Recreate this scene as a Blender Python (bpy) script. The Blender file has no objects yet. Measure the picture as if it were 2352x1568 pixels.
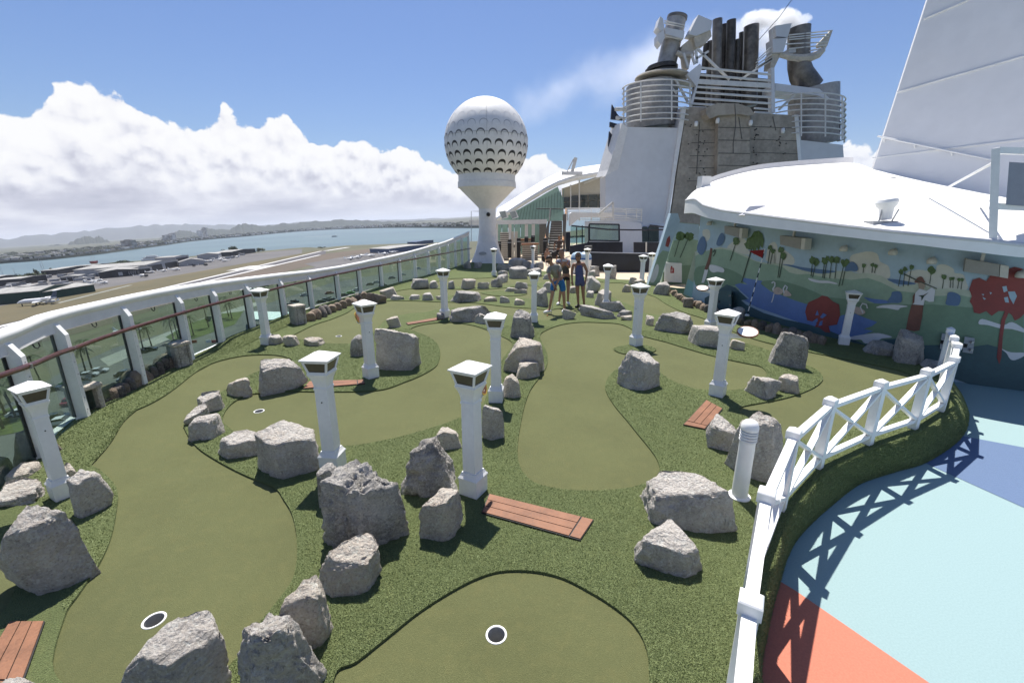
import bpy, bmesh, math, random
import numpy as np
from mathutils import Vector, Matrix
from mathutils.geometry import delaunay_2d_cdt

scene = bpy.context.scene
COL = scene.collection
R = math.radians

# ---------------------------------------------------------------- camera
CAM_H = 2.7
PITCH = R(15.3)
FPX, CX, CY = 1003.0, 1176.0, 784.0          # focal length in the photo measured at 2352 x 1568
cam_d = bpy.data.cameras.new("camera")
cam = bpy.data.objects.new("camera", cam_d)
COL.objects.link(cam)
cam.location = (0, 0, CAM_H)
cam.rotation_euler = (math.pi / 2 - PITCH, 0, 0)
cam_d.sensor_width = 36.0
cam_d.lens = 36.0 * FPX / 2352.0
cam_d.clip_start = 0.05
cam_d.clip_end = 90000.0
scene.camera = cam

# ---------------------------------------------------------------- sun, sky, exposure
SUN_EL, SUN_AZ = R(65.0), R(-8.0)           # azimuth from +Y towards +X
sun_dir = Vector((math.sin(SUN_AZ) * math.cos(SUN_EL), math.cos(SUN_AZ) * math.cos(SUN_EL), math.sin(SUN_EL)))
sun_d = bpy.data.lights.new("sun", 'SUN')
sun_d.energy = 5.0
sun_d.angle = R(0.53)
sun_d.color = (1.0, 0.955, 0.88)
sun = bpy.data.objects.new("sun", sun_d)
COL.objects.link(sun)
sun.location = (0, 0, 60)
sun.rotation_euler = (-sun_dir).to_track_quat('-Z', 'Y').to_euler()

vs = scene.view_settings
vs.view_transform = 'Standard'
vs.look = 'None'
vs.exposure = 0.64
vs.gamma = 1.0
vs.use_curve_mapping = False
scene.cycles.max_bounces = 8
scene.cycles.transparent_max_bounces = 24
scene.cycles.volume_bounces = 3
scene.cycles.use_denoising = True


class NT:
    """Small wrapper for writing node graphs."""
    def __init__(self, tree):
        self.t = tree
        tree.nodes.clear()

    def n(self, kind, **kw):
        nd = self.t.nodes.new(kind)
        for k, v in kw.items():
            if k.startswith('in_'):
                key = k[3:]
                key = int(key) if key.isdigit() else key.replace('_', ' ')
                self.put(nd.inputs[key], v)
            else:
                setattr(nd, k, v)
        return nd

    def put(self, sock, v):
        if isinstance(v, bpy.types.NodeSocket):
            self.t.links.new(v, sock)
        elif isinstance(v, bpy.types.Node):
            self.t.links.new(v.outputs[0], sock)
        else:
            sock.default_value = v

    def math(self, op, a, b=0.0, c=None, clamp=False):
        nd = self.n('ShaderNodeMath', operation=op, use_clamp=clamp)
        self.put(nd.inputs[0], a)
        self.put(nd.inputs[1], b)
        if c is not None:
            self.put(nd.inputs[2], c)
        return nd.outputs[0]

    def mixc(self, f, a, b, mode='MIX'):
        nd = self.n('ShaderNodeMix', data_type='RGBA', blend_type=mode)
        self.put(nd.inputs[0], f)
        self.put(nd.inputs[6], a if not isinstance(a, tuple) else (*a[:3], 1))
        self.put(nd.inputs[7], b if not isinstance(b, tuple) else (*b[:3], 1))
        return nd.outputs[2]

    def ramp(self, f, stops, interp='LINEAR'):
        nd = self.n('ShaderNodeValToRGB')
        cr = nd.color_ramp
        cr.interpolation = interp
        while len(cr.elements) < len(stops):
            cr.elements.new(0.5)
        for e, (p, c) in zip(cr.elements, stops):
            e.position = p
            e.color = (*c, 1) if isinstance(c, tuple) else (c, c, c, 1)
        self.put(nd.inputs[0], f)
        return nd.outputs[0]

    def noise(self, vec, scale, detail=4, rough=0.55, dim='3D', lac=2.0):
        nd = self.n('ShaderNodeTexNoise', noise_dimensions=dim)
        nd.inputs['Scale'].default_value = scale
        nd.inputs['Detail'].default_value = detail
        nd.inputs['Roughness'].default_value = rough
        nd.inputs['Lacunarity'].default_value = lac
        if vec is not None:
            self.put(nd.inputs['Vector'], vec)
        return nd.outputs[0]

    def smooth(self, v, lo, hi):
        nd = self.n('ShaderNodeMapRange', interpolation_type='SMOOTHSTEP')
        self.put(nd.inputs[0], v)
        self.put(nd.inputs[1], lo)
        self.put(nd.inputs[2], hi)
        return nd.outputs[0]


def build_world():
    w = bpy.data.worlds.new("World")
    scene.world = w
    w.use_nodes = True
    w.cycles.sampling_method = 'MANUAL'
    w.cycles.sample_map_resolution = 256
    g = NT(w.node_tree)
    out = g.n('ShaderNodeOutputWorld')
    sky = g.n('ShaderNodeTexSky', sky_type='NISHITA')
    sky.sun_disc = False
    sky.sun_elevation = SUN_EL
    sky.sun_rotation = SUN_AZ
    sky.altitude = 0.0
    sky.air_density = 1.25
    sky.dust_density = 0.6
    sky.ozone_density = 3.0
    tinted = g.mixc(1.0, sky.outputs[0], (0.80, 0.92, 1.22), 'MULTIPLY')
    bg_sky = g.n('ShaderNodeBackground', in_Color=tinted, in_Strength=0.057)
    # ---- cumulus bank along the horizon, laid out by direction
    tc = g.n('ShaderNodeTexCoord')
    nrm = g.n('ShaderNodeVectorMath', operation='NORMALIZE')
    g.put(nrm.inputs[0], tc.outputs['Generated'])
    sep = g.n('ShaderNodeSeparateXYZ', in_0=nrm.outputs[0])
    az = g.math('ARCTAN2', sep.outputs[0], sep.outputs[1])                 # 0 ahead, left negative
    el = g.math('MULTIPLY', g.math('ARCSINE', sep.outputs[2]), 180 / math.pi)
    # the ship lists, so the bank leans with the sea horizon
    el = g.math('ADD', el, g.math('MULTIPLY', g.math('SINE', az), -3.4))
    azd = g.math('MULTIPLY', az, 180 / math.pi)
    u = g.math('MULTIPLY_ADD', azd, 1 / 360.0, 0.5)
    fc = g.n('ShaderNodeFloatCurve')
    cm = fc.mapping
    # bank height in degrees above the sea horizon, by azimuth
    prof = [(-180, 9), (-150, 12), (-120, 8), (-95, 11), (-75, 9.5), (-58, 10.5), (-50, 10.8), (-46.6, 11.3), (-44, 12.8), (-41.3, 14.3),
            (-38, 13.0), (-35, 11.6), (-33.2, 11.4), (-31, 13.2), (-29, 12.0), (-25.2, 13.0), (-23.5, 10.6), (-20, 9.9), (-16, 9.4),
            (-11.5, 9.1), (-8, 6.9), (-3, 6.3), (3.4, 7.8), (6.6, 6.1), (10, 5.2), (20, 6.0), (40, 5.0), (60, 8), (90, 6.5), (120, 10), (150, 7), (180, 9)]
    cur = cm.curves[0]
    pts = [((a + 180) / 360.0, h / 20.0) for a, h in prof]
    while len(cur.points) < len(pts):
        cur.points.new(0.5, 0.5)
    for p, (x, y) in zip(cur.points, pts):
        p.location = (x, y)
        p.handle_type = 'AUTO_CLAMPED'
    cm.update()
    g.put(fc.inputs['Value'], u)
    top = g.math('MULTIPLY', fc.outputs[0], 20.0)
    # cloud coordinates: sphere direction, stretched so puffs are round near the horizon
    cmb = g.n('ShaderNodeCombineXYZ', in_0=g.math('MULTIPLY', azd, 0.1), in_1=g.math('MULTIPLY', el, 0.1), in_2=0.0)
    P = cmb.outputs[0]

    def puffs(vec):
        big = g.noise(vec, 1.5, 2, 0.5)
        v1 = g.n('ShaderNodeTexVoronoi', feature='F1', in_Scale=2.6)
        g.put(v1.inputs['Vector'], vec)
        v2 = g.n('ShaderNodeTexVoronoi', feature='F1', in_Scale=7.5)
        g.put(v2.inputs['Vector'], vec)
        s = g.math('MULTIPLY', g.math('SUBTRACT', big, 0.5), 1.6)
        s = g.math('ADD', s, g.math('MULTIPLY', g.math('SUBTRACT', 0.42, v1.outputs['Distance']), 0.9))
        return g.math('ADD', s, g.math('MULTIPLY', g.math('SUBTRACT', 0.42, v2.outputs['Distance']), 0.5))
    nzc = g.n('ShaderNodeTexNoise', in_Scale=5.0, in_Detail=4.0)
    nzc.inputs['Roughness'].default_value = 0.62
    g.put(nzc.inputs['Vector'], P)
    sc = g.n('ShaderNodeVectorMath', operation='SCALE', in_Scale=0.17)
    g.put(sc.inputs[0], nzc.outputs[1])
    warp = g.n('ShaderNodeVectorMath', operation='ADD')
    g.put(warp.inputs[0], P)
    g.put(warp.inputs[1], sc.outputs[0])
    a = g.math('ADD', puffs(warp.outputs[0]), g.math('MULTIPLY', g.math('SUBTRACT', nzc.outputs[0], 0.5), 0.9))
    off = g.n('ShaderNodeVectorMath', operation='ADD')
    g.put(off.inputs[0], warp.outputs[0])
    off.inputs[1].default_value = (0.03, 0.085, 0.0)
    b = g.math('ADD', puffs(off.outputs[0]), 0.0)
    depth = g.math('SUBTRACT', top, el)                                     # degrees below the bank's top
    dens = g.math('MULTIPLY_ADD', a, 2.0, g.math('SUBTRACT', depth, 0.35))
    mask = g.smooth(dens, -0.12, 0.26)
    # light falls from above: a puff darkens where there is more cloud above it
    lit = g.math('SUBTRACT', a, b)
    lit = g.math('MULTIPLY_ADD', lit, 0.95, 0.57)
    height = g.math('DIVIDE', el, g.math('MAXIMUM', top, 1.0))
    lit2 = g.math('ADD', lit, g.math('MULTIPLY', g.math('SUBTRACT', height, 0.45), 0.85))
    stretch = g.n('ShaderNodeVectorMath', operation='MULTIPLY')
    g.put(stretch.inputs[0], P)
    stretch.inputs[1].default_value = (0.55, 2.1, 1.0)
    bands = g.noise(stretch.outputs[0], 1.7, 5, 0.6)
    base_lit = g.math('MULTIPLY_ADD', g.math('SUBTRACT', bands, 0.5), 1.9, 0.28)
    k = g.smooth(height, 0.22, 0.62)
    L = g.math('ADD', g.math('MULTIPLY', lit2, k), g.math('MULTIPLY', base_lit, g.math('SUBTRACT', 1.0, k)))
    ccol = g.ramp(L, [(0.0, (0.46, 0.475, 0.58)), (0.25, (0.60, 0.61, 0.71)), (0.5, (0.80, 0.81, 0.88)), (0.72, (0.94, 0.94, 0.97)), (1.0, (1.0, 1.0, 1.0))])
    haze = g.smooth(el, 3.2, -0.5)
    ccol = g.mixc(g.math('MULTIPLY', haze, 0.75), ccol, (0.585, 0.61, 0.73))
    bg_c = g.n('ShaderNodeBackground', in_Color=ccol, in_Strength=0.64)
    below = g.smooth(el, -4.0, -1.5)
    mask = g.math('MULTIPLY', mask, below)
    mx = g.n('ShaderNodeMixShader', in_0=mask)
    g.put(mx.inputs[1], bg_sky.outputs[0])
    g.put(mx.inputs[2], bg_c.outputs[0])
    g.put(out.inputs[0], mx.outputs[0])


build_world()

# ---------------------------------------------------------------- where things stand, read off the photo
def ray(x, y):
    rx, ry = (x - CX) / FPX, -(y - CY) / FPX
    c, s = math.cos(PITCH), math.sin(PITCH)
    return np.array([rx, c + ry * s, -s + ry * c])


EYE = np.array([0.0, 0.0, CAM_H])


def gp(x, y, z=0.0):
    """Ground point on the deck level z."""
    d = ray(x, y)
    return EYE + d * ((z - CAM_H) / d[2])


def atY(x, y, Y):
    """Point on the upright plane at distance Y ahead."""
    d = ray(x, y)
    return EYE + d * (Y / d[1])


def above(b, x, y):
    d = ray(x, y)
    t = (b[0] * d[0] + b[1] * d[1]) / (d[0] ** 2 + d[1] ** 2)
    return EYE + t * d


def curtain(x, y, line):
    """Point on the upright surface that stands on the plan polyline."""
    d = ray(x, y)
    best = None
    for (ax, ay), (bx, by) in zip(line[:-1], line[1:]):
        ex, ey = bx - ax, by - ay
        den = d[0] * ey - d[1] * ex
        if abs(den) < 1e-9:
            continue
        t = (ax * ey - ay * ex) / den
        s = (ax * d[1] - ay * d[0]) / den
        if t > 0 and -0.001 <= s <= 1.001 and (best is None or t < best):
            best = t
    if best is None:
        raise ValueError("no curtain at %s %s" % (x, y))
    return EYE + d * best


def px_depth(p):
    """Distance along the optical axis."""
    return p[1] * math.cos(PITCH) - (p[2] - CAM_H) * math.sin(PITCH)


# ---------------------------------------------------------------- materials
MATS = {}


def mat(name, col, rough=0.6, var=0.12, scale=8.0, bump=0.0, bscale=60.0, metal=0.0, spec=0.4, col2=None, coat=0.0, grime=0.0, world=False):
    """Painted, stone or plastic surface: base colour broken by two noises, optional relief and grime."""
    if name in MATS:
        return MATS[name]
    m = bpy.data.materials.new(name)
    m.use_nodes = True
    g = NT(m.node_tree)
    out = g.n('ShaderNodeOutputMaterial')
    bs = g.n('ShaderNodeBsdfPrincipled')
    tc = g.n('ShaderNodeTexCoord')
    v = g.n('ShaderNodeNewGeometry').outputs['Position'] if world else tc.outputs['Object']
    n1 = g.noise(v, scale, 5, 0.6)
    n2 = g.noise(v, scale * 7.3, 3, 0.5)
    f = g.math('ADD', g.math('MULTIPLY', n1, 0.65), g.math('MULTIPLY', n2, 0.35))
    c2 = col2 or tuple(c * (1 - 2.2 * var) for c in col)
    c1 = col if col2 else tuple(min(1, c * (1 + var * 0.6)) for c in col)
    c = g.mixc(g.smooth(f, 0.33, 0.67), c2, c1)
    if grime:
        gr = g.noise(v, scale * 0.6, 6, 0.65)
        c = g.mixc(g.math('MULTIPLY', g.smooth(gr, 0.52, 0.75), grime), c, (0.20, 0.17, 0.13))
    g.put(bs.inputs['Base Color'], c)
    rn = g.math('MULTIPLY_ADD', g.math('SUBTRACT', n2, 0.5), 0.3, rough, clamp=True)
    g.put(bs.inputs['Roughness'], rn)
    bs.inputs['Metallic'].default_value = metal
    bs.inputs['Specular IOR Level'].default_value = spec
    bs.inputs['Coat Weight'].default_value = coat
    if bump:
        nb = g.noise(v, bscale, 4, 0.6)
        b = g.n('ShaderNodeBump', in_Strength=1.0, in_Distance=bump)
        g.put(b.inputs['Height'], nb)
        g.put(bs.inputs['Normal'], b.outputs[0])
    g.put(out.inputs[0], bs.outputs[0])
    MATS[name] = m
    return m


def turf_mat(name, dark, mid, light, fine, relief, patch=1.2):
    m = bpy.data.materials.new(name)
    m.use_nodes = True
    g = NT(m.node_tree)
    out = g.n('ShaderNodeOutputMaterial')
    bs = g.n('ShaderNodeBsdfPrincipled')
    pos = g.n('ShaderNodeNewGeometry').outputs['Position']
    big = g.noise(pos, patch, 5, 0.6)
    med = g.noise(pos, 9.0, 4, 0.6)
    fin = g.noise(pos, fine, 3, 0.7)
    vor = g.n('ShaderNodeTexVoronoi', in_Scale=fine * 1.3)
    g.put(vor.inputs['Vector'], pos)
    c = g.ramp(g.math('ADD', g.math('MULTIPLY', fin, 0.7), g.math('MULTIPLY', vor.outputs['Distance'], 0.3)),
               [(0.28, dark), (0.5, mid), (0.72, light)])
    c = g.mixc(g.math('MULTIPLY', g.smooth(big, 0.38, 0.66), 0.38), c, tuple(x * 0.66 for x in mid))
    c = g.mixc(g.math('MULTIPLY', g.smooth(med, 0.45, 0.75), 0.22), c, (light[0] * 1.15, light[1] * 1.0, light[2] * 0.9))
    g.put(bs.inputs['Base Color'], c)
    bs.inputs['Roughness'].default_value = 0.85
    bs.inputs['Specular IOR Level'].default_value = 0.18
    bs.inputs['Sheen Weight'].default_value = 0.22
    bs.inputs['Sheen Roughness'].default_value = 0.55
    bs.inputs['Sheen Tint'].default_value = (0.75, 0.85, 0.42, 1)
    b = g.n('ShaderNodeBump', in_Strength=0.9, in_Distance=relief)
    g.put(b.inputs['Height'], g.math('ADD', fin, g.math('MULTIPLY', vor.outputs['Distance'], 0.6)))
    g.put(bs.inputs['Normal'], b.outputs[0])
    g.put(out.inputs[0], bs.outputs[0])
    MATS[name] = m
    return m


def stone_mat(name, light, dark, warm):
    """Boulder stone: pale crystalline speckle, dark pits, warm stains."""
    m = bpy.data.materials.new(name)
    m.use_nodes = True
    g = NT(m.node_tree)
    out = g.n('ShaderNodeOutputMaterial')
    bs = g.n('ShaderNodeBsdfPrincipled')
    pos = g.n('ShaderNodeNewGeometry').outputs['Position']
    big = g.noise(pos, 3.2, 6, 0.65)
    sp = g.noise(pos, 55.0, 4, 0.75)
    v = g.n('ShaderNodeTexVoronoi', in_Scale=38.0)
    g.put(v.inputs['Vector'], pos)
    c = g.mixc(g.smooth(big, 0.30, 0.64), dark, light)
    c = g.mixc(g.math('MULTIPLY', g.smooth(g.noise(pos, 5.5, 4, 0.6), 0.52, 0.72), 0.55), c, warm)
    c = g.mixc(g.math('MULTIPLY', g.smooth(sp, 0.50, 0.72), 0.75), c, tuple(x * 0.42 for x in dark))
    fk = g.noise(pos, 26.0, 3, 0.8)
    c = g.mixc(g.math('MULTIPLY', g.smooth(fk, 0.50, 0.36), 0.6), c, tuple(min(0.70, x * 1.3) for x in light))
    c = g.mixc(g.math('MULTIPLY', g.smooth(sp, 0.46, 0.28), 0.6), c, tuple(min(0.74, x * 1.5) for x in light))
    g.put(bs.inputs['Base Color'], c)
    bs.inputs['Roughness'].default_value = 0.86
    bs.inputs['Specular IOR Level'].default_value = 0.25
    h = g.math('ADD', g.math('MULTIPLY', g.noise(pos, 13, 9, 0.70), 1.0), g.math('MULTIPLY', v.outputs['Distance'], 0.16))
    b = g.n('ShaderNodeBump', in_Strength=1.0, in_Distance=0.085)
    g.put(b.inputs['Height'], h)
    g.put(bs.inputs['Normal'], b.outputs[0])
    g.put(out.inputs[0], bs.outputs[0])
    MATS[name] = m
    return m


def glass_mat(name, tint, trans=0.75, rough=0.02):
    m = bpy.data.materials.new(name)
    m.use_nodes = True
    g = NT(m.node_tree)
    out = g.n('ShaderNodeOutputMaterial')
    tr = g.n('ShaderNodeBsdfTransparent', in_Color=(*tint, 1))
    gl = g.n('ShaderNodeBsdfGlossy', in_Color=(0.9, 0.95, 0.95, 1), in_Roughness=rough)
    df = g.n('ShaderNodeBsdfDiffuse', in_Color=(tint[0] * 0.55, tint[1] * 0.6, tint[2] * 0.6, 1))
    lwt = g.n('ShaderNodeLayerWeight', in_Blend=0.5)
    fr = g.n('ShaderNodeMath', operation='MULTIPLY_ADD')
    g.put(fr.inputs[0], g.math('POWER', lwt.outputs['Facing'], 4.0))
    fr.inputs[1].default_value = 0.45
    fr.inputs[2].default_value = 0.035
    m1 = g.n('ShaderNodeMixShader', in_0=trans)
    g.put(m1.inputs[1], df.outputs[0])
    g.put(m1.inputs[2], tr.outputs[0])
    m2 = g.n('ShaderNodeMixShader')
    g.put(m2.inputs[0], fr.outputs[0])
    g.put(m2.inputs[1], m1.outputs[0])
    g.put(m2.inputs[2], gl.outputs[0])
    g.put(out.inputs[0], m2.outputs[0])
    MATS[name] = m
    return m


M = {}
M['white'] = mat('white_paint', (0.78, 0.78, 0.77), 0.42, 0.03, 3.0, 0.0, grime=0.10)
M['white_old'] = mat('white_paint_weathered', (0.74, 0.73, 0.71), 0.55, 0.05, 0.7, 0.002, 9.0, grime=0.22)
M['plate'] = mat('white_steel_plate', (0.74, 0.74, 0.75), 0.5, 0.03, 0.35, 0.02, 0.9, grime=0.10)
M['roofwhite'] = mat('white_roof_coating', (0.80, 0.80, 0.78), 0.55, 0.03, 0.8, 0.0, grime=0.08)
M['green'] = turf_mat('putting_green_turf', (0.064, 0.070, 0.028), (0.098, 0.104, 0.042), (0.138, 0.143, 0.062), 150.0, 0.006, 0.8)
M['rough'] = turf_mat('rough_turf', (0.064, 0.088, 0.030), (0.108, 0.138, 0.051), (0.172, 0.204, 0.084), 85.0, 0.03, 1.3)
M['stone'] = stone_mat('grey_boulder_stone', (0.60, 0.555, 0.50), (0.41, 0.375, 0.34), (0.48, 0.41, 0.335))
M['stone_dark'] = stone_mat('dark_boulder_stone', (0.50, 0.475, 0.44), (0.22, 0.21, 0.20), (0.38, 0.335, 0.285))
M['stone_tan'] = stone_mat('tan_boulder_stone', (0.62, 0.55, 0.47), (0.44, 0.385, 0.325), (0.50, 0.41, 0.32))
M['stone_brown'] = stone_mat('brown_boulder_stone', (0.30, 0.255, 0.215), (0.17, 0.14, 0.125), (0.26, 0.20, 0.15))
M['cobble_tan'] = stone_mat('tan_cobble', (0.32, 0.255, 0.195), (0.20, 0.155, 0.12), (0.30, 0.21, 0.15))
M['cobble_grey'] = stone_mat('dark_cobble', (0.20, 0.18, 0.165), (0.10, 0.09, 0.085), (0.18, 0.14, 0.12))
M['pane'] = mat('dusky_lantern_pane', (0.095, 0.082, 0.062), 0.18, 0.1, 3.0, spec=0.5)
M['dark'] = mat('black_rubber', (0.018, 0.018, 0.02), 0.6, 0.2, 5.0)
M['navy'] = mat('navy_paint', (0.012, 0.016, 0.032), 0.4, 0.15, 1.5, 0.0)
M['steel'] = mat('galvanised_steel', (0.42, 0.42, 0.43), 0.35, 0.1, 9.0, metal=0.8)
M['wood'] = mat('composite_decking', (0.235, 0.105, 0.055), 0.62, 0.14, 6.0, 0.003, 40.0)
M['handrail'] = mat('varnished_teak', (0.075, 0.022, 0.014), 0.35, 0.25, 12.0, coat=0.2)
M['beige'] = mat('beige_deck_floor', (0.52, 0.43, 0.31), 0.75, 0.06, 1.2, world=True)
M['aqua'] = mat('aqua_rubber_floor', (0.285, 0.405, 0.415), 0.8, 0.05, 70.0, 0.004, 260.0, world=True, grime=0.05)
M['blue'] = mat('blue_rubber_floor', (0.115, 0.175, 0.300), 0.8, 0.06, 70.0, 0.004, 260.0, world=True, grime=0.05)
M['coral'] = mat('coral_rubber_floor', (0.56, 0.185, 0.120), 0.8, 0.06, 70.0, 0.004, 260.0, world=True, grime=0.05)
M['glass'] = glass_mat('green_tinted_glass', (0.70, 0.79, 0.75), 0.975)
M['hull'] = mat('hull_paint', (0.7, 0.7, 0.7), 0.5, 0.04, 0.2)


# ---------------------------------------------------------------- mesh building
class MB:
    """Collects shapes, then links them as one mesh object."""
    def __init__(self):
        self.v, self.f = [], []

    def add(self, vs, fs):
        o = len(self.v)
        self.v.extend([tuple(float(c) for c in p) for p in vs])
        self.f.extend([tuple(i + o for i in f) for f in fs])
        return self

    def box(self, c, s, rz=0.0, mtx=None):
        hx, hy, hz = s[0] / 2, s[1] / 2, s[2] / 2
        vs = [Vector((x, y, z)) for z in (-hz, hz) for y in (-hy, hy) for x in (-hx, hx)]
        m = mtx or Matrix.Rotation(rz, 3, 'Z')
        vs = [m @ p + Vector(c) for p in vs]
        return self.add(vs, [(0, 2, 3, 1), (4, 5, 7, 6), (0, 1, 5, 4), (2, 6, 7, 3), (0, 4, 6, 2), (1, 3, 7, 5)])

    def beam(self, a, b, w, h=None, up=(0, 0, 1)):
        """Rectangular bar from a to b, w across, h tall."""
        h = h or w
        a, b, up = Vector(a), Vector(b), Vector(up)
        d = (b - a).normalized()
        s = d.cross(up)
        if s.length < 1e-4:
            s = d.cross(Vector((1, 0, 0)))
        s.normalize()
        t = s.cross(d)
        vs = []
        for p in (a, b):
            for (i, j) in ((-1, -1), (1, -1), (1, 1), (-1, 1)):
                vs.append(p + s * (i * w / 2) + t * (j * h / 2))
        return self.add(vs, [(3, 2, 1, 0), (4, 5, 6, 7), (0, 1, 5, 4), (1, 2, 6, 5), (2, 3, 7, 6), (3, 0, 4, 7)])

    def tube(self, pts, r, n=8, cap=True):
        pts = [Vector(p) for p in pts]
        rs = r if isinstance(r, (list, tuple)) else [r] * len(pts)
        rings, prev = [], None
        for i, p in enumerate(pts):
            d = (pts[min(i + 1, len(pts) - 1)] - pts[max(i - 1, 0)]).normalized()
            if prev is None:
                u = d.cross(Vector((0, 0, 1)))
                if u.length < 1e-3:
                    u = d.cross(Vector((1, 0, 0)))
            else:
                u = prev - d * prev.dot(d)
            u.normalize()
            prev = u
            w = d.cross(u)
            rings.append([p + (u * math.cos(2 * math.pi * k / n) + w * math.sin(2 * math.pi * k / n)) * rs[i] for k in range(n)])
        vs = [p for rg in rings for p in rg]
        fs = []
        for i in range(len(pts) - 1):
            for k in range(n):
                a, b = i * n + k, i * n + (k + 1) % n
                fs.append((a, b, b + n, a + n))
        if cap:
            fs.append(tuple(reversed(range(n))))
            fs.append(tuple(range((len(pts) - 1) * n, len(pts) * n)))
        return self.add(vs, fs)

    def lathe(self, prof, n=24, c=(0, 0, 0), a0=0.0, a1=2 * math.pi, cap=False, sq=None):
        full = abs(a1 - a0 - 2 * math.pi) < 1e-6
        m = n if full else n + 1
        vs = []
        for r, z in prof:
            for k in range(m):
                a = a0 + (a1 - a0) * k / n
                vs.append((c[0] + r * math.cos(a), c[1] + r * math.sin(a), c[2] + z))
        fs = []
        for i in range(len(prof) - 1):
            for k in range(n):
                p, q = i * m + k, i * m + (k + 1) % m
                fs.append((p, q, q + m, p + m))
        if cap and full:
            fs.append(tuple(reversed(range(m))))
            fs.append(tuple(range((len(prof) - 1) * m, len(prof) * m)))
        return self.add(vs, fs)

    def square(self, prof, rz=0.0, c=(0, 0, 0), cap=True):
        """Square stack of (half width, z) levels."""
        vs, fs = [], []
        for h, z in prof:
            for (i, j) in ((-1, -1), (1, -1), (1, 1), (-1, 1)):
                x, y = i * h, j * h
                vs.append((c[0] + x * math.cos(rz) - y * math.sin(rz), c[1] + x * math.sin(rz) + y * math.cos(rz), c[2] + z))
        for i in range(len(prof) - 1):
            for k in range(4):
                p, q = i * 4 + k, i * 4 + (k + 1) % 4
                fs.append((p, q, q + 4, p + 4))
        if cap:
            fs.append((3, 2, 1, 0))
            o = (len(prof) - 1) * 4
            fs.append((o, o + 1, o + 2, o + 3))
        return self.add(vs, fs)

    def prism(self, poly, z0, z1):
        n = len(poly)
        vs = [(p[0], p[1], z0) for p in poly] + [(p[0], p[1], z1) for p in poly]
        fs = [tuple(reversed(range(n))), tuple(range(n, 2 * n))] + [(k, (k + 1) % n, n + (k + 1) % n, n + k) for k in range(n)]
        return self.add(vs, fs)

    def slab(self, pts, off):
        """Flat polygon of 3D points thickened by the vector off."""
        n = len(pts)
        off = Vector(off)
        a = [Vector(p) for p in pts]
        vs = a + [p + off for p in a]
        fs = [tuple(reversed(range(n))), tuple(range(n, 2 * n))] + [(k, (k + 1) % n, n + (k + 1) % n, n + k) for k in range(n)]
        return self.add(vs, fs)

    def strip(self, A, B):
        """Ruled sheet between two equally long lines of points."""
        n = len(A)
        return self.add(list(A) + list(B), [(i, i + 1, n + i + 1, n + i) for i in range(n - 1)])

    def mesh(self, name, m, smooth=False, fix=True):
        me = bpy.data.meshes.new(name)
        me.from_pydata(self.v, [], self.f)
        if fix:
            bm = bmesh.new()
            bm.from_mesh(me)
            bmesh.ops.recalc_face_normals(bm, faces=bm.faces)
            bm.to_mesh(me)
            bm.free()
        me.update()
        if smooth:
            me.polygons.foreach_set('use_smooth', [True] * len(me.polygons))
            if smooth == 'auto':
                try:
                    me.set_sharp_from_angle(angle=R(35))
                except Exception:
                    pass
        if m:
            me.materials.append(m)
        return me

    def build(self, name, m, parent=None, smooth=False, world=False, fix=True):
        me = self.mesh(name, m, smooth, fix)
        if parent is not None and world:
            o = parent.location
            me.transform(Matrix.Translation((-o[0], -o[1], -o[2])))
        ob = bpy.data.objects.new(name, me)
        COL.objects.link(ob)
        ob.parent = parent
        return ob


def tag(o, label=None, cat=None, group=None, kind=None):
    if label:
        o['label'] = label
    if cat:
        o['category'] = cat
    if group:
        o['group'] = group
    if kind:
        o['kind'] = kind
    return o


def thing(name, label, cat, loc=(0, 0, 0), rz=0.0, group=None):
    o = bpy.data.objects.new(name, None)
    o.empty_display_size = 0.1
    COL.objects.link(o)
    o.location = tuple(float(c) for c in loc)
    o.rotation_euler = (0, 0, rz)
    return tag(o, label, cat, group)


def link_mesh(name, me, parent=None, loc=(0, 0, 0), rz=0.0):
    o = bpy.data.objects.new(name, me)
    COL.objects.link(o)
    o.location = tuple(float(c) for c in loc)
    o.rotation_euler = (0, 0, rz)
    o.parent = parent
    return o


def copy_tree(o, parent=None):
    c = o.copy()
    COL.objects.link(c)
    c.parent = parent
    for ch in list(o.children):
        copy_tree(ch, c)
    return c


def resample(line, step):
    out = [np.array(line[0], float)]
    for a, b in zip(line[:-1], line[1:]):
        a, b = np.array(a, float), np.array(b, float)
        n = max(1, int(round(np.linalg.norm(b - a) / step)))
        for k in range(1, n + 1):
            out.append(a + (b - a) * k / n)
    return out


def spline(pts, per=8, closed=False):
    """Catmull-Rom curve through the points."""
    P = [np.array(p, float) for p in pts]
    n = len(P)
    out = []
    rng = range(n) if closed else range(n - 1)
    for i in rng:
        p0 = P[(i - 1) % n] if closed else P[max(i - 1, 0)]
        p1, p2 = P[i], P[(i + 1) % n]
        p3 = P[(i + 2) % n] if closed else P[min(i + 2, n - 1)]
        for k in range(per):
            t = k / per
            out.append(0.5 * ((2 * p1) + (-p0 + p2) * t + (2 * p0 - 5 * p1 + 4 * p2 - p3) * t * t + (-p0 + 3 * p1 - 3 * p2 + p3) * t ** 3))
    if not closed:
        out.append(P[-1])
    return out


def inside(p, poly):
    x, y = p[0], p[1]
    c = False
    n = len(poly)
    for i in range(n):
        x1, y1 = poly[i][0], poly[i][1]
        x2, y2 = poly[i - 1][0], poly[i - 1][1]
        if (y1 > y) != (y2 > y) and x < (x2 - x1) * (y - y1) / (y2 - y1) + x1:
            c = not c
    return c


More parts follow.
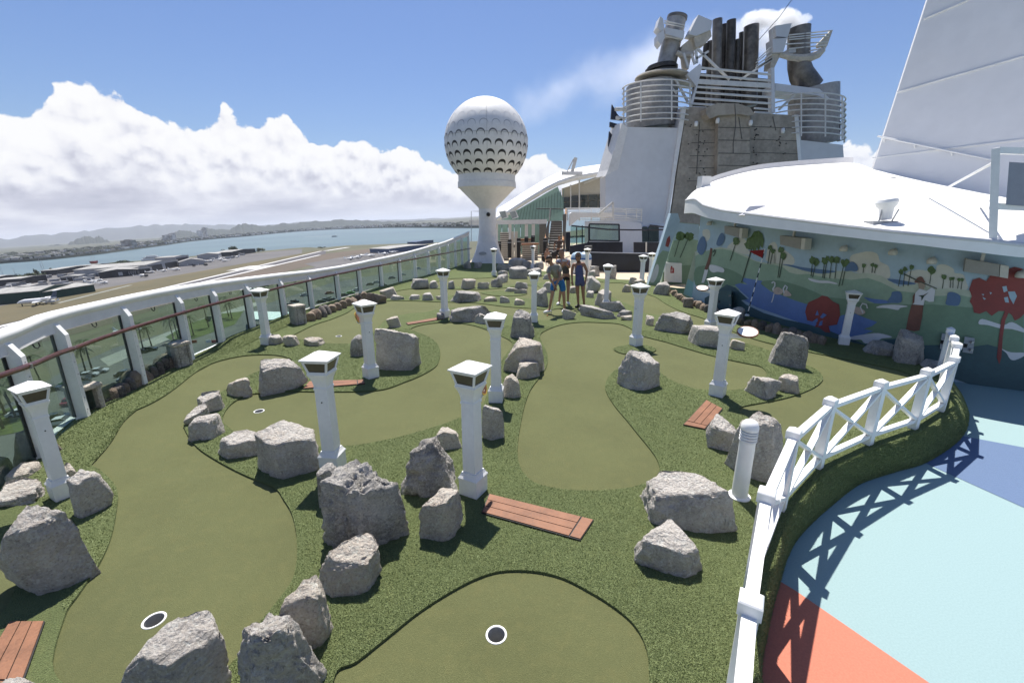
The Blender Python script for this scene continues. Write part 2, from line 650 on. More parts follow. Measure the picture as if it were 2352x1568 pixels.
def cdt(outer, holes, islands=(), extra=()):
    """Triangles of the area inside outer, outside the holes, but inside islands."""
    vs, es = [], []
    for loop in [outer, *holes, *islands]:
        o = len(vs)
        vs += [Vector((float(p[0]), float(p[1]))) for p in loop]
        es += [(o + i, o + (i + 1) % len(loop)) for i in range(len(loop))]
    vs += [Vector((float(p[0]), float(p[1]))) for p in extra]
    V, _, Fc, *_ = delaunay_2d_cdt(vs, es, [], 0, 1e-5)
    keep = []
    for f in Fc:
        c = sum((V[i] for i in f), Vector((0, 0))) / len(f)
        if not inside(c, outer):
            continue
        if any(inside(c, h) for h in holes) and not any(inside(c, s) for s in islands):
            continue
        keep.append(tuple(f))
    return V, keep


def sheet(name, V, F, z, m, skirt=0.0, label=None, kind='structure'):
    mb = MB()
    used = sorted({i for f in F for i in f})
    idx = {i: k for k, i in enumerate(used)}
    vs = [(V[i][0], V[i][1], z) for i in used]
    fs = [tuple(idx[i] for i in f) for f in F]
    if skirt:
        cnt = {}
        for f in fs:
            for a, b in zip(f, f[1:] + f[:1]):
                cnt[(a, b)] = 1
        bd = [e for e in cnt if (e[1], e[0]) not in cnt]
        o = len(vs)
        vs += [(x, y, z - skirt) for x, y, _ in list(vs)]
        fs += [(b, a, a + o, b + o) for a, b in bd]
    mb.add(vs, fs)
    ob = mb.build(name, m, fix=False)
    ob['kind'] = kind
    return ob


# ---------------------------------------------------------------- noise for shaping meshes
def _hash(i, j, k, s):
    h = (i * 374761393 + j * 668265263 + k * 1274126177 + s * 974711) & 0xFFFFFFFF
    h = ((h ^ (h >> 13)) * 1274126177) & 0xFFFFFFFF
    h = h ^ (h >> 16)
    return (h & 0xFFFF) / 65535.0


def vnoise(P, seed=0):
    I = np.floor(P).astype(np.int64)
    f = P - I
    f = f * f * (3 - 2 * f)
    r = np.zeros(len(P))
    for a in (0, 1):
        for b in (0, 1):
            for c in (0, 1):
                w = (f[:, 0] if a else 1 - f[:, 0]) * (f[:, 1] if b else 1 - f[:, 1]) * (f[:, 2] if c else 1 - f[:, 2])
                r += w * _hash(I[:, 0] + a, I[:, 1] + b, I[:, 2] + c, seed)
    return r * 2 - 1


def fbm(P, oct=4, seed=0, gain=0.5):
    r, a, s = np.zeros(len(P)), 1.0, 1.0
    for k in range(oct):
        r += a * vnoise(P * s + 17.3 * k, seed + k)
        a *= gain
        s *= 2.03
    return r


_ICO = {}


def ico(sub):
    if sub not in _ICO:
        bm = bmesh.new()
        bmesh.ops.create_icosphere(bm, subdivisions=sub, radius=1.0)
        v = np.array([p.co[:] for p in bm.verts])
        f = [tuple(x.index for x in fc.verts) for fc in bm.faces]
        bm.free()
        _ICO[sub] = (v, f)
    return _ICO[sub]
# ================================================================= the golf deck
rail_plan = spline([(-4.4, -2.0), (-4.5, 0.5), (-4.75, 2.4), (-5.1, 3.6), (-5.5, 4.6), (-6.02, 5.57), (-6.35, 7.0), (-6.5, 8.6), (-6.55, 9.8), (-6.5, 11.5),
                    (-6.4, 14.0), (-6.1, 15.7), (-5.8, 17.3), (-5.3, 18.7), (-4.9, 20.2), (-4.5, 21.6), (-4.15, 23.0), (-3.8, 24.5),
                    (-3.5, 26.0), (-3.2, 27.6), (-2.8, 29.4)], 5)
rail_plan = [(float(p[0]), float(p[1])) for p in rail_plan]
fence_pts = [(0.32, -1.4), (0.40, -0.3), (0.62, 0.80), (1.22, 1.80), (1.82, 2.72), (2.60, 3.66), (3.46, 4.40), (4.45, 4.94), (5.40, 5.37), (6.30, 5.93), (7.02, 6.62), (7.40, 7.06), (7.88, 7.62)]
wall_base = [(6.40, 15.40), (6.66, 14.1), (6.98, 12.75), (7.30, 11.4), (7.62, 10.35), (7.92, 9.6), (8.22, 9.05), (8.55, 8.62), (8.95, 8.25), (9.5, 7.9), (10.4, 7.45), (11.6, 7.05), (13.2, 6.7)]
turf_outer = [(p[0] - 0.12, p[1]) for p in rail_plan] + [(-1.2, 30.2), (0.2, 29.5), (0.9, 26.6), (1.55, 25.2), (2.6, 23.6), (3.4, 22.6), (4.4, 21.4), (5.0, 21.2), (6.0, 20.9), (6.3, 19.4),
             (6.36, 16.5), (6.40, 15.40), (6.66, 14.1), (6.98, 12.75), (7.30, 11.4), (7.62, 10.35), (7.92, 9.6), (8.15, 9.1), (8.2, 8.6)]
fence_edge = []
fl = spline(fence_pts, 5)
for i, p in enumerate(fl):
    d = fl[min(i + 1, len(fl) - 1)] - fl[max(i - 1, 0)]
    d /= np.linalg.norm(d)
    fence_edge.append((p[0] + d[1] * 0.10, p[1] - d[0] * 0.10))
turf_outer += list(reversed(fence_edge))
LOW = -0.40


def poly(pts, per=5, z=0.0):
    return [tuple(gp(x, y, z)[:2]) for x, y in spline(pts, per, True)]


greens = [poly(p) for p in [
    # long green on the left
    [(125, 1545), (150, 1419), (181, 1369), (227, 1301), (254, 1242), (267, 1183), (270, 1129), (240, 1090), (196, 1060), (184, 1038), (195, 1011), (222, 991), (272, 961), (344, 930),
     (394, 900), (449, 857), (490, 835), (539, 822), (576, 817), (612, 816), (647, 819), (672, 830), (645, 846), (600, 853), (560, 870), (510, 902), (465, 930), (430, 957), (424, 985), (453, 1029),
     (507, 1065), (566, 1095), (630, 1122), (653, 1152), (671, 1183), (682, 1233), (682, 1292), (671, 1337), (640, 1382), (600, 1430), (560, 1500), (430, 1600), (220, 1600)],
    # green with the cup behind the second lamp
    [(512, 968), (517, 948), (534, 928), (563, 911), (593, 905), (637, 900), (720, 901), (815, 901), (881, 896), (930, 879), (967, 864), (999, 845), (1009, 828), (1011, 808), (1004, 791), (988, 777),
     (962, 766), (943, 758), (962, 749), (998, 743), (1040, 742), (1079, 747), (1105, 754), (1140, 768), (1172, 784), (1176, 798), (1163, 815), (1146, 840), (1124, 890), (1108, 930), (1057, 961), (1001, 982),
     (933, 1002), (861, 1018), (798, 1027), (700, 1026), (603, 1012), (548, 998), (523, 982)],
    # upper left green and the band behind the lamps
    [(669, 774), (681, 767), (722, 747), (759, 735), (796, 720), (815, 708), (850, 696), (896, 692), (949, 692), (1001, 694), (1092, 697), (1159, 705), (1215, 709), (1262, 712), (1300, 708), (1330, 716), (1285, 733),
     (1235, 736), (1180, 727), (1120, 714), (1060, 708), (1010, 711), (977, 718), (936, 722), (891, 733), (870, 752), (845, 778), (808, 790), (771, 791), (747, 789), (700, 783)],
    # centre green
    [(1243, 767), (1272, 752), (1304, 744), (1341, 741), (1381, 742), (1421, 745), (1447, 755), (1473, 772), (1530, 787), (1605, 810), (1671, 827), (1719, 837), (1748, 844), (1761, 860), (1748, 878), (1719, 893), (1662, 899),
     (1605, 896), (1562, 884), (1530, 868), (1508, 852), (1470, 838), (1438, 840), (1414, 851), (1398, 867), (1390, 887), (1394, 906), (1413, 936), (1439, 967), (1467, 1002), (1490, 1030), (1508, 1056), (1515, 1082),
     (1500, 1104), (1455, 1121), (1400, 1128), (1340, 1130), (1280, 1125), (1232, 1113), (1203, 1090), (1190, 1058), (1190, 1013), (1198, 964), (1206, 930), (1218, 898), (1238, 870), (1254, 846), (1258, 821), (1250, 798), (1242, 781)],
    # near green
    [(770, 1555), (820, 1523), (888, 1469), (956, 1414), (1024, 1369), (1092, 1333), (1151, 1315), (1224, 1315), (1290, 1330), (1350, 1360), (1405, 1394), (1452, 1434), (1480, 1480), (1490, 1530), (1486, 1600), (1440, 1720), (1250, 1800), (980, 1800), (780, 1680)],
    # corner of a green at the left edge
    [(-160, 1260), (-60, 1240), (0, 1240), (30, 1243), (46, 1258), (51, 1292), (50, 1328), (36, 1360), (9, 1410), (-40, 1440), (-160, 1440)],
    # green winding to the mural
    [(1360, 649), (1400, 650), (1440, 653), (1484, 675), (1507, 684), (1533, 701), (1570, 718), (1622, 735), (1690, 765), (1760, 788), (1850, 808), (1940, 826), (2020, 842), (2090, 862), (2110, 900), (2060, 950), (1970, 985), (1880, 1010), (1800, 1010),
     (1740, 975), (1702, 950), (1702, 937), (1748, 927), (1791, 919), (1834, 907), (1872, 890), (1890, 871), (1874, 850), (1845, 838), (1790, 815), (1720, 792), (1640, 775), (1590, 748), (1530, 728), (1480, 720), (1455, 705), (1420, 690), (1385, 672)],
    # small far greens
    [(905, 672), (950, 664), (1050, 665), (1104, 666), (1150, 663), (1215, 656), (1240, 661), (1238, 686), (1200, 686), (1150, 682), (1100, 681), (1030, 679), (920, 679)],
    [(985, 655), (1035, 641), (1100, 640), (1150, 637), (1240, 634), (1275, 640), (1250, 649), (1180, 655), (1120, 658), (1040, 659)],
]]
islands = [poly([(1409, 803), (1428, 796), (1458, 792), (1490, 796), (1507, 804), (1490, 814), (1458, 817), (1425, 812)]),
           poly([(1104, 673), (1140, 669), (1180, 670), (1210, 675), (1190, 680), (1140, 680)])]
cups = [gp(354, 1424), gp(1140, 1457), gp(595, 944), gp(778, 772)]
cup_loops = [[(c[0] + 0.062 * math.cos(a), c[1] + 0.062 * math.sin(a)) for a in [2 * math.pi * k / 20 for k in range(20)]] for c in cups]

V, Fc = cdt(turf_outer, cup_loops)
sheet('putting_green', V, Fc, 0.0, M['green'])
extra = []
rough_holes = greens
V, Fc = cdt(turf_outer, rough_holes, islands)
rough_tri = [(V[f[0]], V[f[1]], V[f[2]]) for f in Fc if len(f) == 3]
sheet('rough_turf', V, Fc, 0.022, M['rough'], skirt=0.021)

# blades of the rough, uncounted
rnd = np.random.default_rng(5)
cand = []
for i in range(30):
    n = 20000
    r = 1.9 + 9.5 * rnd.random(n) ** 1.6
    a = (rnd.random(n) - 0.5) * R(104)
    cand.append(np.stack([r * np.sin(a), r * np.cos(a)], 1))
cand = np.concatenate(cand)


def inside_many(P, loop):
    x, y = P[:, 0], P[:, 1]
    c = np.zeros(len(P), bool)
    L = np.array([(q[0], q[1]) for q in loop], float)
    for (x1, y1), (x2, y2) in zip(L, np.roll(L, 1, 0)):
        m = (y1 > y) != (y2 > y)
        with np.errstate(divide='ignore', invalid='ignore'):
            c ^= m & (x < (x2 - x1) * (y - y1) / (y2 - y1) + x1)
    return c


ok = inside_many(cand, turf_outer)
for gl_ in greens:
    ok &= ~inside_many(cand, gl_)
for il in islands:
    ok |= inside_many(cand, il)
cand = cand[ok]
M['blade'] = mat('grass_blade', (0.245, 0.290, 0.122), 0.7, 0.25, 40.0, world=True, col2=(0.165, 0.205, 0.084))


def blades(P0, label):
    """Uncounted short grass blades rooted at the points."""
    n = len(P0)
    hgt = 0.005 + 0.010 * rnd.random(n)
    wid = (0.0016 + 0.0018 * rnd.random(n)) * np.clip(np.hypot(P0[:, 0], P0[:, 1]) / 3.5, 1, 2.6)
    ang = rnd.random(n) * 2 * np.pi
    bv = np.repeat(P0[:, None, :], 3, 1)
    dx = np.stack([wid * np.cos(ang), wid * np.sin(ang)], 1)
    bv[:, 0, :2] -= dx
    bv[:, 1, :2] += dx
    bv[:, 0:2, 2] -= 0.001
    bv[:, 2, :2] += rnd.normal(0, 0.008, (n, 2))
    bv[:, 2, 2] += hgt
    me = bpy.data.meshes.new('grass_blades')
    me.vertices.add(n * 3)
    me.vertices.foreach_set('co', bv.reshape(-1))
    me.loops.add(n * 3)
    me.loops.foreach_set('vertex_index', np.arange(n * 3))
    me.polygons.add(n)
    me.polygons.foreach_set('loop_start', np.arange(n) * 3)
    me.polygons.foreach_set('loop_total', np.full(n, 3))
    me.update()
    me.materials.append(M['blade'])
    tag(link_mesh('grass_blades', me), label, 'grass', kind='stuff')


def scatter_rows(rows_, n):
    A = np.array(rows_, float)
    i = rnd.integers(0, A.shape[0] - 1, n)
    j = rnd.integers(0, A.shape[1] - 1, n)
    u, v = rnd.random((n, 1)), rnd.random((n, 1))
    return (A[i, j] * (1 - u) + A[i, j + 1] * u) * (1 - v) + (A[i + 1, j] * (1 - u) + A[i + 1, j + 1] * u) * v


blades(np.column_stack([cand, np.full(len(cand), 0.022)]), 'short dark green synthetic grass of the rough between the greens')

# slope of turf from the fence down to the painted floor
low_edge = [gp(x, y, LOW)[:2] for x, y in [(2224, 942), (2213, 1000), (2136, 1059), (2056, 1085), (1977, 1112), (1913, 1160), (1860, 1208), (1828, 1245), (1807, 1287), (1793, 1335), (1775, 1399), (1759, 1479), (1748, 1568)]]
low_edge = [np.array((8.75, 8.3)), np.array((8.35, 7.6))] + low_edge + [np.array((1.42, 1.55)), np.array((1.15, 0.6)), np.array((1.0, -0.5)), np.array((0.95, -1.6))]
le = spline(low_edge, 6)


def even(line, n):
    L = [0]
    for a, b in zip(line[:-1], line[1:]):
        L.append(L[-1] + float(np.hypot(b[0] - a[0], b[1] - a[1])))
    return [np.array([np.interp(t, L, [p[0] for p in line]), np.interp(t, L, [p[1] for p in line])]) for t in np.linspace(0, L[-1], n)]


up_e = even(list(reversed(fence_edge)), 90)
lo_e = even(le, 90)
mb = MB()
rows = []
for t, z in ((0, 0.022), (0.18, 0.005), (0.42, -0.075), (0.68, -0.19), (0.9, -0.33), (1.0, LOW + 0.006)):
    rows.append([(float(u[0] + (l[0] - u[0]) * t), float(u[1] + (l[1] - u[1]) * t), z) for u, l in zip(up_e, lo_e)])
for a, b in zip(rows[:-1], rows[1:]):
    mb.strip(a, b)
mb.build('turf_slope', M['rough'], smooth=True)['kind'] = 'structure'
blades(scatter_rows([r_[12:86] for r_ in rows], 90000), 'short synthetic grass on the slope below the white fence')

# painted rubber floor, lower by a step
mb = MB()
mb.add([(0.0, -4, LOW), (16, -4, LOW), (16, 9.5, LOW), (6.0, 9.5, LOW), (0.6, 2.2, LOW)], [(0, 1, 2, 3, 4)])
mb.build('rubber_floor', M['aqua'])['kind'] = 'structure'
for nm, m_, pts in (('blue_floor_patch', M['blue'], [(2060, 1030), (2140, 995), (2213, 1001), (2352, 1027), (2800, 1112), (2800, 1400), (2352, 1165), (2152, 1075)]),
                    ('coral_floor_patch', M['coral'], [(1650, 1250), (1793, 1335), (1828, 1356), (2136, 1568), (2420, 1770), (1900, 2400), (1500, 1700)])):
    mb = MB()
    q = [gp(x, y, LOW + 0.004) for x, y in pts]
    mb.add(q, [tuple(range(len(q)))])
    mb.build(nm, m_)['kind'] = 'structure'

# beige promenade floor beyond the turf and the ship's side
mb = MB()
mb.add([(-3.0, 20, -0.03), (12, 18, -0.03), (14, 60, -0.03), (-3.0, 60, -0.03)], [(0, 1, 2, 3)])
mb.build('deck_floor', M['beige'])['kind'] = 'structure'
mb = MB()
hl = [(p[0] - 0.30, p[1]) for p in rail_plan] + [(-2.8, 75.0)]
mb.strip([(x, y, -0.03) for x, y in hl], [(x, y, -52.0) for x, y in hl])
mb.strip([(x, y, -0.028) for x, y in hl[:-1]], [(p[0] + 0.2, p[1], -0.028) for p in rail_plan])
mb.build('ship_side', M['hull'])['kind'] = 'structure'

# turf berm under the railing
mb = MB()
bl = [p for p in rail_plan]
inn = []
for i, p in enumerate(bl):
    d = np.array(bl[min(i + 1, len(bl) - 1)]) - np.array(bl[max(i - 1, 0)])
    d = d / np.linalg.norm(d)
    inn.append((d[1], -d[0]))
berm_rows = []
def berm_k(y):
    return float(np.interp(y, [4.0, 5.0, 6.0, 6.5, 8.9, 9.6, 12.6, 13.3, 17.0, 18, 30], [.5, .6, .35, .08, .08, 1, 1, .12, .12, .7, .7]))


for off, z in ((-0.05, 0.0), (0.02, 0.13), (0.16, 0.17), (0.32, 0.12), (0.50, 0.03), (0.56, 0.02)):
    berm_rows.append([(p[0] + n_[0] * off, p[1] + n_[1] * off, 0.012 + (z - 0.012) * berm_k(p[1]) + (0.012 if 0 < off < 0.5 else 0)) for p, n_ in zip(bl, inn)])
for a, b in zip(berm_rows[:-1], berm_rows[1:]):
    mb.strip(a, b)
mb.build('turf_berm', M['rough'], smooth=True)['kind'] = 'structure'
blades(scatter_rows([r_[15:60] for r_ in berm_rows], 45000), 'short synthetic grass on the berm along the railing')

# cups
for c, lb in zip(cups, ['near left cup with white rim, in the long green', 'cup with white rim in the nearest green, bottom centre', 'cup with white rim in the green behind the second lamp post', 'small distant cup in the upper left green']):
    t = thing('golf_cup', lb, 'golf hole', (c[0], c[1], 0), group='cups in the greens')
    MB().lathe([(0.0, -0.13), (0.055, -0.13), (0.0575, 0.0)], 20).build('cup_liner', mat('cup_liner_grey', (0.34, 0.34, 0.33), 0.5, 0.1), t, smooth='auto')
    MB().lathe([(0.0585, -0.03), (0.0585, 0.002), (0.062, 0.005), (0.071, 0.005), (0.073, 0.0)], 28).build('rim', M['white'], t, smooth='auto')

# tee boards
tees = [([(1125, 1136), (1362, 1195), (1332, 1240), (1108, 1178)], 'reddish wooden tee board beside the nearest centre lamp post', 3),
        ([(1622, 920), (1659, 940), (1619, 986), (1570, 976)], 'wooden tee board below the lamp post with the round white sign', 0),
        ([(23, 1430), (102, 1429), (40, 1600), (-80, 1600)], 'wooden tee board cut off at the bottom left corner', 0),
        ([(711, 877), (835, 873), (838, 882), (697, 893)], 'narrow tee board left of the lamp post beside the huge boulder', 3),
        ([(933, 742), (1011, 729), (1018, 733), (938, 746)], 'far small tee board beside the lamp post at the long flat rock', 3)]
for pts, lb, _k in tees:
    q = [gp(x, y, 0.03) for x, y in pts]
    # run along the long side
    if np.linalg.norm(q[1] - q[0]) < np.linalg.norm(q[2] - q[1]):
        q = [q[1], q[2], q[3], q[0]]
    c = sum(q) / 4
    t = thing('tee_board', lb, 'tee board', (c[0], c[1], 0), group='wooden tee boards')
    n_end = 0.10 / max(0.2, np.linalg.norm(q[1] - q[0]))

    def bil(u, v):
        return (q[0] * (1 - u) + q[1] * u) * (1 - v) + (q[3] * (1 - u) + q[2] * u) * v

    g_ = 0.014
    for k in range(3):
        v0, v1 = k / 3 + g_, (k + 1) / 3 - g_
        quad = [bil(0.0, v0), bil(1 - n_end * 1.15, v0), bil(1 - n_end * 1.15, v1), bil(0.0, v1)]
        MB().slab(quad, (0, 0, 0.016)).build('plank', M['wood'], t, world=True)
    quad = [bil(1 - n_end, g_), bil(1, g_), bil(1, 1 - g_), bil(1 - n_end, 1 - g_)]
    MB().slab(quad, (0, 0, 0.016)).build('end_plank', M['wood'], t, world=True)
    fr = MB().slab([bil(-0.01, -0.02), bil(1.005, -0.02), bil(1.005, 1.02), bil(-0.01, 1.02)], (0, 0, 0.008))
    fr.build('backing', M['dark'], t, world=True)
# ================================================================= lamp posts
def lamp_meshes():
    ms = {}
    ms['base'] = MB().square([(0.122, 0.0), (0.122, 0.195), (0.114, 0.20)]).mesh('lamp_base', M['white'])
    ms['base_moulding'] = MB().square([(0.130, 0.197), (0.130, 0.212), (0.112, 0.235), (0.098, 0.262), (0.096, 0.27)]).mesh('lamp_base_moulding', M['white'])
    ms['shaft'] = MB().square([(0.084, 0.265), (0.081, 1.005)]).mesh('lamp_shaft', M['white'])
    ms['capital'] = MB().square([(0.088, 1.00), (0.088, 1.02), (0.082, 1.03), (0.084, 1.06), (0.092, 1.10), (0.108, 1.14), (0.128, 1.175), (0.130, 1.19), (0.122, 1.195)]).mesh('lamp_capital', M['white'])
    fr = MB()
    fr.square([(0.124, 1.192), (0.124, 1.212)])
    fr.square([(0.156, 1.318), (0.160, 1.338)])
    for i in (-1, 1):
        for j in (-1, 1):
            fr.beam((i * 0.114, j * 0.114, 1.208), (i * 0.148, j * 0.148, 1.322), 0.024)
    ms['lantern_frame'] = fr.mesh('lantern_frame', M['white'])
    ms['lantern_pane'] = MB().add([(-0.107, -0.115, 1.21), (0.107, -0.115, 1.21), (0.139, -0.148, 1.32), (-0.139, -0.148, 1.32)], [(0, 1, 2, 3)]).mesh('lantern_pane', M['pane'])
    ms['cap'] = MB().square([(0.165, 1.334), (0.178, 1.342), (0.180, 1.354), (0.150, 1.369), (0.004, 1.424)]).mesh('lamp_cap', M['white'])
    ms['socket'] = MB().tube([(0, -0.0955, 0.86), (0, -0.088, 0.86)], 0.008, 8).mesh('socket', M['dark'])
    return ms


LM = lamp_meshes()
# base px, base py, height scale, view yaw (degrees), label
lamps = [
    (150, 1152, 0.885, -12, 'white lamp post among boulders at the far left, in front of the glass railing'),
    (768, 1088, 0.985, 30, 'white lamp post rising behind the big dark craggy boulder'),
    (1088, 1146, 1.01, 34, 'nearest white lamp post, at the centre, with a yellow rimmed round sign'),
    (853, 872, 1.0, -28, 'white lamp post standing just left of the huge pale boulder'),
    (615, 794, 0.92, 42, 'white lamp post close to the railing in front of the white canopy roof'),
    (1140, 928, 1.0, 8, 'white lamp post directly behind the nearest centre lamp post'),
    (1022, 731, 1.01, 45, 'white lamp post at the left end of the long flat rock'),
    (1226, 742, 1.0, 3, 'white lamp post behind the pointed dark boulder, left of the putting man'),
    (1460, 797, 1.0, 45, 'white lamp post in a small oval of rough on the centre green'),
    (1646, 914, 1.0, 14, 'white lamp post with a round white sign plate on a bracket'),
    (1630, 757, 0.95, 40, 'white lamp post near the mural with a small round sign on its left'),
    (1936, 794, 0.885, -8, 'white lamp post in the shade against the mural'),
    (1391, 708, 1.0, 2, 'white lamp post with a loose cable, right of the woman in the romper'),
    (1473, 655, 0.93, 40, 'slim far lamp post left of the painted fin of the mural building'),
    (1493, 645, 0.93, 40, 'farther lamp post half hidden behind the slim lamp post by the painted fin'),
    (1224, 616, 0.95, 20, 'far lamp post among dark rocks in front of the slatted screens'),
    (1135, 634, 1.0, 20, 'far lamp post in front of the golf ball tower foot'),
    (1347, 632, 0.98, 20, 'far lamp post beside the blue and white bins'),
]
for i, (x, y, hs, yaw, lb) in enumerate(lamps):
    b = gp(x, y)
    az = math.atan2(b[0], b[1])
    b = b + np.array([math.sin(az), math.cos(az), 0]) * 0.10
    t = thing('lamp_post', lb, 'lamp post', (b[0], b[1], 0.0), -az + R(yaw) * -1, 'white lamp posts on the golf course')
    ws = 0.66 if i == 0 else 0.80 if i in (4, 11) else 0.86
    t.scale = (ws, ws, hs)
    for k in ('base', 'base_moulding', 'shaft', 'capital', 'lantern_frame', 'cap'):
        link_mesh(k, LM[k], t)
    for q in range(4):
        link_mesh('lantern_pane', LM['lantern_pane'], t, rz=q * math.pi / 2)
    if i in (0, 1, 3, 4, 8, 9, 11, 12):
        link_mesh('socket', LM['socket'], t)
    sg = {2: (1, 0.75, True), 3: (-1, 0.3, True), 9: (1, -0.15, False), 10: (-1, 0.2, False)}.get(i)
    if sg:
        side, back, yellow = sg
        c, s = math.cos(-t.rotation_euler.z), math.sin(-t.rotation_euler.z)

        def loc(vx, vy, z):
            # view aligned offsets turned into the post's own frame
            wx, wy = vx * math.cos(-az) - vy * math.sin(-az), vx * math.sin(-az) + vy * math.cos(-az)
            return (wx * c - wy * s, wx * s + wy * c, z)
        ex = (0.16 if yellow else 0.36) * side * (1 - 0.25 * abs(back))
        ey = 0.30 * back
        arm = MB()
        for dz in (0.0, 0.10):
            arm.beam(loc(0.06 * side, 0, 0.99 + dz * 0.4), loc(ex * 1.15, ey, 1.035 - dz * 0.1), 0.03, 0.035)
        arm.beam(loc(ex * 0.7, ey * 0.7, 1.03), loc(ex * 0.75, ey * 0.75, 1.08), 0.03)
        arm.build('sign_bracket', M['white'], t)
        pm = Matrix.Rotation(R(17), 4, 'X') if not yellow else Matrix.Rotation(R(64), 4, 'Y') @ Matrix.Rotation(R(20), 4, 'X') @ Matrix.Scale(0.62, 4)
        disc = MB().lathe([(0.0, 0.012), (0.158, 0.012), (0.165, 0.006), (0.165, -0.006), (0.0, -0.008)], 28)
        me_ = disc.mesh('sign_plate', M['white'] if not yellow else M['wood'], 'auto')
        d_ = link_mesh('sign_plate', me_, t)
        d_.matrix_local = Matrix.Translation(loc(ex, ey, 1.10)) @ Matrix.Rotation(-az - t.rotation_euler.z, 4, 'Z') @ pm
        rim = MB().lathe([(0.158, 0.016), (0.172, 0.016), (0.172, -0.010), (0.158, -0.010), (0.158, 0.016)], 28).mesh('sign_rim', mat('sign_rim_yellow', (0.62, 0.42, 0.06), 0.4, 0.1) if yellow else M['wood'], 'auto')
        r_ = link_mesh('rim', rim, d_)

# bollard light by the fence
b = gp(1697, 1143)
t = thing('bollard_light', 'white round bollard light with louvred head beside the fence', 'bollard', (b[0], b[1], 0.02))
MB().lathe([(0.0, 0), (0.105, 0.0), (0.105, 0.012), (0.075, 0.02), (0.072, 0.62), (0.0, 0.62)], 28).build('column', M['white'], t, smooth='auto')
for z in (0.635, 0.665, 0.695, 0.725):
    MB().lathe([(0.056, z - 0.006), (0.080, z - 0.008), (0.080, z + 0.002), (0.056, z + 0.012)], 28).build('louvre', M['white'], t, smooth='auto')
MB().lathe([(0.054, 0.62), (0.054, 0.75)], 24).build('diffuser', mat('opal_diffuser', (0.5, 0.5, 0.5), 0.4), t, smooth=True)
MB().lathe([(0.078, 0.738), (0.081, 0.744), (0.081, 0.768), (0.074, 0.80), (0.055, 0.828), (0.028, 0.842), (0.0, 0.846)], 28).build('dome_cap', M['white'], t, smooth='auto')
MB().tube([(0.02, 0.1, 0.0), (0.02, 0.1, 0.02)], 0.012, 6).build('bolt', M['steel'], t)

# ================================================================= white crossed fence
t = thing('white_fence', 'white crossed rail fence curving round the painted floor', 'fence', (fence_pts[5][0], fence_pts[5][1], 0.0))
FP = fence_pts
post_m = MB().square([(0.046, -0.02), (0.046, 0.80)]).mesh('fence_post', M['white'])
cap_m = MB().square([(0.056, 0.775), (0.056, 0.848), (0.050, 0.856), (0.003, 0.885)]).mesh('post_cap', M['white'])
for i, p in enumerate(FP):
    q0, q1 = FP[max(i - 1, 0)], FP[min(i + 1, len(FP) - 1)]
    rz = math.atan2(q1[1] - q0[1], q1[0] - q0[0])
    o = link_mesh('post', post_m, t, (p[0] - t.location.x, p[1] - t.location.y, 0), rz)
    link_mesh('post_cap', cap_m, o)
for a, b in zip(FP[:-1], FP[1:]):
    A, B = np.array([*a, 0.0]), np.array([*b, 0.0])
    L = np.linalg.norm(B - A)
    e = (B - A) / L
    A, B = A + e * 0.046, B - e * 0.046
    nn = np.array([e[1], -e[0], 0])
    z = np.array([0, 0, 1.0])
    MB().beam(A + z * 0.765, B + z * 0.765, 0.068, 0.046).build('top_rail', M['white'], t, world=True)
    MB().beam(A + z * 0.14, B + z * 0.14, 0.062, 0.045).build('bottom_rail', M['white'], t, world=True)
    MB().beam(A + z * 0.17 + nn * 0.012, B + z * 0.735 + nn * 0.012, 0.058, 0.036).build('diagonal_brace', M['white'], t, world=True)
    mid = (A + B) / 2 + z * 0.4525
    up = (B - A) + z * -0.565
    up = up / np.linalg.norm(up)
    s0, s1 = A + z * 0.735, B + z * 0.17
    k = MB()
    k.beam(s0 + nn * 0.012, mid - up * 0.028 + nn * 0.012, 0.054, 0.033)
    k.beam(mid + up * 0.028 + nn * 0.012, s1 + nn * 0.012, 0.054, 0.033)
    k.build('cross_brace', M['white'], t, world=True)

# ================================================================= glass railing
tube_px = [(0, 772), (84, 738), (219, 704), (347, 676), (459, 657), (556, 644), (641, 633), (717, 625), (779, 615), (831, 604.5), (883, 593.5), (928, 583.5), (961, 574.5), (1024, 555), (1066, 538), (1092, 524)]
hand_px = [(0, 863), (169, 801), (347, 740), (459, 707), (578, 677), (636, 662), (712, 644), (779, 629), (831, 618), (920, 601), (988, 588), (1066, 573), (1085, 570)]


def off_line(line, d):
    out = []
    for i, p in enumerate(line):
        a = np.array(line[min(i + 1, len(line) - 1)]) - np.array(line[max(i - 1, 0)])
        a = a / np.linalg.norm(a)
        out.append((p[0] + a[1] * d, p[1] - a[0] * d))
    return out


plan_c = [(p[0], p[1]) for p in rail_plan]
plan_ext = plan_c + [(plan_c[-1][0] + 0.6, plan_c[-1][1] + 3)]
top3 = [curtain(x, y, plan_ext) for x, y in tube_px]
ys = [p[1] for p in top3]
zs = [p[2] for p in top3]
hand3 = [curtain(x, y, off_line(plan_ext, 0.16)) for x, y in hand_px]


def plan_at(y):
    return np.array([np.interp(y, [p[1] for p in plan_c], [p[0] for p in plan_c]), y])


def topz(y):
    return float(np.interp(y, ys, zs))


def handz(y):
    return float(np.interp(y, [p[1] for p in hand3], [p[2] for p in hand3]))


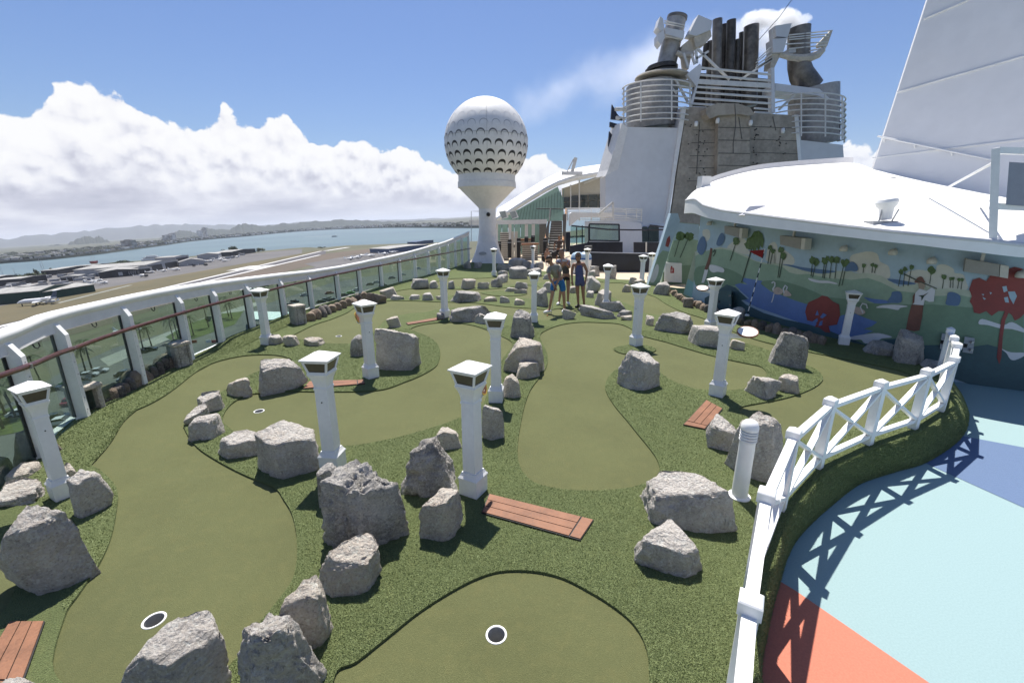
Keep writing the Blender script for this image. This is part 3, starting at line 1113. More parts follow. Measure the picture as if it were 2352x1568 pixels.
t = thing('glass_balustrade', 'long glass wind screen railing with white tube rail along the ship side', 'railing', (plan_at(9)[0], 9.0, 0.0))
yy = np.linspace(1.6, 29.3, 90)
path = [(*plan_at(y), topz(y)) for y in yy]
cut = int(len(yy) * 0.80)
MB().tube(path[:cut], 0.072, 14).build('top_rail', M['white'], t, smooth='auto', world=True)
MB().tube([(p[0], p[1], p[2] - 0.02) for p in path[cut - 1:]], 0.062, 12).build('top_rail', M['white_old'], t, smooth='auto', world=True)
fas = MB()
A = [(p[0] + 0.03, p[1], p[2] - 0.03) for p in path]
B = [(p[0] + 0.05, p[1], p[2] - 0.20) for p in path]
fas.strip(A, B)
C_ = [(p[0] + 0.02, p[1], p[2] - 0.20) for p in path]
fas.strip(B, C_)
fas.build('rail_fascia', M['white_old'], t, smooth='auto', world=True)
hp = [(*(plan_at(y) + np.array([0.16, 0])), handz(y)) for y in yy]
MB().tube(hp, 0.030, 10).build('wooden_handrail', M['handrail'], t, smooth='auto', world=True)
# posts at near equal steps
post_y = [3.45, 4.5, 5.55, 6.95, 8.3, 9.4, 10.6, 12.1, 13.7, 15.3, 16.8, 18.2, 19.6, 21.0, 22.4, 23.8, 25.1, 26.4, 27.7, 29.0]
P3 = []
for y in post_y:
    p = plan_at(y)
    P3.append((p, topz(y)))
    n_ = np.array([1.0, 0.25])
    n_ = n_ / np.linalg.norm(n_)
    tx = np.array([-n_[1], n_[0]]) * 0.5
    zt = topz(y)
    # inclined web plate with a sloped head
    prof = [(0.00, 0.05), (0.00, zt - 0.06), (0.06, zt - 0.10), (0.13, zt - 0.24), (0.13, 0.10), (0.13, 0.05)]
    dirv = plan_at(y + 0.3) - plan_at(y - 0.3)
    dirv = dirv / np.linalg.norm(dirv)
    inn_ = np.array([dirv[1], -dirv[0]])
    a = [(p[0] + inn_[0] * r, p[1] + inn_[1] * r, z) for r, z in prof]
    a = [(q[0] - dirv[0] * 0.045, q[1] - dirv[1] * 0.045, q[2]) for q in a]
    o = MB().slab(a, (dirv[0] * 0.09, dirv[1] * 0.09, 0)).build('post', M['white'], t, world=True)
    if y < 20:
        gk = MB()
        for s in (-1, 1):
            c = p + dirv * s * 0.055
            gk.beam((c[0], c[1], 0.12), (c[0], c[1], zt - 0.22), 0.018, 0.03)
        gk.build('gasket', M['dark'], t, world=True)
    if y < 13:
        bt = MB()
        for z in np.arange(0.2, zt - 0.3, 0.17):
            c = p + inn_ * 0.131
            bt.tube([(c[0], c[1], z), (c[0] + inn_[0] * 0.006, c[1] + inn_[1] * 0.006, z)], 0.007, 6)
        bt.build('bolts', M['steel'], o, world=False).data.transform(Matrix.Translation(-t.location))
        br = MB()
        c = p + inn_ * 0.13
        br.beam((c[0], c[1], handz(y) - 0.01), (c[0] + inn_[0] * 0.05, c[1] + inn_[1] * 0.05, handz(y) - 0.01), 0.03, 0.05)
        br.build('handrail_bracket', M['steel'], t, world=True)
for (p, z0), (q, z1) in zip(P3[:-1], P3[1:]):
    d = q - p
    d = d / np.linalg.norm(d)
    a, b = p + d * 0.06, q - d * 0.06
    MB().slab([(a[0], a[1], 0.10), (b[0], b[1], 0.10), (b[0], b[1], z1 - 0.215), (a[0], a[1], z0 - 0.215)], (0.010, 0.0, 0)).build('glass_pane', M['glass'], t, world=True)
    # hook under the rail
    if p[1] < 15:
        c = (p + q) / 2
        zz = (z0 + z1) / 2 - 0.21
        pts = [(c[0] + 0.04 + 0.0, c[1] - 0.035, zz), (c[0] + 0.05, c[1] - 0.03, zz - 0.045), (c[0] + 0.05, c[1], zz - 0.065), (c[0] + 0.05, c[1] + 0.03, zz - 0.045), (c[0] + 0.04, c[1] + 0.035, zz)]
        MB().tube(pts, 0.007, 6).build('hook', M['dark'], t, world=True)

# ================================================================= boulders
def rock_shape(sub, seed, prof=None, rugged=1.0, facets=11, depth=0.8):
    """Boulder in a unit box: width along x, height along z from 0 to 1."""
    rg = np.random.default_rng(seed)
    D, F_ = ico(sub)
    N = rg.normal(size=(facets, 3))
    N /= np.linalg.norm(N, axis=1)[:, None]
    N = np.vstack([N, [[0, 0, 1], [0, 0, -1], [1, 0, 0], [-1, 0, 0], [0, 1, 0], [0, -1, 0]]])
    h = np.concatenate([rg.uniform(0.62, 0.95, facets), [0.90, 0.55, 1, 1, 1, 1]])
    q = np.maximum(D @ N.T, 0) / h
    pw = 40 if facets > 6 else 16
    r = (q ** pw).sum(1) ** (-1 / pw)
    P = D * r[:, None]
    s = seed * 3.7
    n1 = fbm(P * 1.7 + s, 3, seed)
    P = P * (1 + rugged * 0.05 * n1)[:, None]
    lo, hi = P.min(0), P.max(0)
    P = (P - lo) / (hi - lo)
    P[:, :2] -= 0.5
    if prof:
        z = P[:, 2]
        zk = [p[0] for p in prof]
        # the blob's own extent at each height, so that the outline follows the profile
        half = np.sqrt(np.clip(1 - (np.clip(z, 0, 1) - 0.42) ** 2 / 0.42, 0.12, 1)) * 0.5
        Lx = np.interp(z, zk, [p[1] for p in prof])
        Rx = np.interp(z, zk, [p[2] for p in prof])
        mid, wd = (Lx + Rx) / 2, (Rx - Lx)
        P[:, 0] = (mid - 0.5) + P[:, 0] / (half * 2) * wd
        P[:, 1] = P[:, 1] / (half * 2) * (0.45 + 0.55 * wd)
    else:
        k_ = 1 + 0.25 * np.clip(P[:, 2], 0, 0.8)
        P[:, :2] *= k_[:, None]
    if facets > 6:
        # split faces: flat cuts across the finished form
        for k in range(13):
            a = rg.uniform(0, 2 * math.pi)
            n_ = np.array([math.cos(a), math.sin(a), rg.uniform(-0.04, 0.32)])
            if k < 2:
                n_ = np.array([rg.uniform(-.6, .6), -1.0, rg.uniform(0.0, 0.30)])      # steep front
            if k in (3, 4, 5):
                n_ = np.array([rg.uniform(-.5, .5), rg.uniform(-.45, .25), 1.0])
            n_ /= np.linalg.norm(n_)
            pr = P @ n_
            d_ = np.clip(pr - np.quantile(pr, rg.uniform(0.74, 0.92)), 0, None)
            P = P - n_[None, :] * (d_ * 0.93)[:, None]
    lo, hi = P.min(0), P.max(0)
    P = (P - lo) / (hi - lo)
    P[:, :2] -= 0.5
    cN = P - np.array([0, 0, 0.45])
    cN /= np.maximum(np.linalg.norm(cN, axis=1), 1e-3)[:, None]
    rid = 1 - np.abs(fbm(P * 3.1 + s, 3, seed + 90))
    am = 0.026 * fbm(P * 6.5 + s, 4, seed + 50, 0.62) + 0.014 * fbm(P * 2.4 + s, 2, seed + 51) - 0.16 * np.clip(rid - 0.84, 0, 1)
    if sub >= 5:
        am += 0.012 * fbm(P * 17 + s, 3, seed + 70, 0.65)
    P = P + cN * (am * rugged)[:, None]
    return P, F_


def boulder(x0, x1, y0, y1, label, m='stone', sub=3, seed=None, prof=None, depth=0.8, rugged=1.0, group='boulders on the golf course', name='boulder', facets=11, z=0.0, sink=0.22):
    xc = (x0 + x1) / 2
    f = gp(xc, y1, z)
    az = math.atan2(f[0], f[1])
    away = np.array([math.sin(az), math.cos(az), 0.0])
    W = (x1 - x0) / FPX * px_depth(f)
    Dp = W * depth
    c = f + away * Dp * 0.42
    W = (x1 - x0) / FPX * px_depth(c) * math.cos(az) ** 0.0
    W *= 1.0 / math.sqrt(1 + ((xc - CX) / FPX) ** 2) ** 0.6
    top = above(f + away * Dp * (0.28 if name == 'boulder' else 0.5), xc, y0)
    H = max(0.05, top[2] - z)
    seed = seed if seed is not None else int(x0 * 7 + y1 * 13) % 9973
    P, F_ = rock_shape(sub, seed, prof, rugged, facets)
    Q = np.empty_like(P)
    Q[:, 0] = P[:, 0] * W
    Q[:, 1] = P[:, 1] * Dp
    Q[:, 2] = (P[:, 2] * (1 + sink) - sink) * H
    if name == 'boulder':
        Q[:, 1] -= (P[:, 2] - 0.35) * min(Dp * 0.16, H * 0.3)        # top leans out over the front, as the blocks in the photo do
    me = bpy.data.meshes.new(name)
    me.from_pydata([tuple(v) for v in Q], [], F_)
    me.polygons.foreach_set('use_smooth', [True] * len(me.polygons))
    me.materials.append(M[m])
    o = link_mesh(name, me, None, (c[0], c[1], z + 0.0), -az)
    return tag(o, label, 'boulder' if name == 'boulder' else 'stone', group)


T = 'stone'
big = [
    # x0, x1, y0, y1, label, material, profile of (height, left, right), depth, rugged
    (50, 226, 1146, 1362, 'large pale wedge shaped boulder with a ledge at the left edge', 'stone', [(0, .18, .62), (.2, .02, .98), (.45, 0, 1), (.7, .12, .88), (.9, .3, .68), (1, .42, .6)], .75, .9),
    (180, 266, 1073, 1182, 'upright grey boulder right of the far left lamp post', 'stone', [(0, .25, .7), (.3, .02, .95), (.7, 0, .8), (1, .2, .6)], .7, 1.0),
    (9, 108, 1107, 1170, 'low cracked boulder behind the large wedge boulder at the left edge', 'stone', None, .8, 1.2),
    (28, 106, 1065, 1118, 'tan boulder tucked left of the far left lamp post', 'stone_tan', None, .8, 1.0),
    (140, 180, 1064, 1112, 'tan boulder tucked behind the far left lamp post', 'stone_tan', None, .8, 1.0),
    (42, 152, 986, 1066, 'brown rounded boulder against the railing behind the far left lamp post', 'stone_brown', [(0, .05, .95), (.4, 0, 1), (.8, .15, .85), (1, .3, .7)], .8, .7),
    (-60, 40, 1054, 1116, 'dark brown boulder cut off by the left edge of the picture', 'stone_brown', None, .8, .7),
    (602, 740, 982, 1098, 'big boulder with flat sunlit top left of the second lamp post', 'stone', [(0, .02, .98), (.3, 0, 1), (.6, .05, 1), (.85, .1, .93), (1, .18, .75)], .8, .7),
    (597, 707, 823, 902, 'slanting dark boulder with pale ridge between the two left greens', 'stone', [(0, .1, .55), (.3, 0, .9), (.6, .02, 1), (.85, .2, 1), (1, .55, .95)], .5, .8),
    (735, 802, 1060, 1165, 'dark smooth boulder hidden behind the big dark craggy boulder', 'stone_dark', [(0, .05, .9), (.4, 0, 1), (.8, .2, .9), (1, .4, .8)], .7, .6),
    (750, 942, 1070, 1264, 'biggest dark craggy boulder with pale pitted edges at the centre', 'stone_dark', [(0, .12, .9), (.2, .03, 1), (.45, 0, .94), (.7, .1, .78), (.9, .22, .62), (1, .35, .5)], .65, 1.7),
    (920, 1062, 1006, 1140, 'dark craggy boulder left of the nearest centre lamp post', 'stone_dark', [(0, .25, .95), (.3, .02, 1), (.6, .04, 1), (.85, .3, .95), (1, .5, .85)], .75, 1.6),
    (998, 1062, 985, 1036, 'small pale boulder peeping out behind the dark craggy boulder', 'stone_tan', None, .8, .9),
    (967, 1068, 1133, 1247, 'pale angular boulder in front of the nearest centre lamp post', 'stone_tan', [(0, .2, .6), (.25, .05, .9), (.55, 0, 1), (.85, .3, 1), (1, .4, .9)], .75, .9),
    (742, 880, 1256, 1372, 'tan boulder with a rough face below the biggest dark craggy boulder', 'stone_tan', [(0, .12, .6), (.3, 0, .85), (.6, .02, 1), (.85, .12, .9), (1, .3, .75)], .8, 1.0),
    (645, 776, 1341, 1500, 'tan upright boulder at the edge of the long left green', 'stone_tan', [(0, .35, .85), (.25, .1, .8), (.5, 0, .95), (.75, .02, .98), (1, .25, .65)], .75, .8),
    (552, 772, 1410, 1640, 'jagged grey boulder cut off by the bottom edge, left of centre', 'stone', [(0, .0, 1), (.35, .02, .95), (.6, .05, .7), (.85, .12, .45), (1, .2, .36)], .6, 1.5),
    (240, 535, 1456, 1680, 'large pale boulder with sloping top cut off by the bottom edge', 'stone', [(0, 0, 1), (.4, .05, 1), (.7, .25, 1), (.88, .45, .97), (1, .62, .93)], .7, .8),
    (10, 128, 1540, 1660, 'boulder top showing at the bottom left corner', 'stone', None, .8, .9),
    (1455, 1677, 1109, 1224, 'long pale boulder beside the bollard light', 'stone', [(0, 0, .62), (.3, 0, .85), (.6, .02, 1), (.85, .05, .98), (1, .12, .6)], .55, .8),
    (1447, 1612, 1221, 1320, 'blocky pale boulder in front of the long boulder by the bollard', 'stone', [(0, 0, 1), (.4, 0, .98), (.75, .04, .88), (1, .15, .7)], .7, .8),
    (1618, 1702, 963, 1037, 'squat grey boulder left of the boulder behind the bollard', 'stone', [(0, .1, .9), (.5, 0, 1), (1, .05, .6)], .8, 1.1),
    (1660, 1795, 949, 1104, 'tall triangular grey boulder behind the bollard light', 'stone', [(0, .05, .8), (.3, .02, 1), (.6, .2, .98), (.85, .35, .8), (1, .45, .6)], .65, 1.1),
    (1707, 1787, 867, 918, 'pitted grey boulder in the rough right of the lamp with the round sign', 'stone', None, .8, 1.4),
    (1783, 1834, 860, 904, 'small pale angular boulder beside the pitted grey boulder', 'stone_tan', None, .8, .9),
    (1760, 1846, 761, 844, 'tall fin shaped dark boulder at the edge of the mural shade', 'stone_dark', [(0, .05, .98), (.3, .08, 1), (.6, .2, .9), (.85, .28, .7), (1, .4, .6)], .55, 1.3),
    (1415, 1514, 807, 899, 'pale split boulder below the oval of rough on the centre green', 'stone', [(0, .05, .5), (.2, .02, 1), (.5, .02, 1), (.8, .2, .75), (1, .35, .6)], .75, .7),
    (1578, 1648, 747, 797, 'smooth domed grey boulder near the lamp with the round sign', 'stone', [(0, .02, 1), (.5, 0, 1), (.85, .2, .9), (1, .4, .8)], .8, .5),
    (1498, 1598, 720, 766, 'long flat dark boulder between the right greens', 'stone_dark', [(0, .0, .95), (.4, 0, 1), (.75, .03, .9), (1, .08, .5)], .4, 1.0),
    (1170, 1231, 713, 781, 'pointed dark boulder with pale streaks at the head of the centre green', 'stone_dark', [(0, .0, 1), (.4, .05, 1), (.75, .2, .85), (1, .38, .58)], .7, 1.2),
    (1155, 1254, 778, 858, 'pale cracked boulder beside the centre green', 'stone_tan', [(0, .0, .95), (.3, 0, 1), (.6, .12, .92), (.85, .3, .75), (1, .4, .65)], .75, .9),
    (1183, 1241, 832, 872, 'small pale boulder leaning on the cracked boulder beside the centre green', 'stone_tan', None, .8, .8),
    (1150, 1198, 863, 917, 'pale boulder behind the lamp post nearest the cracked boulder', 'stone_tan', None, .8, .9),
    (1107, 1159, 930, 1014, 'upright boulder with flat pale top just right of the nearest centre lamp post', 'stone', [(0, .3, .75), (.3, .05, .9), (.7, 0, 1), (1, .05, .9)], .8, .9),
    (860, 973, 750, 855, 'huge pale boulder with a flat dark front face on the left green', 'stone', [(0, .02, .98), (.3, 0, 1), (.6, .0, .98), (.85, .1, .85), (1, .25, .6)], .8, .9),
    (806, 848, 768, 820, 'dark square boulder behind the lamp post left of the huge pale boulder', 'stone_dark', [(0, .05, 1), (.5, 0, 1), (1, .05, 1)], .8, .8),
    (888, 923, 727, 754, 'small pointed boulder behind the huge pale boulder', 'stone_tan', [(0, .05, 1), (.6, .1, .9), (1, .4, .6)], .8, .8),
]
for (a, b, c, d, lb, m_, pf, dp, rg_) in big:
    boulder(a, b, c, d, lb, m_, 5 if (b - a) > 90 else 4, prof=pf, depth=dp, rugged=rg_)
small = [
    (525, 579, 870, 915, 'small angular boulder, first up from the chain along the left green', 'stone_tan'),
    (460, 519, 899, 948, 'small jagged boulder above the cracked one in the chain by the left green', 'stone'),
    (427, 484, 933, 973, 'blocky cracked boulder at the tip of the chain by the left green', 'stone'),
    (437, 521, 957, 1013, 'flat topped boulder below the blocky cracked one by the left green', 'stone'),
    (507, 606, 997, 1056, 'low creased boulder left of the big flat topped boulder', 'stone'),
    (700, 748, 775, 797, 'low pale slab right of the lamp post by the canopy', 'stone_tan'),
    (653, 691, 770, 797, 'lumpy pale boulder beside the lamp post by the canopy', 'stone_tan'),
    (618, 655, 766, 793, 'grey boulder behind the lamp post by the canopy', 'stone'),
    (1482, 1501, 725, 749, 'small stone at the left end of the long flat dark boulder', 'stone_tan'),
    (1672, 1709, 780, 805, 'small pale boulder under the round white sign', 'stone_tan'),
    (1033, 1127, 703, 741, 'long wall like flat rock right of a far lamp post', 'stone_dark'),
    (1090, 1122, 721, 746, 'small boulder at the right end of the long wall like flat rock', 'stone'),
    (1003, 1022, 718, 736, 'small dark stone left of the lamp post by the long flat rock', 'stone_dark'),
    (1033, 1107, 667, 695, 'long low rock in the row behind the upper green band', 'stone_dark'),
    (943, 986, 640, 664, 'dark block rock at the railing end of the farthest row', 'stone_dark'),
    (985, 1008, 645, 663, 'pitted small rock next to the dark block rock by the railing', 'stone'),
    (1029, 1045, 644, 664, 'small dark rock behind the lamp post by the long flat rock', 'stone_dark'),
    (1058, 1094, 640, 665, 'striped slanting rock in the farthest row of the left side', 'stone_tan'),
    (1096, 1124, 647, 664, 'small wedge rock right of the striped slanting rock', 'stone'),
    (1127, 1155, 638, 661, 'rounded dark rock below the far lamp post at the tower foot', 'stone_dark'),
    (1136, 1167, 630, 650, 'flat rock right of the far lamp post at the tower foot', 'stone'),
    (873, 916, 659, 685, 'smooth rounded pale rock beside the railing cobbles', 'stone_tan'),
    (842, 890, 672, 698, 'low brown spreading rock at the end of the railing cobbles', 'stone_brown'),
    (816, 846, 688, 701, 'low domed rock next to the low brown spreading rock', 'stone_brown'),
    (896, 929, 677, 690, 'thin flat stone, first in the thin row behind the green band', 'stone'),
    (938, 965, 677, 690, 'flat stone, second in the thin row behind the green band', 'stone'),
    (969, 998, 672, 691, 'pointed stone, third in the thin row behind the green band', 'stone'),
    (1000, 1019, 680, 690, 'flat stone just left of the lamp post in the thin row', 'stone'),
    (1111, 1142, 681, 694, 'pale flat stone right of the long low rock', 'stone_tan'),
    (1148, 1172, 680, 697, 'small square stone between two flat stones left of the putting man', 'stone'),
    (1180, 1206, 686, 702, 'white speckled stone beside the lamp left of the putting man', 'stone_tan'),
    (1157, 1189, 660, 671, 'low flat stone above the lens of rough', 'stone'),
    (1181, 1213, 647, 664, 'dark block stone left of the lamp by the putting man', 'stone_dark'),
    (1181, 1212, 664, 675, 'flat pale stone under the dark block stone', 'stone_tan'),
    (1227, 1260, 659, 705, 'tall dark rock right of the lamp by the putting man', 'stone_dark'),
    (1247, 1266, 646, 673, 'pale broken rock just left of the putting man', 'stone_tan'),
    (1246, 1263, 629, 642, 'small far flat rock left of the putting man shoulder', 'stone'),
    (1290, 1323, 709, 735, 'wedge shaped rock between the putting man and the long flat rock', 'stone'),
    (1327, 1418, 705, 733, 'long flat dark rock in front of the woman in the romper', 'stone_dark'),
    (1377, 1443, 692, 717, 'low dark rock in front of the lamp with the loose cable', 'stone_dark'),
    (1416, 1452, 712, 731, 'striped dark rock right of the long flat dark rock', 'stone_dark'),
    (1424, 1452, 725, 737, 'pale flat slab behind the lamp in the oval of rough', 'stone_tan'),
    (1363, 1405, 666, 704, 'tilted pale rock left of the lamp with the loose cable', 'stone'),
    (1345, 1364, 668, 685, 'small white veined rock right of the woman in the romper', 'stone'),
    (1345, 1379, 635, 673, 'tall layered rock behind the woman in the romper', 'stone'),
    (1307, 1323, 657, 674, 'pale rock seen between the two women', 'stone_tan'),
    (1351, 1377, 611, 633, 'dark far boulder right of the bins', 'stone_dark'),
    (1391, 1415, 609, 640, 'dark far boulder right of the cable lamp head', 'stone_dark'),
    (1348, 1368, 620, 642, 'grey far boulder behind the shoulder of the woman in the romper', 'stone'),
    (1443, 1466, 636, 654, 'small grey rock at the edge of the beige floor', 'stone'),
    (1428, 1449, 653, 671, 'low pale rock left of the slim lamp by the fin', 'stone_tan'),
    (1455, 1485, 641, 658, 'cluster stone at the foot of the slim lamp by the fin', 'stone_tan'),
    (1500, 1537, 647, 679, 'block shaped dark rock at the foot of the painted fin', 'stone_dark'),
    (1568, 1592, 684, 708, 'pointed tan rock breaking the row of cobbles by the mural', 'stone_brown'),
    (1163, 1207, 593, 615, 'big far rock below the slatted screens', 'stone'),
    (1197, 1221, 598, 615, 'dark far rock left of the far lamp among rocks', 'stone_dark'),
    (1226, 1249, 599, 617, 'dark far rock right of the far lamp among rocks', 'stone_dark'),
    (1206, 1245, 616, 636, 'smooth dark far rock in front of the far lamp among rocks', 'stone_dark'),
    (1168, 1212, 612, 640, 'large smooth dark rock right of the golf ball tower foot', 'stone_dark'),
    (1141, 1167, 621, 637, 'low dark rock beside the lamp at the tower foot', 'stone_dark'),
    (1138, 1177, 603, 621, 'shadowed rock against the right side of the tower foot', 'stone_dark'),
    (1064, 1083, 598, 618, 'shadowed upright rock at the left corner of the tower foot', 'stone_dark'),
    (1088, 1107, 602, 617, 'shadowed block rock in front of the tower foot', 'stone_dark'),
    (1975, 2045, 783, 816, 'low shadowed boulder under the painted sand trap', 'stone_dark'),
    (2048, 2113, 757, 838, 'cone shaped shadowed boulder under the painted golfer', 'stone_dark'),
    (2113, 2165, 828, 852, 'dark block stone behind the fence end', 'stone_dark'),
    (1672, 1710, 705, 735, 'dark block stone beside the flagstick foot', 'stone_dark'),
]
for (a, b, c, d, lb, m_) in small:
    long_ = (b - a) > 2.4 * (d - c)
    boulder(a, b, c, d, lb, m_, 4 if (b - a) > 45 else 3, depth=0.5 if long_ else 0.8, rugged=1.1)

# cobbles in rows
ordn = ['first', 'second', 'third', 'fourth', 'fifth', 'sixth', 'seventh', 'eighth', 'ninth', 'tenth', 'eleventh', 'twelfth', 'thirteenth', 'fourteenth', 'fifteenth', 'sixteenth', 'seventeenth', 'eighteenth', 'nineteenth', 'twentieth']


def cobble_row(a, b, n, w0, w1, where, ztop=0.0, mats=('cobble_tan', 'cobble_grey'), squash=1.0, seed=1, end='near'):
    rg = random.Random(seed)
    for k in range(n):
        tt = k / (n - 1)
        x, y = a[0] + (b[0] - a[0]) * tt, a[1] + (b[1] - a[1]) * tt
        w = (w0 + (w1 - w0) * tt) * rg.uniform(0.85, 1.15)
        mm = mats[(k + (rg.random() < 0.3)) % 2]
        boulder(x - w * 0.62, x + w * 0.62, y - w * rg.uniform(0.85, 1.12) * squash, y + w * 0.32, f'{"tan" if mm == "cobble_tan" else "dark"} cobble, {ordn[k]} from the {end} end of the row {where}', mm, 3,
                seed=k * 31 + seed, depth=1.1, rugged=0.35, facets=5, prof=[(0, .2, .8), (.2, .06, .94), (.5, 0, 1), (.75, .08, .92), (.92, .25, .75), (1, .4, .6)], group='cobbles in the row ' + where, name='cobble')


cobble_row((256, 915), (402, 834), 12, 36, 28, 'between the two nearest stone boxes', seed=3)
cobble_row((714, 733), (838, 685), 11, 21, 14, 'beyond the third stone box', seed=8)
cobble_row((1577, 697), (1538, 670), 8, 13, 9, 'below the painted fin', mats=('cobble_tan', 'cobble_tan'), seed=12, end='right')
cobble_row((1596, 702), (1645, 722), 6, 14, 14, 'left of the flagstick', seed=14, end='left')
cobble_row((1885, 788), (1700, 742), 12, 19, 16, 'shaded by the mural', seed=21, end='right')

# hollow stone boxes at the railing
boxes = [((175, 241, 893, 960), 'nearest hollow stone box at the railing with an open side'),
         ((396, 443, 793, 848), 'second pair of square stone pillars at the railing'),
         ((668, 706, 706, 748), 'third dark square stone pillar at the railing')]
for bi, ((a, b, c, d), lb) in enumerate(boxes):
    f = gp((a + b) / 2, d)
    W = (b - a) / FPX * px_depth(f) * 0.92
    top = above(f + np.array([0, 0.15, 0]), (a + b) / 2, c)[2]
    az = math.atan2(f[0], f[1])
    t = thing('stone_box', lb, 'stone box', (f[0] + math.sin(az) * W * 0.5, f[1] + math.cos(az) * W * 0.5, 0), -az + R(28), 'hollow stone boxes at the railing')
    w = W * 0.78
    k = MB()
    th = w * 0.22
    k.box((-w / 2 + th / 2, 0, top / 2), (th, w, top))
    k.box((w / 2 - th / 2, 0, top / 2), (th, w, top))
    k.box((0, w / 2 - th / 2, top / 2), (w - 2 * th, th, top))
    if bi:
        k.box((0, -w / 2 + th / 2, top / 2), (w - 2 * th, th, top))
    ob = k.build('wall', M['stone_dark' if bi else 'stone'], t)
    l = MB().square([(w * 0.52, top + 0.001), (w * 0.55, top + 0.02), (w * 0.53, top + 0.06), (w * 0.5, top + 0.07)]).build('lid', M['stone_tan'], t)
    for o in (ob, l):
        bv_ = o.modifiers.new('bevel', 'BEVEL')
        bv_.width = 0.025
        bv_.segments = 3
# ================================================================= mural building on the right
def conv(k, ox, oy):
    return lambda *pts: [(x * k + ox, y * k + oy) for x, y in pts]


q8 = conv(.2864, 1486, 367.5)
q1 = conv(.3125, 1862, 367.5)
r3 = conv(.1771, 1600.7, 457.3)
r5 = conv(.2431, 1633, 653)
r1 = conv(.1771, 1944, 719)
c4 = conv(.2864, 980, 204)
c5 = conv(.2604, 1372, 0)
c6 = conv(.25, 1372, 204)

wall_ext = [(6.75, 18.6), (6.45, 17.4), (6.34, 16.4)] + wall_base
wall_line = [tuple(p) for p in spline(wall_ext, 5)]
roof_plan = [(9.6, 17.6), (8.2, 17.5), (7.0, 17.0), (6.2, 16.3), (5.92, 15.4), (5.85, 14.0), (5.93, 12.6), (6.10, 11.2), (6.36, 10.1), (6.68, 9.2), (7.05, 8.5), (7.5, 7.95), (8.05, 7.5), (8.8, 7.1), (9.8, 6.65), (11.2, 6.2), (13.2, 5.8), (16, 5.4)]
roof_line = [tuple(p) for p in spline(roof_plan, 5)]
low_px = [(1592, 489), (1629, 502), (1686, 512), (1772, 524), (1858, 534), (1960, 546), (2112, 563), (2237, 578), (2352, 592)]
gut_px = [(1596, 458), (1615, 473), (1658, 485), (1744, 496), (1858, 511), (1960, 524), (2112, 541), (2268, 556), (2352, 567)]
low3 = [curtain(x, y, roof_line) for x, y in low_px]
gut3 = [curtain(x, y, roof_line) for x, y in gut_px]


def zline(pts3):
    Y = [p[1] for p in reversed(pts3)]
    Z = [p[2] for p in reversed(pts3)]
    return lambda y: float(np.interp(y, Y, Z))


zl, zg = zline(low3), zline(gut3)
mb_building = thing('mural_building', 'low round building with a golf mural and a white domed roof', 'building', (wall_base[5][0], wall_base[5][1], 0.0))
PB = mb_building
M['mural_sky'] = mat('mural_sky_blue', (0.36, 0.47, 0.55), 0.6, 0.05, 1.5, 0.002, 30, world=True)
M['mural_cloud'] = mat('mural_cloud', (0.56, 0.55, 0.48), 0.6, 0.04, 2, world=True)
M['mural_pale'] = mat('mural_pale_hill', (0.46, 0.50, 0.39), 0.6, 0.06, 2, world=True)
M['mural_green'] = mat('mural_green', (0.27, 0.37, 0.27), 0.6, 0.06, 2, world=True)
M['mural_green2'] = mat('mural_dark_green', (0.165, 0.255, 0.17), 0.6, 0.06, 2, world=True)
M['mural_teal'] = mat('mural_deep_teal', (0.06, 0.115, 0.125), 0.6, 0.08, 2, world=True)
M['mural_water'] = mat('mural_water', (0.12, 0.20, 0.43), 0.6, 0.06, 2, world=True)
M['mural_blue'] = mat('mural_bush_blue', (0.10, 0.17, 0.29), 0.6, 0.06, 2, world=True)
M['mural_red'] = mat('mural_red', (0.26, 0.055, 0.048), 0.6, 0.08, 2, world=True)
M['mural_white'] = mat('mural_white', (0.62, 0.62, 0.64), 0.6, 0.03, 2, world=True)
M['mural_palm'] = mat('mural_palm', (0.10, 0.165, 0.06), 0.6, 0.2, 12, world=True)
M['mural_brown'] = mat('mural_brown', (0.17, 0.075, 0.055), 0.6, 0.1, 4, world=True)
M['mural_skin'] = mat('mural_skin', (0.36, 0.28, 0.21), 0.6, 0.08, 4, world=True)
M['mural_line'] = mat('mural_line', (0.05, 0.07, 0.05), 0.6, 0.1, 4, world=True)
M['mural_pink'] = mat('mural_pink', (0.55, 0.44, 0.38), 0.6, 0.12, 6, world=True)
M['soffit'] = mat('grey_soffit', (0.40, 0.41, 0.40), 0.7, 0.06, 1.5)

wl = [p for p in wall_line[15:]]
mb = MB()
zt_wall = [zl(p[1]) + 0.06 for p in wl]
mb.strip([(p[0], p[1], -0.45) for p in wl], [(p[0], p[1], z) for p, z in zip(wl, zt_wall)])
mb.build('mural_wall', M['mural_sky'], PB, smooth=True, world=True)
# fascia, gutter lip, soffit
fas_l = [(p[0], p[1], zl(p[1])) for p in roof_line]
fas_u = [(p[0], p[1], zg(p[1])) for p in roof_line]
MB().strip(fas_l, fas_u).build('roof_fascia', M['roofwhite'], PB, smooth=True, world=True)
inn2 = off_line([p for p in roof_line], -2.2)
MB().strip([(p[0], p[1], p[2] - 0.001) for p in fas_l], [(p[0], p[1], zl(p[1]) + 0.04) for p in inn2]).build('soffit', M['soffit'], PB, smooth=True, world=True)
gt = off_line([p for p in roof_line], -0.03)
MB().tube([(p[0], p[1], zg(q[1]) + 0.02) for p, q in zip(gt, roof_line)], 0.045, 8).build('gutter', mat('gutter_white', (0.6, 0.6, 0.61), 0.5, 0.04, 2), PB, smooth='auto', world=True)
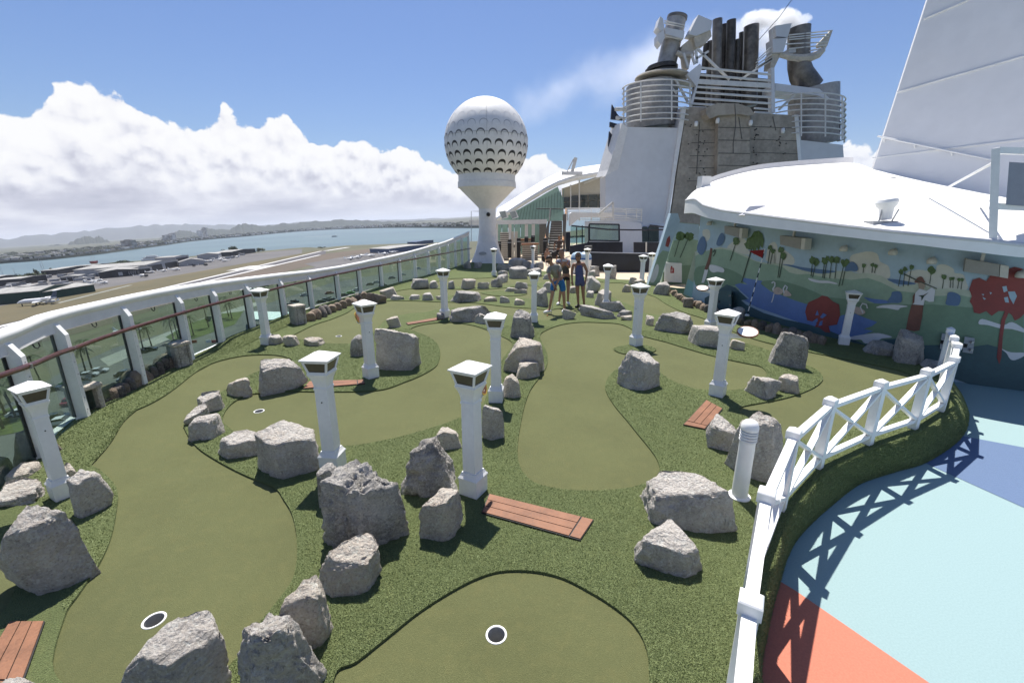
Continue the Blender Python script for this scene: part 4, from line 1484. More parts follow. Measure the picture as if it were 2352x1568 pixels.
# domed roof from the gutter to the ridge
ridge = [atY(1598, 440, 17.2), atY(1606, 435, 17.8), atY(1630, 421, 18.4), atY(1658, 410, 19.0), atY(1715, 395, 19.5), atY(1772, 386, 19.5), atY(1887, 377, 18.5), atY(1960, 375, 17.0), atY(2004, 388, 15.2), atY(2049, 400, 14.6), atY(2143, 427, 13.8), atY(2249, 470, 12.9), atY(2352, 512, 12.0), np.array([16.5, 10.5, 2.5])]
ridge = spline(ridge, 6)
rg_e = []
Ls = [0]
for a, b in zip(ridge[:-1], ridge[1:]):
    Ls.append(Ls[-1] + np.linalg.norm(b - a))
front = [np.array([p[0], p[1], zg(p[1]) + 0.03]) for p in roof_line[12:]]
Lf = [0]
for a, b in zip(front[:-1], front[1:]):
    Lf.append(Lf[-1] + np.linalg.norm(b - a))
NR = 60
rowsF = [np.array([np.interp(t, np.array(Lf) / Lf[-1], [p[k] for p in front]) for k in range(3)]) for t in np.linspace(0, 1, NR)]
rowsB = [np.array([np.interp(t, np.array(Ls) / Ls[-1], [p[k] for p in ridge]) for k in range(3)]) for t in np.linspace(0, 1, NR)]
mb = MB()
lv = []
for s in np.linspace(0, 1, 9):
    lv.append([a + (b - a) * s + np.array([0, 0, 0.10 * math.sin(math.pi * s)]) for a, b in zip(rowsF, rowsB)])
for a, b in zip(lv[:-1], lv[1:]):
    mb.strip(a, b)
mb.build('dome_roof', M['roofwhite'], PB, smooth=True, world=True)
kerb = ridge[2:43]
MB().strip([p + np.array([0, 0, -0.05]) for p in kerb], [p + np.array([0, 0.05, 0.20]) for p in kerb]).build('roof_kerb', mat('kerb_white', (0.62, 0.61, 0.62), 0.5, 0.04, 2), PB, smooth=True, world=True)
hl_ = [atY(1704, 494, 11.75), atY(1722, 474, 11.85), atY(1735, 471, 11.9), atY(1760, 472, 11.85), atY(1751, 498, 11.5)]
MB().slab(hl_, (0.10, 0.9, -0.02)).build('roof_hatch', mat('hatch_grey', (0.55, 0.55, 0.58), 0.5, 0.04, 2), PB, world=True)


def paint(px, m, layer, name='painted_shape'):
    """Flat paint on the mural wall: outline in photo pixels, laid onto the curved wall."""
    dense = []
    n = len(px)
    for i in range(n):
        a, b = np.array(px[i]), np.array(px[(i + 1) % n])
        k = max(1, int(np.linalg.norm(b - a) / 9))
        dense += [tuple(a + (b - a) * j / k) for j in range(k)]
    xs, ys_ = [p[0] for p in dense], [p[1] for p in dense]
    extra_ = []
    if max(xs) - min(xs) > 25:
        for gx in np.arange(min(xs) + 6, max(xs), 12):
            for gy in np.arange(min(ys_) + 6, max(ys_), 18):
                if inside((gx, gy), dense):
                    extra_.append((gx, gy))
    V_, F2 = cdt(dense, [], [], extra_)
    line = off_line(wall_line, 0.003 + 0.0022 * layer)
    mb_ = MB()
    used = sorted({i for f in F2 for i in f})
    idx = {i: k for k, i in enumerate(used)}
    mb_.add([curtain(V_[i][0], V_[i][1], line) for i in used], [tuple(idx[i] for i in f) for f in F2])
    o = mb_.build(name, M[m], PB, world=True, fix=False)
    return o


def blob(cx, cy, rx, ry, n, jag, seed):
    rg = random.Random(seed)
    return [(cx + rx * (1 + rg.uniform(-jag, jag)) * math.cos(2 * math.pi * k / n), cy + ry * (1 + rg.uniform(-jag, jag)) * math.sin(2 * math.pi * k / n)) for k in range(n)]


def smoothp(pts, per=3):
    return [tuple(p) for p in spline(pts, per, True)]


for pts in (q1((285, 800), (285, 740), (300, 700), (370, 680), (430, 672), (490, 690), (510, 745), (560, 770), (580, 800), (575, 870), (450, 860)),
            q1((690, 930), (690, 860), (720, 820), (800, 805), (910, 820), (930, 775), (990, 768), (1050, 800), (1060, 830), (1120, 840), (1145, 900), (1140, 955), (900, 950)),
            r3((1000, 850), (1010, 700), (1100, 650), (1180, 690), (1250, 750), (1268, 810), (1240, 850), (1120, 860)),
            r3((900, 800), (900, 740), (930, 600), (1000, 555), (1040, 600), (1050, 700), (1040, 830)),
            r3((400, 640), (420, 590), (500, 530), (560, 500), (640, 540), (655, 640), (700, 720), (550, 700)),
            r3((75, 470), (80, 400), (160, 400), (170, 500), (110, 555))):
    paint(smoothp(pts), 'mural_cloud', 0, 'painted_cloud')
paint(r3((-20, 690), (60, 690), (200, 640), (300, 622), (420, 640), (560, 700), (650, 730), (760, 800), (900, 828), (1050, 830), (1110, 845), (1300, 900), (1500, 950), (1700, 955), (1820, 930), (2000, 935)) +
      q1((330, 830), (430, 832), (520, 850), (600, 900), (650, 930), (760, 905), (900, 942), (1100, 950), (1300, 965), (1568, 1000), (1568, 1120), (900, 1060), (300, 960)) + r3((1700, 1200), (700, 1100), (-20, 1000)), 'mural_pale', 1, 'painted_hill')
paint(smoothp(r3((1100, 845), (1200, 850), (1350, 880), (1500, 900), (1700, 920), (1810, 942), (1650, 965), (1550, 960), (1400, 930), (1250, 885))), 'mural_blue', 2, 'painted_lake')
paint(smoothp(q1((560, 875), (650, 880), (770, 905), (740, 916), (640, 912))), 'mural_blue', 2, 'painted_lake')
paint(r3((-20, 740), (60, 690), (200, 655), (330, 645), (450, 670), (600, 740), (730, 795), (850, 840), (1000, 850), (1110, 880), (1200, 950), (1300, 975), (1450, 970), (1600, 1000), (1750, 1030), (1900, 1035)) +
      q1((300, 880), (420, 866), (520, 900), (640, 960), (760, 975), (900, 1000), (1100, 992), (1180, 1010), (1300, 1012), (1568, 1060), (1568, 1300), (1000, 1250), (400, 1180)) + r3((1400, 1400), (700, 1200), (-20, 1100)), 'mural_green', 2, 'painted_hill')
paint(smoothp(r3((-20, 900), (150, 860), (300, 880), (450, 920), (600, 1010), (600, 1090), (450, 1125), (300, 1125), (120, 1120), (-20, 1110))), 'mural_green2', 3, 'painted_hill')
paint(q1((-80, 985), (60, 1000), (250, 1020), (380, 1050), (560, 1055), (720, 1060), (900, 1060), (1180, 1085), (1568, 1110), (1568, 1470), (1000, 1450), (700, 1420), (300, 1360), (0, 1290)), 'mural_green2', 3, 'painted_hill')
paint(smoothp(r3((820, 1090), (880, 1060), (1050, 1055), (1250, 1100), (1450, 1170), (1620, 1250), (1700, 1350), (1430, 1380), (1250, 1310), (1000, 1210))), 'mural_green2', 4, 'painted_hill')
paint(r3((610, 1020), (720, 1040), (850, 1060), (825, 1095), (960, 1200), (1110, 1250), (1260, 1310), (1420, 1360), (1600, 1420), (1800, 1500), (1900, 1568), (1800, 1700), (1450, 1640), (1250, 1570), (1000, 1480), (770, 1400), (590, 1300), (680, 1290), (560, 1180), (490, 1110), (560, 1090), (660, 1110), (590, 1060)), 'mural_water', 5, 'painted_lake')
paint(q1((60, 1250), (130, 1200), (230, 1140), (330, 1130), (400, 1160), (490, 1190), (450, 1220), (390, 1240), (460, 1256), (330, 1300), (150, 1290)), 'mural_water', 5, 'painted_lake')
paint(smoothp(q1((390, 1008), (460, 1020), (550, 1030), (590, 1050), (470, 1052))), 'mural_water', 5, 'painted_lake')
paint(r5((-60, 130), (60, 60), (150, 0), (230, 30), (350, 140), (285, 150), (330, 190), (500, 270), (700, 330), (900, 372), (1100, 430), (1250, 490), (1400, 540), (1440, 565), (1580, 565), (1640, 520), (1760, 512), (1960, 575), (2300, 570), (2300, 760), (1960, 740), (1700, 680), (1200, 600), (700, 500), (330, 400), (60, 300), (-60, 260)), 'mural_teal', 6, 'painted_shore')
paint(q1((940, 1364), (1100, 1370), (1200, 1370), (1300, 1355), (1400, 1382), (1480, 1440), (1568, 1432), (1700, 1440), (1700, 1760), (1200, 1660), (940, 1560)), 'mural_teal', 6, 'painted_shore')
for pts in (q1((290, 1300), (400, 1280), (500, 1272), (600, 1300), (520, 1312), (480, 1340), (400, 1347), (370, 1320), (310, 1320)), q1((480, 1085), (530, 1066), (640, 1064), (715, 1075), (660, 1086), (640, 1102), (560, 1088)),
            q1((1235, 1185), (1262, 1168), (1340, 1190), (1420, 1212), (1480, 1190), (1568, 1240), (1600, 1275), (1480, 1242), (1400, 1238), (1300, 1212), (1240, 1207)), q1((1400, 1385), (1470, 1412), (1568, 1415), (1568, 1440), (1500, 1470), (1465, 1460), (1440, 1420)),
            r3((160, 870), (180, 850), (250, 862), (330, 890), (355, 920), (340, 952), (270, 942), (210, 952), (165, 920)), r3((1440, 1025), (1500, 1035), (1590, 1055), (1700, 1060), (1815, 1090), (1810, 1104), (1700, 1088), (1600, 1088), (1480, 1062))):
    paint(smoothp(pts), 'mural_white', 7, 'painted_sand_trap')
for i, (cx, cy, rr, bx, by) in enumerate([(510, 550, 42, 430, 800), (950, 630, 30, 920, 840), (985, 672, 30, 950, 840), (1095, 660, 38, 1050, 1020), (1120, 740, 40, 1070, 1020), (1500, 790, 44, 1480, 1000), (1545, 815, 42, 1500, 1010), (1655, 800, 44, 1630, 1020), (1690, 770, 30, 1650, 1030), (1750, 790, 40, 1720, 1030), (1810, 790, 40, 1790, 1030), (1910, 830, 44, 1840, 1130), (1945, 815, 36, 1880, 1120)]):
    t0, t1 = r3((cx, cy), (bx, by))
    paint([(t0[0] - .8, t0[1]), (t0[0] + .8, t0[1]), (t1[0] + 1, t1[1]), (t1[0] - 1, t1[1])], 'mural_line', 7, 'painted_palm_trunk')
    paint(blob(t0[0], t0[1], rr * .1771, rr * .1771 * 1.15, 13, .28, i), 'mural_palm', 8, 'painted_palm_crown')
for i, (cx, cy, rr, bx, by) in enumerate([(390, 775, 17, 385, 830), (455, 770, 15, 450, 830), (478, 780, 15, 470, 830), (665, 822, 20, 645, 930), (695, 802, 18, 680, 930), (742, 790, 20, 715, 925), (888, 812, 28, 875, 910), (980, 860, 20, 968, 945), (1030, 872, 14, 1025, 940), (1048, 870, 13, 1045, 940), (1090, 880, 13, 1080, 945), (1115, 880, 13, 1105, 950)]):
    t0, t1 = q1((cx, cy), (bx, by))
    paint([(t0[0] - .8, t0[1]), (t0[0] + .8, t0[1]), (t1[0] + 1, t1[1]), (t1[0] - 1, t1[1])], 'mural_line', 7, 'painted_palm_trunk')
    paint(blob(t0[0], t0[1], rr * .3125, rr * .3125, 11, .26, i + 40), 'mural_palm', 8, 'painted_palm_crown')
t0, t1 = r3((735, 560), (580, 1080))
paint([(t0[0] - 1.4, t0[1]), (t0[0] + 1.4, t0[1]), (t1[0] + 1.4, t1[1]), (t1[0] - 1.4, t1[1])], 'mural_line', 7, 'painted_palm_trunk')
paint(r3((740, 420), (800, 410), (850, 450), (870, 540), (850, 640), (820, 600), (800, 690), (780, 620), (740, 730), (720, 640), (690, 660), (640, 640), (610, 580), (640, 560), (650, 510), (700, 490)), 'mural_palm', 8, 'painted_palm_crown')
for pts in (r3((0, 640), (20, 560), (60, 490), (100, 500), (120, 590), (100, 680), (60, 725), (20, 700)), r3((250, 580), (290, 470), (330, 438), (360, 490), (340, 570), (290, 610)), r3((1920, 930), (1950, 850), (2010, 810), (2070, 850), (2090, 900), (2070, 935), (2000, 930)),
            q1((560, 1045), (590, 1000), (600, 970), (650, 965), (670, 990), (665, 1045), (610, 1050)), q1((993, 1060), (1000, 1020), (1010, 975), (1050, 972), (1100, 1000), (1090, 1065), (1040, 1070))):
    paint(smoothp(pts), 'mural_blue', 8, 'painted_bush')
paint(q1((1165, 950), (1190, 880), (1240, 865), (1290, 890), (1320, 850), (1390, 790), (1450, 802), (1500, 785), (1560, 800), (1620, 850), (1620, 1080), (1540, 1160), (1500, 1180), (1480, 1140), (1440, 1110), (1380, 1110), (1330, 1145), (1290, 1110), (1240, 1130), (1200, 1120), (1190, 1070), (1170, 1040), (1185, 1000)), 'mural_red', 8, 'painted_tree_crown')
paint(q1((1440, 1080), (1468, 1090), (1430, 1180), (1412, 1300), (1402, 1450), (1386, 1500), (1368, 1450), (1385, 1300), (1400, 1180)), 'mural_red', 9, 'painted_tree_trunk')
for pts in (q1((1408, 930), (1440, 925), (1447, 962), (1420, 972)), q1((1450, 967), (1500, 965), (1516, 1000), (1490, 1060), (1462, 1010)), q1((1420, 1010), (1450, 1005), (1458, 1048), (1430, 1045)), q1((1255, 985), (1275, 985), (1270, 997)), q1((1315, 970), (1333, 975), (1322, 988)), q1((1262, 1005), (1290, 1020), (1275, 1027))):
    paint(pts, 'mural_sky', 10, 'painted_gap')
paint(r5((890, 260), (900, 215), (920, 170), (1010, 130), (1050, 105), (1100, 115), (1150, 160), (1210, 190), (1220, 290), (1190, 380), (1110, 392), (1128, 455), (1080, 452), (1020, 405), (980, 400), (1000, 370), (960, 350), (910, 340)), 'mural_red', 8, 'painted_tree_crown')
for pts in (r5((1030, 310), (1060, 270), (1095, 290), (1052, 322)), r5((985, 292), (1005, 242), (1020, 290)), r5((960, 350), (1005, 318), (1010, 345), (985, 372)), r5((1030, 350), (1055, 340), (1050, 385), (1015, 392))):
    paint(pts, 'mural_water', 9, 'painted_gap')
# painted golfers and flamingos
paint(q1((742, 1062), (828, 1066), (820, 1150), (800, 1252), (760, 1258), (700, 1246), (718, 1150)), 'mural_brown', 9, 'painted_golfer')
paint(q1((748, 1060), (756, 1010), (770, 975), (800, 945), (850, 962), (890, 937), (915, 955), (905, 1040), (870, 1042), (838, 1028), (830, 1067)), 'mural_white', 10, 'painted_golfer')
paint(q1((788, 892), (838, 890), (842, 930), (830, 952), (795, 947)), 'mural_skin', 10, 'painted_golfer')
paint(smoothp(q1((762, 898), (790, 862), (818, 858), (835, 885), (842, 898), (800, 902))), 'mural_brown', 11, 'painted_golfer')
paint(q1((678, 838), (690, 835), (780, 880), (930, 943), (926, 948), (776, 887)), 'mural_line', 12, 'painted_golf_club')
paint(q1((790, 995), (830, 992), (870, 970), (835, 1000), (815, 1035), (812, 1005)), 'mural_line', 12, 'painted_golfer')
paint(q1((750, 1000), (768, 975), (762, 1045), (748, 1062)), 'mural_brown', 12, 'painted_golfer')
paint(r3((175, 630), (200, 640), (188, 740), (165, 850), (130, 920), (98, 905), (130, 820), (160, 720)), 'mural_brown', 9, 'painted_golfer')
paint(r3((100, 915), (148, 915), (122, 1010), (92, 1085), (58, 1085)), 'mural_white', 9, 'painted_golfer')
paint(r3((200, 690), (225, 650), (242, 660), (240, 700), (215, 745), (205, 735), (228, 700), (230, 668), (212, 695)), 'mural_line', 10, 'painted_golfer')


def ribbon(pts, w):
    L_, R_ = [], []
    for i, p in enumerate(pts):
        a = np.array(pts[min(i + 1, len(pts) - 1)]) - np.array(pts[max(i - 1, 0)])
        a = a / np.linalg.norm(a)
        L_.append((p[0] + a[1] * w, p[1] - a[0] * w))
        R_.append((p[0] - a[1] * w, p[1] + a[0] * w))
    return L_ + R_[::-1]


for body, neck, leg in ((r3((985, 1185), (1040, 1140), (1090, 1160), (1120, 1190), (1090, 1232), (1020, 1232)), r3((990, 1190), (985, 1165), (1010, 1125), (1012, 1085), (990, 1072), (968, 1090)), r3((1000, 1225), (985, 1290), (968, 1340))),
                        (r3((1120, 1245), (1140, 1180), (1180, 1190), (1228, 1248), (1160, 1258)), r3((1130, 1220), (1120, 1160), (1145, 1118), (1172, 1140), (1160, 1175)), None),
                        (q1((290, 1092), (340, 1078), (390, 1102), (400, 1126), (350, 1137)), q1((385, 1125), (365, 1080), (380, 1054), (410, 1062), (417, 1090)), None)):
    paint(smoothp(body), 'mural_pink', 9, 'painted_flamingo')
    paint(ribbon(neck, 1.6), 'mural_white', 10, 'painted_flamingo')
    if leg:
        paint(ribbon(leg, 1.2), 'mural_white', 10, 'painted_flamingo')

# fins and the hose cabinet at the left end of the building
fin = thing('painted_fin', 'leaning buttress painted with sky and hills at the left end of the mural', 'buttress', gp(1502, 656))
Y1 = gp(1502, 656)[1]
pf = [(1489, 655), (1513, 657), (1543, 560), (1562, 507), (1557, 490), (1541, 490)]
MB().slab([atY(x, y, Y1) for x, y in pf], (0.05, 0.45, 0)).build('body', M['mural_sky'], fin, world=True)
MB().slab([atY(x, y, Y1 - 0.004) for x, y in [(1489, 654), (1512, 656), (1537, 578), (1522, 575), (1510, 590)]], (0, -0.004, 0)).build('painted_hill', M['mural_green'], fin, world=True)
MB().slab([atY(x, y, Y1 - 0.010) for x, y in smoothp([(1493, 646), (1498, 628), (1508, 607), (1513, 612), (1511, 630), (1502, 648)])], (0, -0.004, 0)).build('painted_sand_trap', M['mural_white'], fin, world=True)
MB().slab([atY(x, y, Y1 - 0.010) for x, y in [(1528, 565), (1532, 548), (1538, 541), (1540, 552), (1535, 568)]], (0, -0.004, 0)).build('painted_tree', M['mural_red'], fin, world=True)
Y2 = Y1 + 0.75
MB().slab([atY(x, y, Y2) for x, y in [(1515, 668), (1534, 590), (1560, 511), (1606, 515), (1606, 690)]], (0, 0.2, 0)).build('back_panel', M['mural_green'], fin, world=True)
MB().slab([atY(x, y, Y2 - 0.003) for x, y in [(1559, 512), (1605, 516), (1605, 552), (1580, 548), (1548, 552)]], (0, -0.004, 0)).build('painted_sky', M['mural_sky'], fin, world=True)
MB().slab([atY(x, y, Y2 - 0.003) for x, y in [(1523, 625), (1560, 610), (1605, 608), (1605, 688), (1518, 668)]], (0, -0.004, 0)).build('painted_hill', M['mural_green2'], fin, world=True)
for k, (cx, cy, bx, by) in enumerate([(1563, 543, 1549, 590), (1583, 543, 1562, 592)]):
    MB().slab([atY(x, y, Y2 - 0.008) for x, y in blob(cx, cy, 11, 10, 12, .2, k)], (0, -0.003, 0)).build('painted_palm_crown', M['mural_palm'], fin, world=True)
    MB().slab([atY(x, y, Y2 - 0.008) for x, y in [(cx - .7, cy), (cx + .7, cy), (bx + .8, by), (bx - .8, by)]], (0, -0.003, 0)).build('painted_palm_trunk', M['mural_line'], fin, world=True)
Y3 = gp(1600, 688)[1]
fin2 = thing('painted_wedge', 'triangular pale green buttress beside the cobbles at the mural', 'buttress', gp(1598, 688))
MB().slab([atY(x, y, Y3) for x, y in [(1569, 676), (1596, 578), (1627, 700)]], (0.3, 0.5, 0)).build('body', M['mural_pale'], fin2, world=True)
MB().slab([atY(x, y, Y3 - 0.004) for x, y in [(1570, 675), (1580, 640), (1592, 648), (1618, 680), (1625, 697)]], (0, -0.003, 0)).build('painted_lake', mat('mural_aqua', (0.30, 0.50, 0.52), 0.6, 0.04, 2), fin2, world=True)
MB().slab([atY(x, y, Y3 - 0.008) for x, y in blob(1600, 630, 4, 6, 9, .3, 3)], (0, -0.003, 0)).build('painted_flower', M['mural_red'], fin2, world=True)
MB().slab([atY(x, y, Y3 - 0.008) for x, y in ribbon([(1600, 632), (1603, 650), (1595, 672)], 1.0)], (0, -0.003, 0)).build('painted_stem', M['mural_palm'], fin2, world=True)

cb = thing('fire_hose_cabinet', 'white cabinet with a red fire sign on the painted green panel', 'cabinet', atY(1545, 648, Y2 - 0.1))
MB().slab([atY(x, y, Y2 - 0.012) for x, y in [(1526, 602), (1563, 604), (1563, 648), (1525, 646)]], (0, -0.16, 0)).build('door', M['white_old'], cb, world=True)
M['signred'] = mat('fire_sign_red', (0.32, 0.02, 0.02), 0.5, 0.05)
MB().slab([atY(x, y, Y2 - 0.173) for x, y in [(1540, 615), (1548, 615), (1548, 627), (1540, 627)]], (0, -0.006, 0)).build('sign', M['signred'], cb, world=True)
fl_ = MB()
for a in ([(1542.6, 618), (1543.4, 618), (1543.4, 625), (1542.6, 625)], [(1543.4, 618), (1546, 618), (1546, 618.9), (1543.4, 618.9)], [(1543.4, 621), (1545.3, 621), (1545.3, 621.9), (1543.4, 621.9)]):
    fl_.slab([atY(x, y, Y2 - 0.180) for x, y in a], (0, -0.003, 0))
fl_.build('letter_mark', M['white'], cb, world=True)
MB().slab([atY(x, y, Y2 - 0.173) for x, y in [(1541, 611), (1544, 611), (1544, 614.6), (1541, 614.6)]], (0, -0.02, 0)).build('handle', M['signred'], cb, world=True)

# electrical boxes on the wall
for pts, lb in (([(1646, 668), (1680, 668), (1680, 712), (1646, 712)], 'dark painted electrical cabinet at the foot of the mural near the flagstick'),
                (r1((1240, 262), (1345, 275), (1310, 475), (1210, 460)), 'grey hatch on the mural behind the fence end, left one'),
                (r1((1535, 303), (1665, 325), (1640, 525), (1505, 505)), 'grey hatch with two hinges on the mural, right of the fence end')):
    ln = off_line(wall_line, 0.03)
    ln2 = off_line(wall_line, 0.30 if 'cabinet' in lb else 0.09)
    q = [curtain(x, y, ln) for x, y in pts]
    p2 = [curtain(x, y, ln2) for x, y in pts]
    b_ = thing('wall_box', lb, 'box', q[3])
    mm = MB()
    mm.add(q + p2, [(0, 1, 2, 3), (4, 5, 6, 7), (0, 1, 5, 4), (1, 2, 6, 5), (2, 3, 7, 6), (3, 0, 4, 7)])
    mm.build('door', M['mural_teal'] if 'cabinet' in lb else mat('hatch_paint', (0.34, 0.36, 0.38), 0.5, 0.05), b_, world=True)
    hg = MB()
    for s in (0.25, 0.75):
        c = np.array(p2[1]) * (1 - s) + np.array(p2[2]) * s
        hg.box(c + np.array([-0.05, -0.01, 0]), (0.05, 0.03, 0.05))
    hg.build('hinges', M['steel'], b_, world=True)
    c = np.array(p2[0]) * .45 + np.array(p2[3]) * .55 + (np.array(p2[1]) - np.array(p2[0])) * .2
    MB().box(c, (0.04, 0.04, 0.07)).build('latch', M['dark'], b_, world=True)

# flagstick at the wall
fa, fb = curtain(1716, 725, off_line(wall_line, 0.5)), curtain(1757, 571, off_line(wall_line, 0.08))
fs = thing('flagstick', 'striped flagstick with a red pennant leaning on the mural', 'flag', fa)
n_s = 14
for k in range(n_s):
    a_, b_ = fa + (fb - fa) * k / n_s, fa + (fb - fa) * (k + 1) / n_s
    MB().tube([a_, b_], 0.014, 8).build('pole_band', M['white'] if k % 2 else M['navy'], fs, world=True)
e0 = fa + (fb - fa) * 0.985
e1 = fa + (fb - fa) * 0.86
side_ = np.array([-0.42, 0.02, 0.05])
MB().slab([e0, e1, (e0 * .62 + e1 * .38) + side_], (0.004, -0.006, 0)).build('pennant', M['signred'], fs, world=True)
MB().lathe([(0, 0), (0.06, 0), (0.06, 0.03), (0.03, 0.05), (0, 0.05)], 14).build('foot', M['white'], fs)

# loudspeakers and lamps under the eaves
M['spk'] = mat('speaker_grey', (0.30, 0.285, 0.26), 0.7, 0.05, 4)
M['spk_side'] = mat('bracket_beige', (0.55, 0.52, 0.46), 0.5, 0.05, 4)
for pts, lb in ((q8((1065, 605), (1237, 625), (1228, 715), (1068, 678)), 'grey loudspeaker under the eaves above the painted palms'), (q8((620, 528), (742, 545), (735, 622), (622, 590)), 'grey loudspeaker under the eaves above the big painted palm'),
                (q1((1140, 725), (1390, 768), (1382, 858), (1128, 820)), 'long grey loudspeaker under the eaves left of the red painted tree')):
    q = [curtain(x, y, off_line(wall_line, 0.30)) for x, y in pts]
    s_ = thing('loudspeaker', lb, 'speaker', q[3], group='loudspeakers under the eaves')
    n_ = np.cross(q[1] - q[0], q[3] - q[0])
    n_ /= np.linalg.norm(n_)
    if n_[0] < 0:
        n_ = -n_
    MB().slab(q, n_ * 0.22).build('cabinet', M['spk'], s_, world=True)
    e = (q[1] - q[0]) / np.linalg.norm(q[1] - q[0])
    MB().slab([q[1] + e * 0.01, q[1] + e * 0.12, q[2] + e * 0.12, q[2] + e * 0.01], n_ * 0.2).build('side_bracket', M['spk_side'], s_, world=True)
    MB().beam((q[0] + q[1]) / 2 + n_ * 0.1, (q[0] + q[1]) / 2 + n_ * 0.12 + np.array([0, 0, 0.2]), 0.05).build('mount', M['spk_side'], s_, world=True)
for (x, y), lb in ((q1((243, 655))[0], 'small round lamp under the eaves above the painted cloud'), (q1((890, 745))[0], 'small round lamp under the eaves right of the painted golfer'), (q1((605, 680))[0], 'small horn lamp under the eaves left of the painted golfer'), (q1((1548, 845))[0], 'small round lamp at the right edge over the red painted tree'), (q8((500, 510))[0], 'round lamp under the left tip of the eaves')):
    p = curtain(x, y, off_line(wall_line, 0.16))
    s_ = thing('eaves_lamp', lb, 'lamp', p, group='small lamps under the eaves')
    MB().tube([p + np.array([0.12, 0.1, 0.06]), p], 0.03, 8).build('arm', M['spk_side'], s_, world=True)
    MB().lathe([(0.0, -0.05), (0.07, -0.05), (0.085, 0.0), (0.06, 0.06), (0.0, 0.08)], 14).build('head', M['spk_side'], s_, smooth=True)

# things standing on the roof
p = curtain(2030, 528, off_line(roof_line, -0.5))
t = thing('roof_floodlight', 'big white bell shaped floodlight on a box on the dome roof', 'floodlight', p)
sc = px_depth(p) / FPX
MB().box((-0.02, 0.1, 10 * sc), (56 * sc, 0.25, 20 * sc)).build('base_box', mat('lamp_grey', (0.42, 0.42, 0.42), 0.5), t)
MB().box((14 * sc, -0.03, 11 * sc), (28 * sc, 0.02, 8 * sc)).build('base_window', M['white'], t)
bell = MB().lathe([(0.0, 20 * sc), (11 * sc, 20 * sc), (13 * sc, 34 * sc), (14 * sc, 44 * sc), (20 * sc, 52 * sc), (22 * sc, 60 * sc), (19 * sc, 66 * sc), (8 * sc, 70 * sc), (0, 71 * sc)], 20).build('bell', M['white'], t, smooth='auto')
bell.rotation_euler = (0, R(-9), 0)
bell.location = (10 * sc, 0.08, 3 * sc)
for s in (-1, 1):
    MB().beam((s * 15 * sc + 4 * sc, 0.05, 20 * sc), (s * 19 * sc + 10 * sc, 0.05, 46 * sc), 0.02).build('yoke', M['steel'], t)
for (x, y), lb in (((1967, 400), 'tiny spotlight at the back of the dome roof, leftmost'), ((2047, 422), 'tiny spotlight on the dome roof below the mast, middle'), ((2142, 447), 'tiny spotlight on the dome roof below the mast, right'), ((2225, 492), 'tiny spotlight with a looped cable near the roof gantry'), ((2258, 490), 'tiny double spotlight beside the roof gantry')):
    p = atY(x, y, 13.0 if x > 2000 else 16.2)
    t = thing('spotlight', lb, 'spotlight', p, group='tiny spotlights on the dome roof')
    MB().box((0, 0, 0.02), (0.2, 0.12, 0.05)).build('foot', M['white'], t)
    h_ = MB().lathe([(0, 0.05), (0.06, 0.05), (0.08, 0.16), (0.06, 0.17), (0, 0.13)], 12).build('head', M['white_old'], t, smooth='auto')
    MB().lathe([(0, 0.165), (0.05, 0.172)], 12).build('lens', M['dark'], h_)
p = atY(1612, 434, 16.9)
t = thing('roof_light_box', 'white boxy lamp at the left tip of the dome roof', 'lamp', p)
MB().box((0.05, 0, 0.22), (0.36, 0.3, 0.42), R(10)).build('housing', M['white_old'], t)
MB().beam((0, 0, 0.02), (-0.12, 0, -0.12), 0.05).build('foot', M['white_old'], t)
# gantry with a loudspeaker panel at the right edge
g0 = curtain(2280, 557, off_line(roof_line, -0.1))
t = thing('roof_gantry', 'white tubular gantry holding a grey panel at the right edge of the roof', 'gantry', g0)


def same(x, y):
    return above(g0, x, y)


MB().beam(g0, same(2287, 342), 0.10).build('mast', M['white'], t, world=True)
MB().beam(same(2287, 346), same(2287, 346) + np.array([2.2, 0.3, 0.0]), 0.10).build('top_beam', M['white'], t, world=True)
MB().beam(same(2280, 474), same(2280, 474) + np.array([1.6, 0.2, -0.05]), 0.10).build('lower_beam', M['white'], t, world=True)
MB().tube([same(2283, 373), atY(2092, 477, 11.5)], 0.022, 8).build('stay', M['white'], t, world=True)
MB().tube([atY(2092, 477, 11.5), same(2276, 553)], 0.010, 6).build('stay', M['white_old'], t, world=True)
MB().tube([same(2281, 455), atY(2232, 490, 11.0)], 0.02, 8).build('stay', M['white'], t, world=True)
q = same(2316, 362) + np.array([0.0, 0.3, 0])
MB().slab([same(2318, 372), same(2318, 372) + np.array([2.0, 0.35, -0.05]), same(2310, 470) + np.array([2.0, 0.35, -0.1]), same(2310, 470)], (0.5, 0.42, 0)).build('panel', mat('panel_grey', (0.26, 0.27, 0.30), 0.6, 0.04), t, world=True)

# big white mast house behind the roof
m0, m1 = np.array([11.6, 15.0, 4.35]), np.array([13.57, 12.0, 2.67])
up_l = atY(2130, 0, 15.0)
mt = thing('mast_house', 'huge white plated mast base towering at the upper right', 'mast', (12.6, 13.5, 3.0))
edge = up_l - m0
run = m1 - m0
nM = np.cross(run, edge)
nM /= np.linalg.norm(nM)
if nM[1] > 0:
    nM = -nM


def mast_hit(x, y, off=0.0):
    d = ray(x, y)
    o = m0 + nM * off
    return EYE + d * (((o - EYE) @ nM) / (d @ nM))


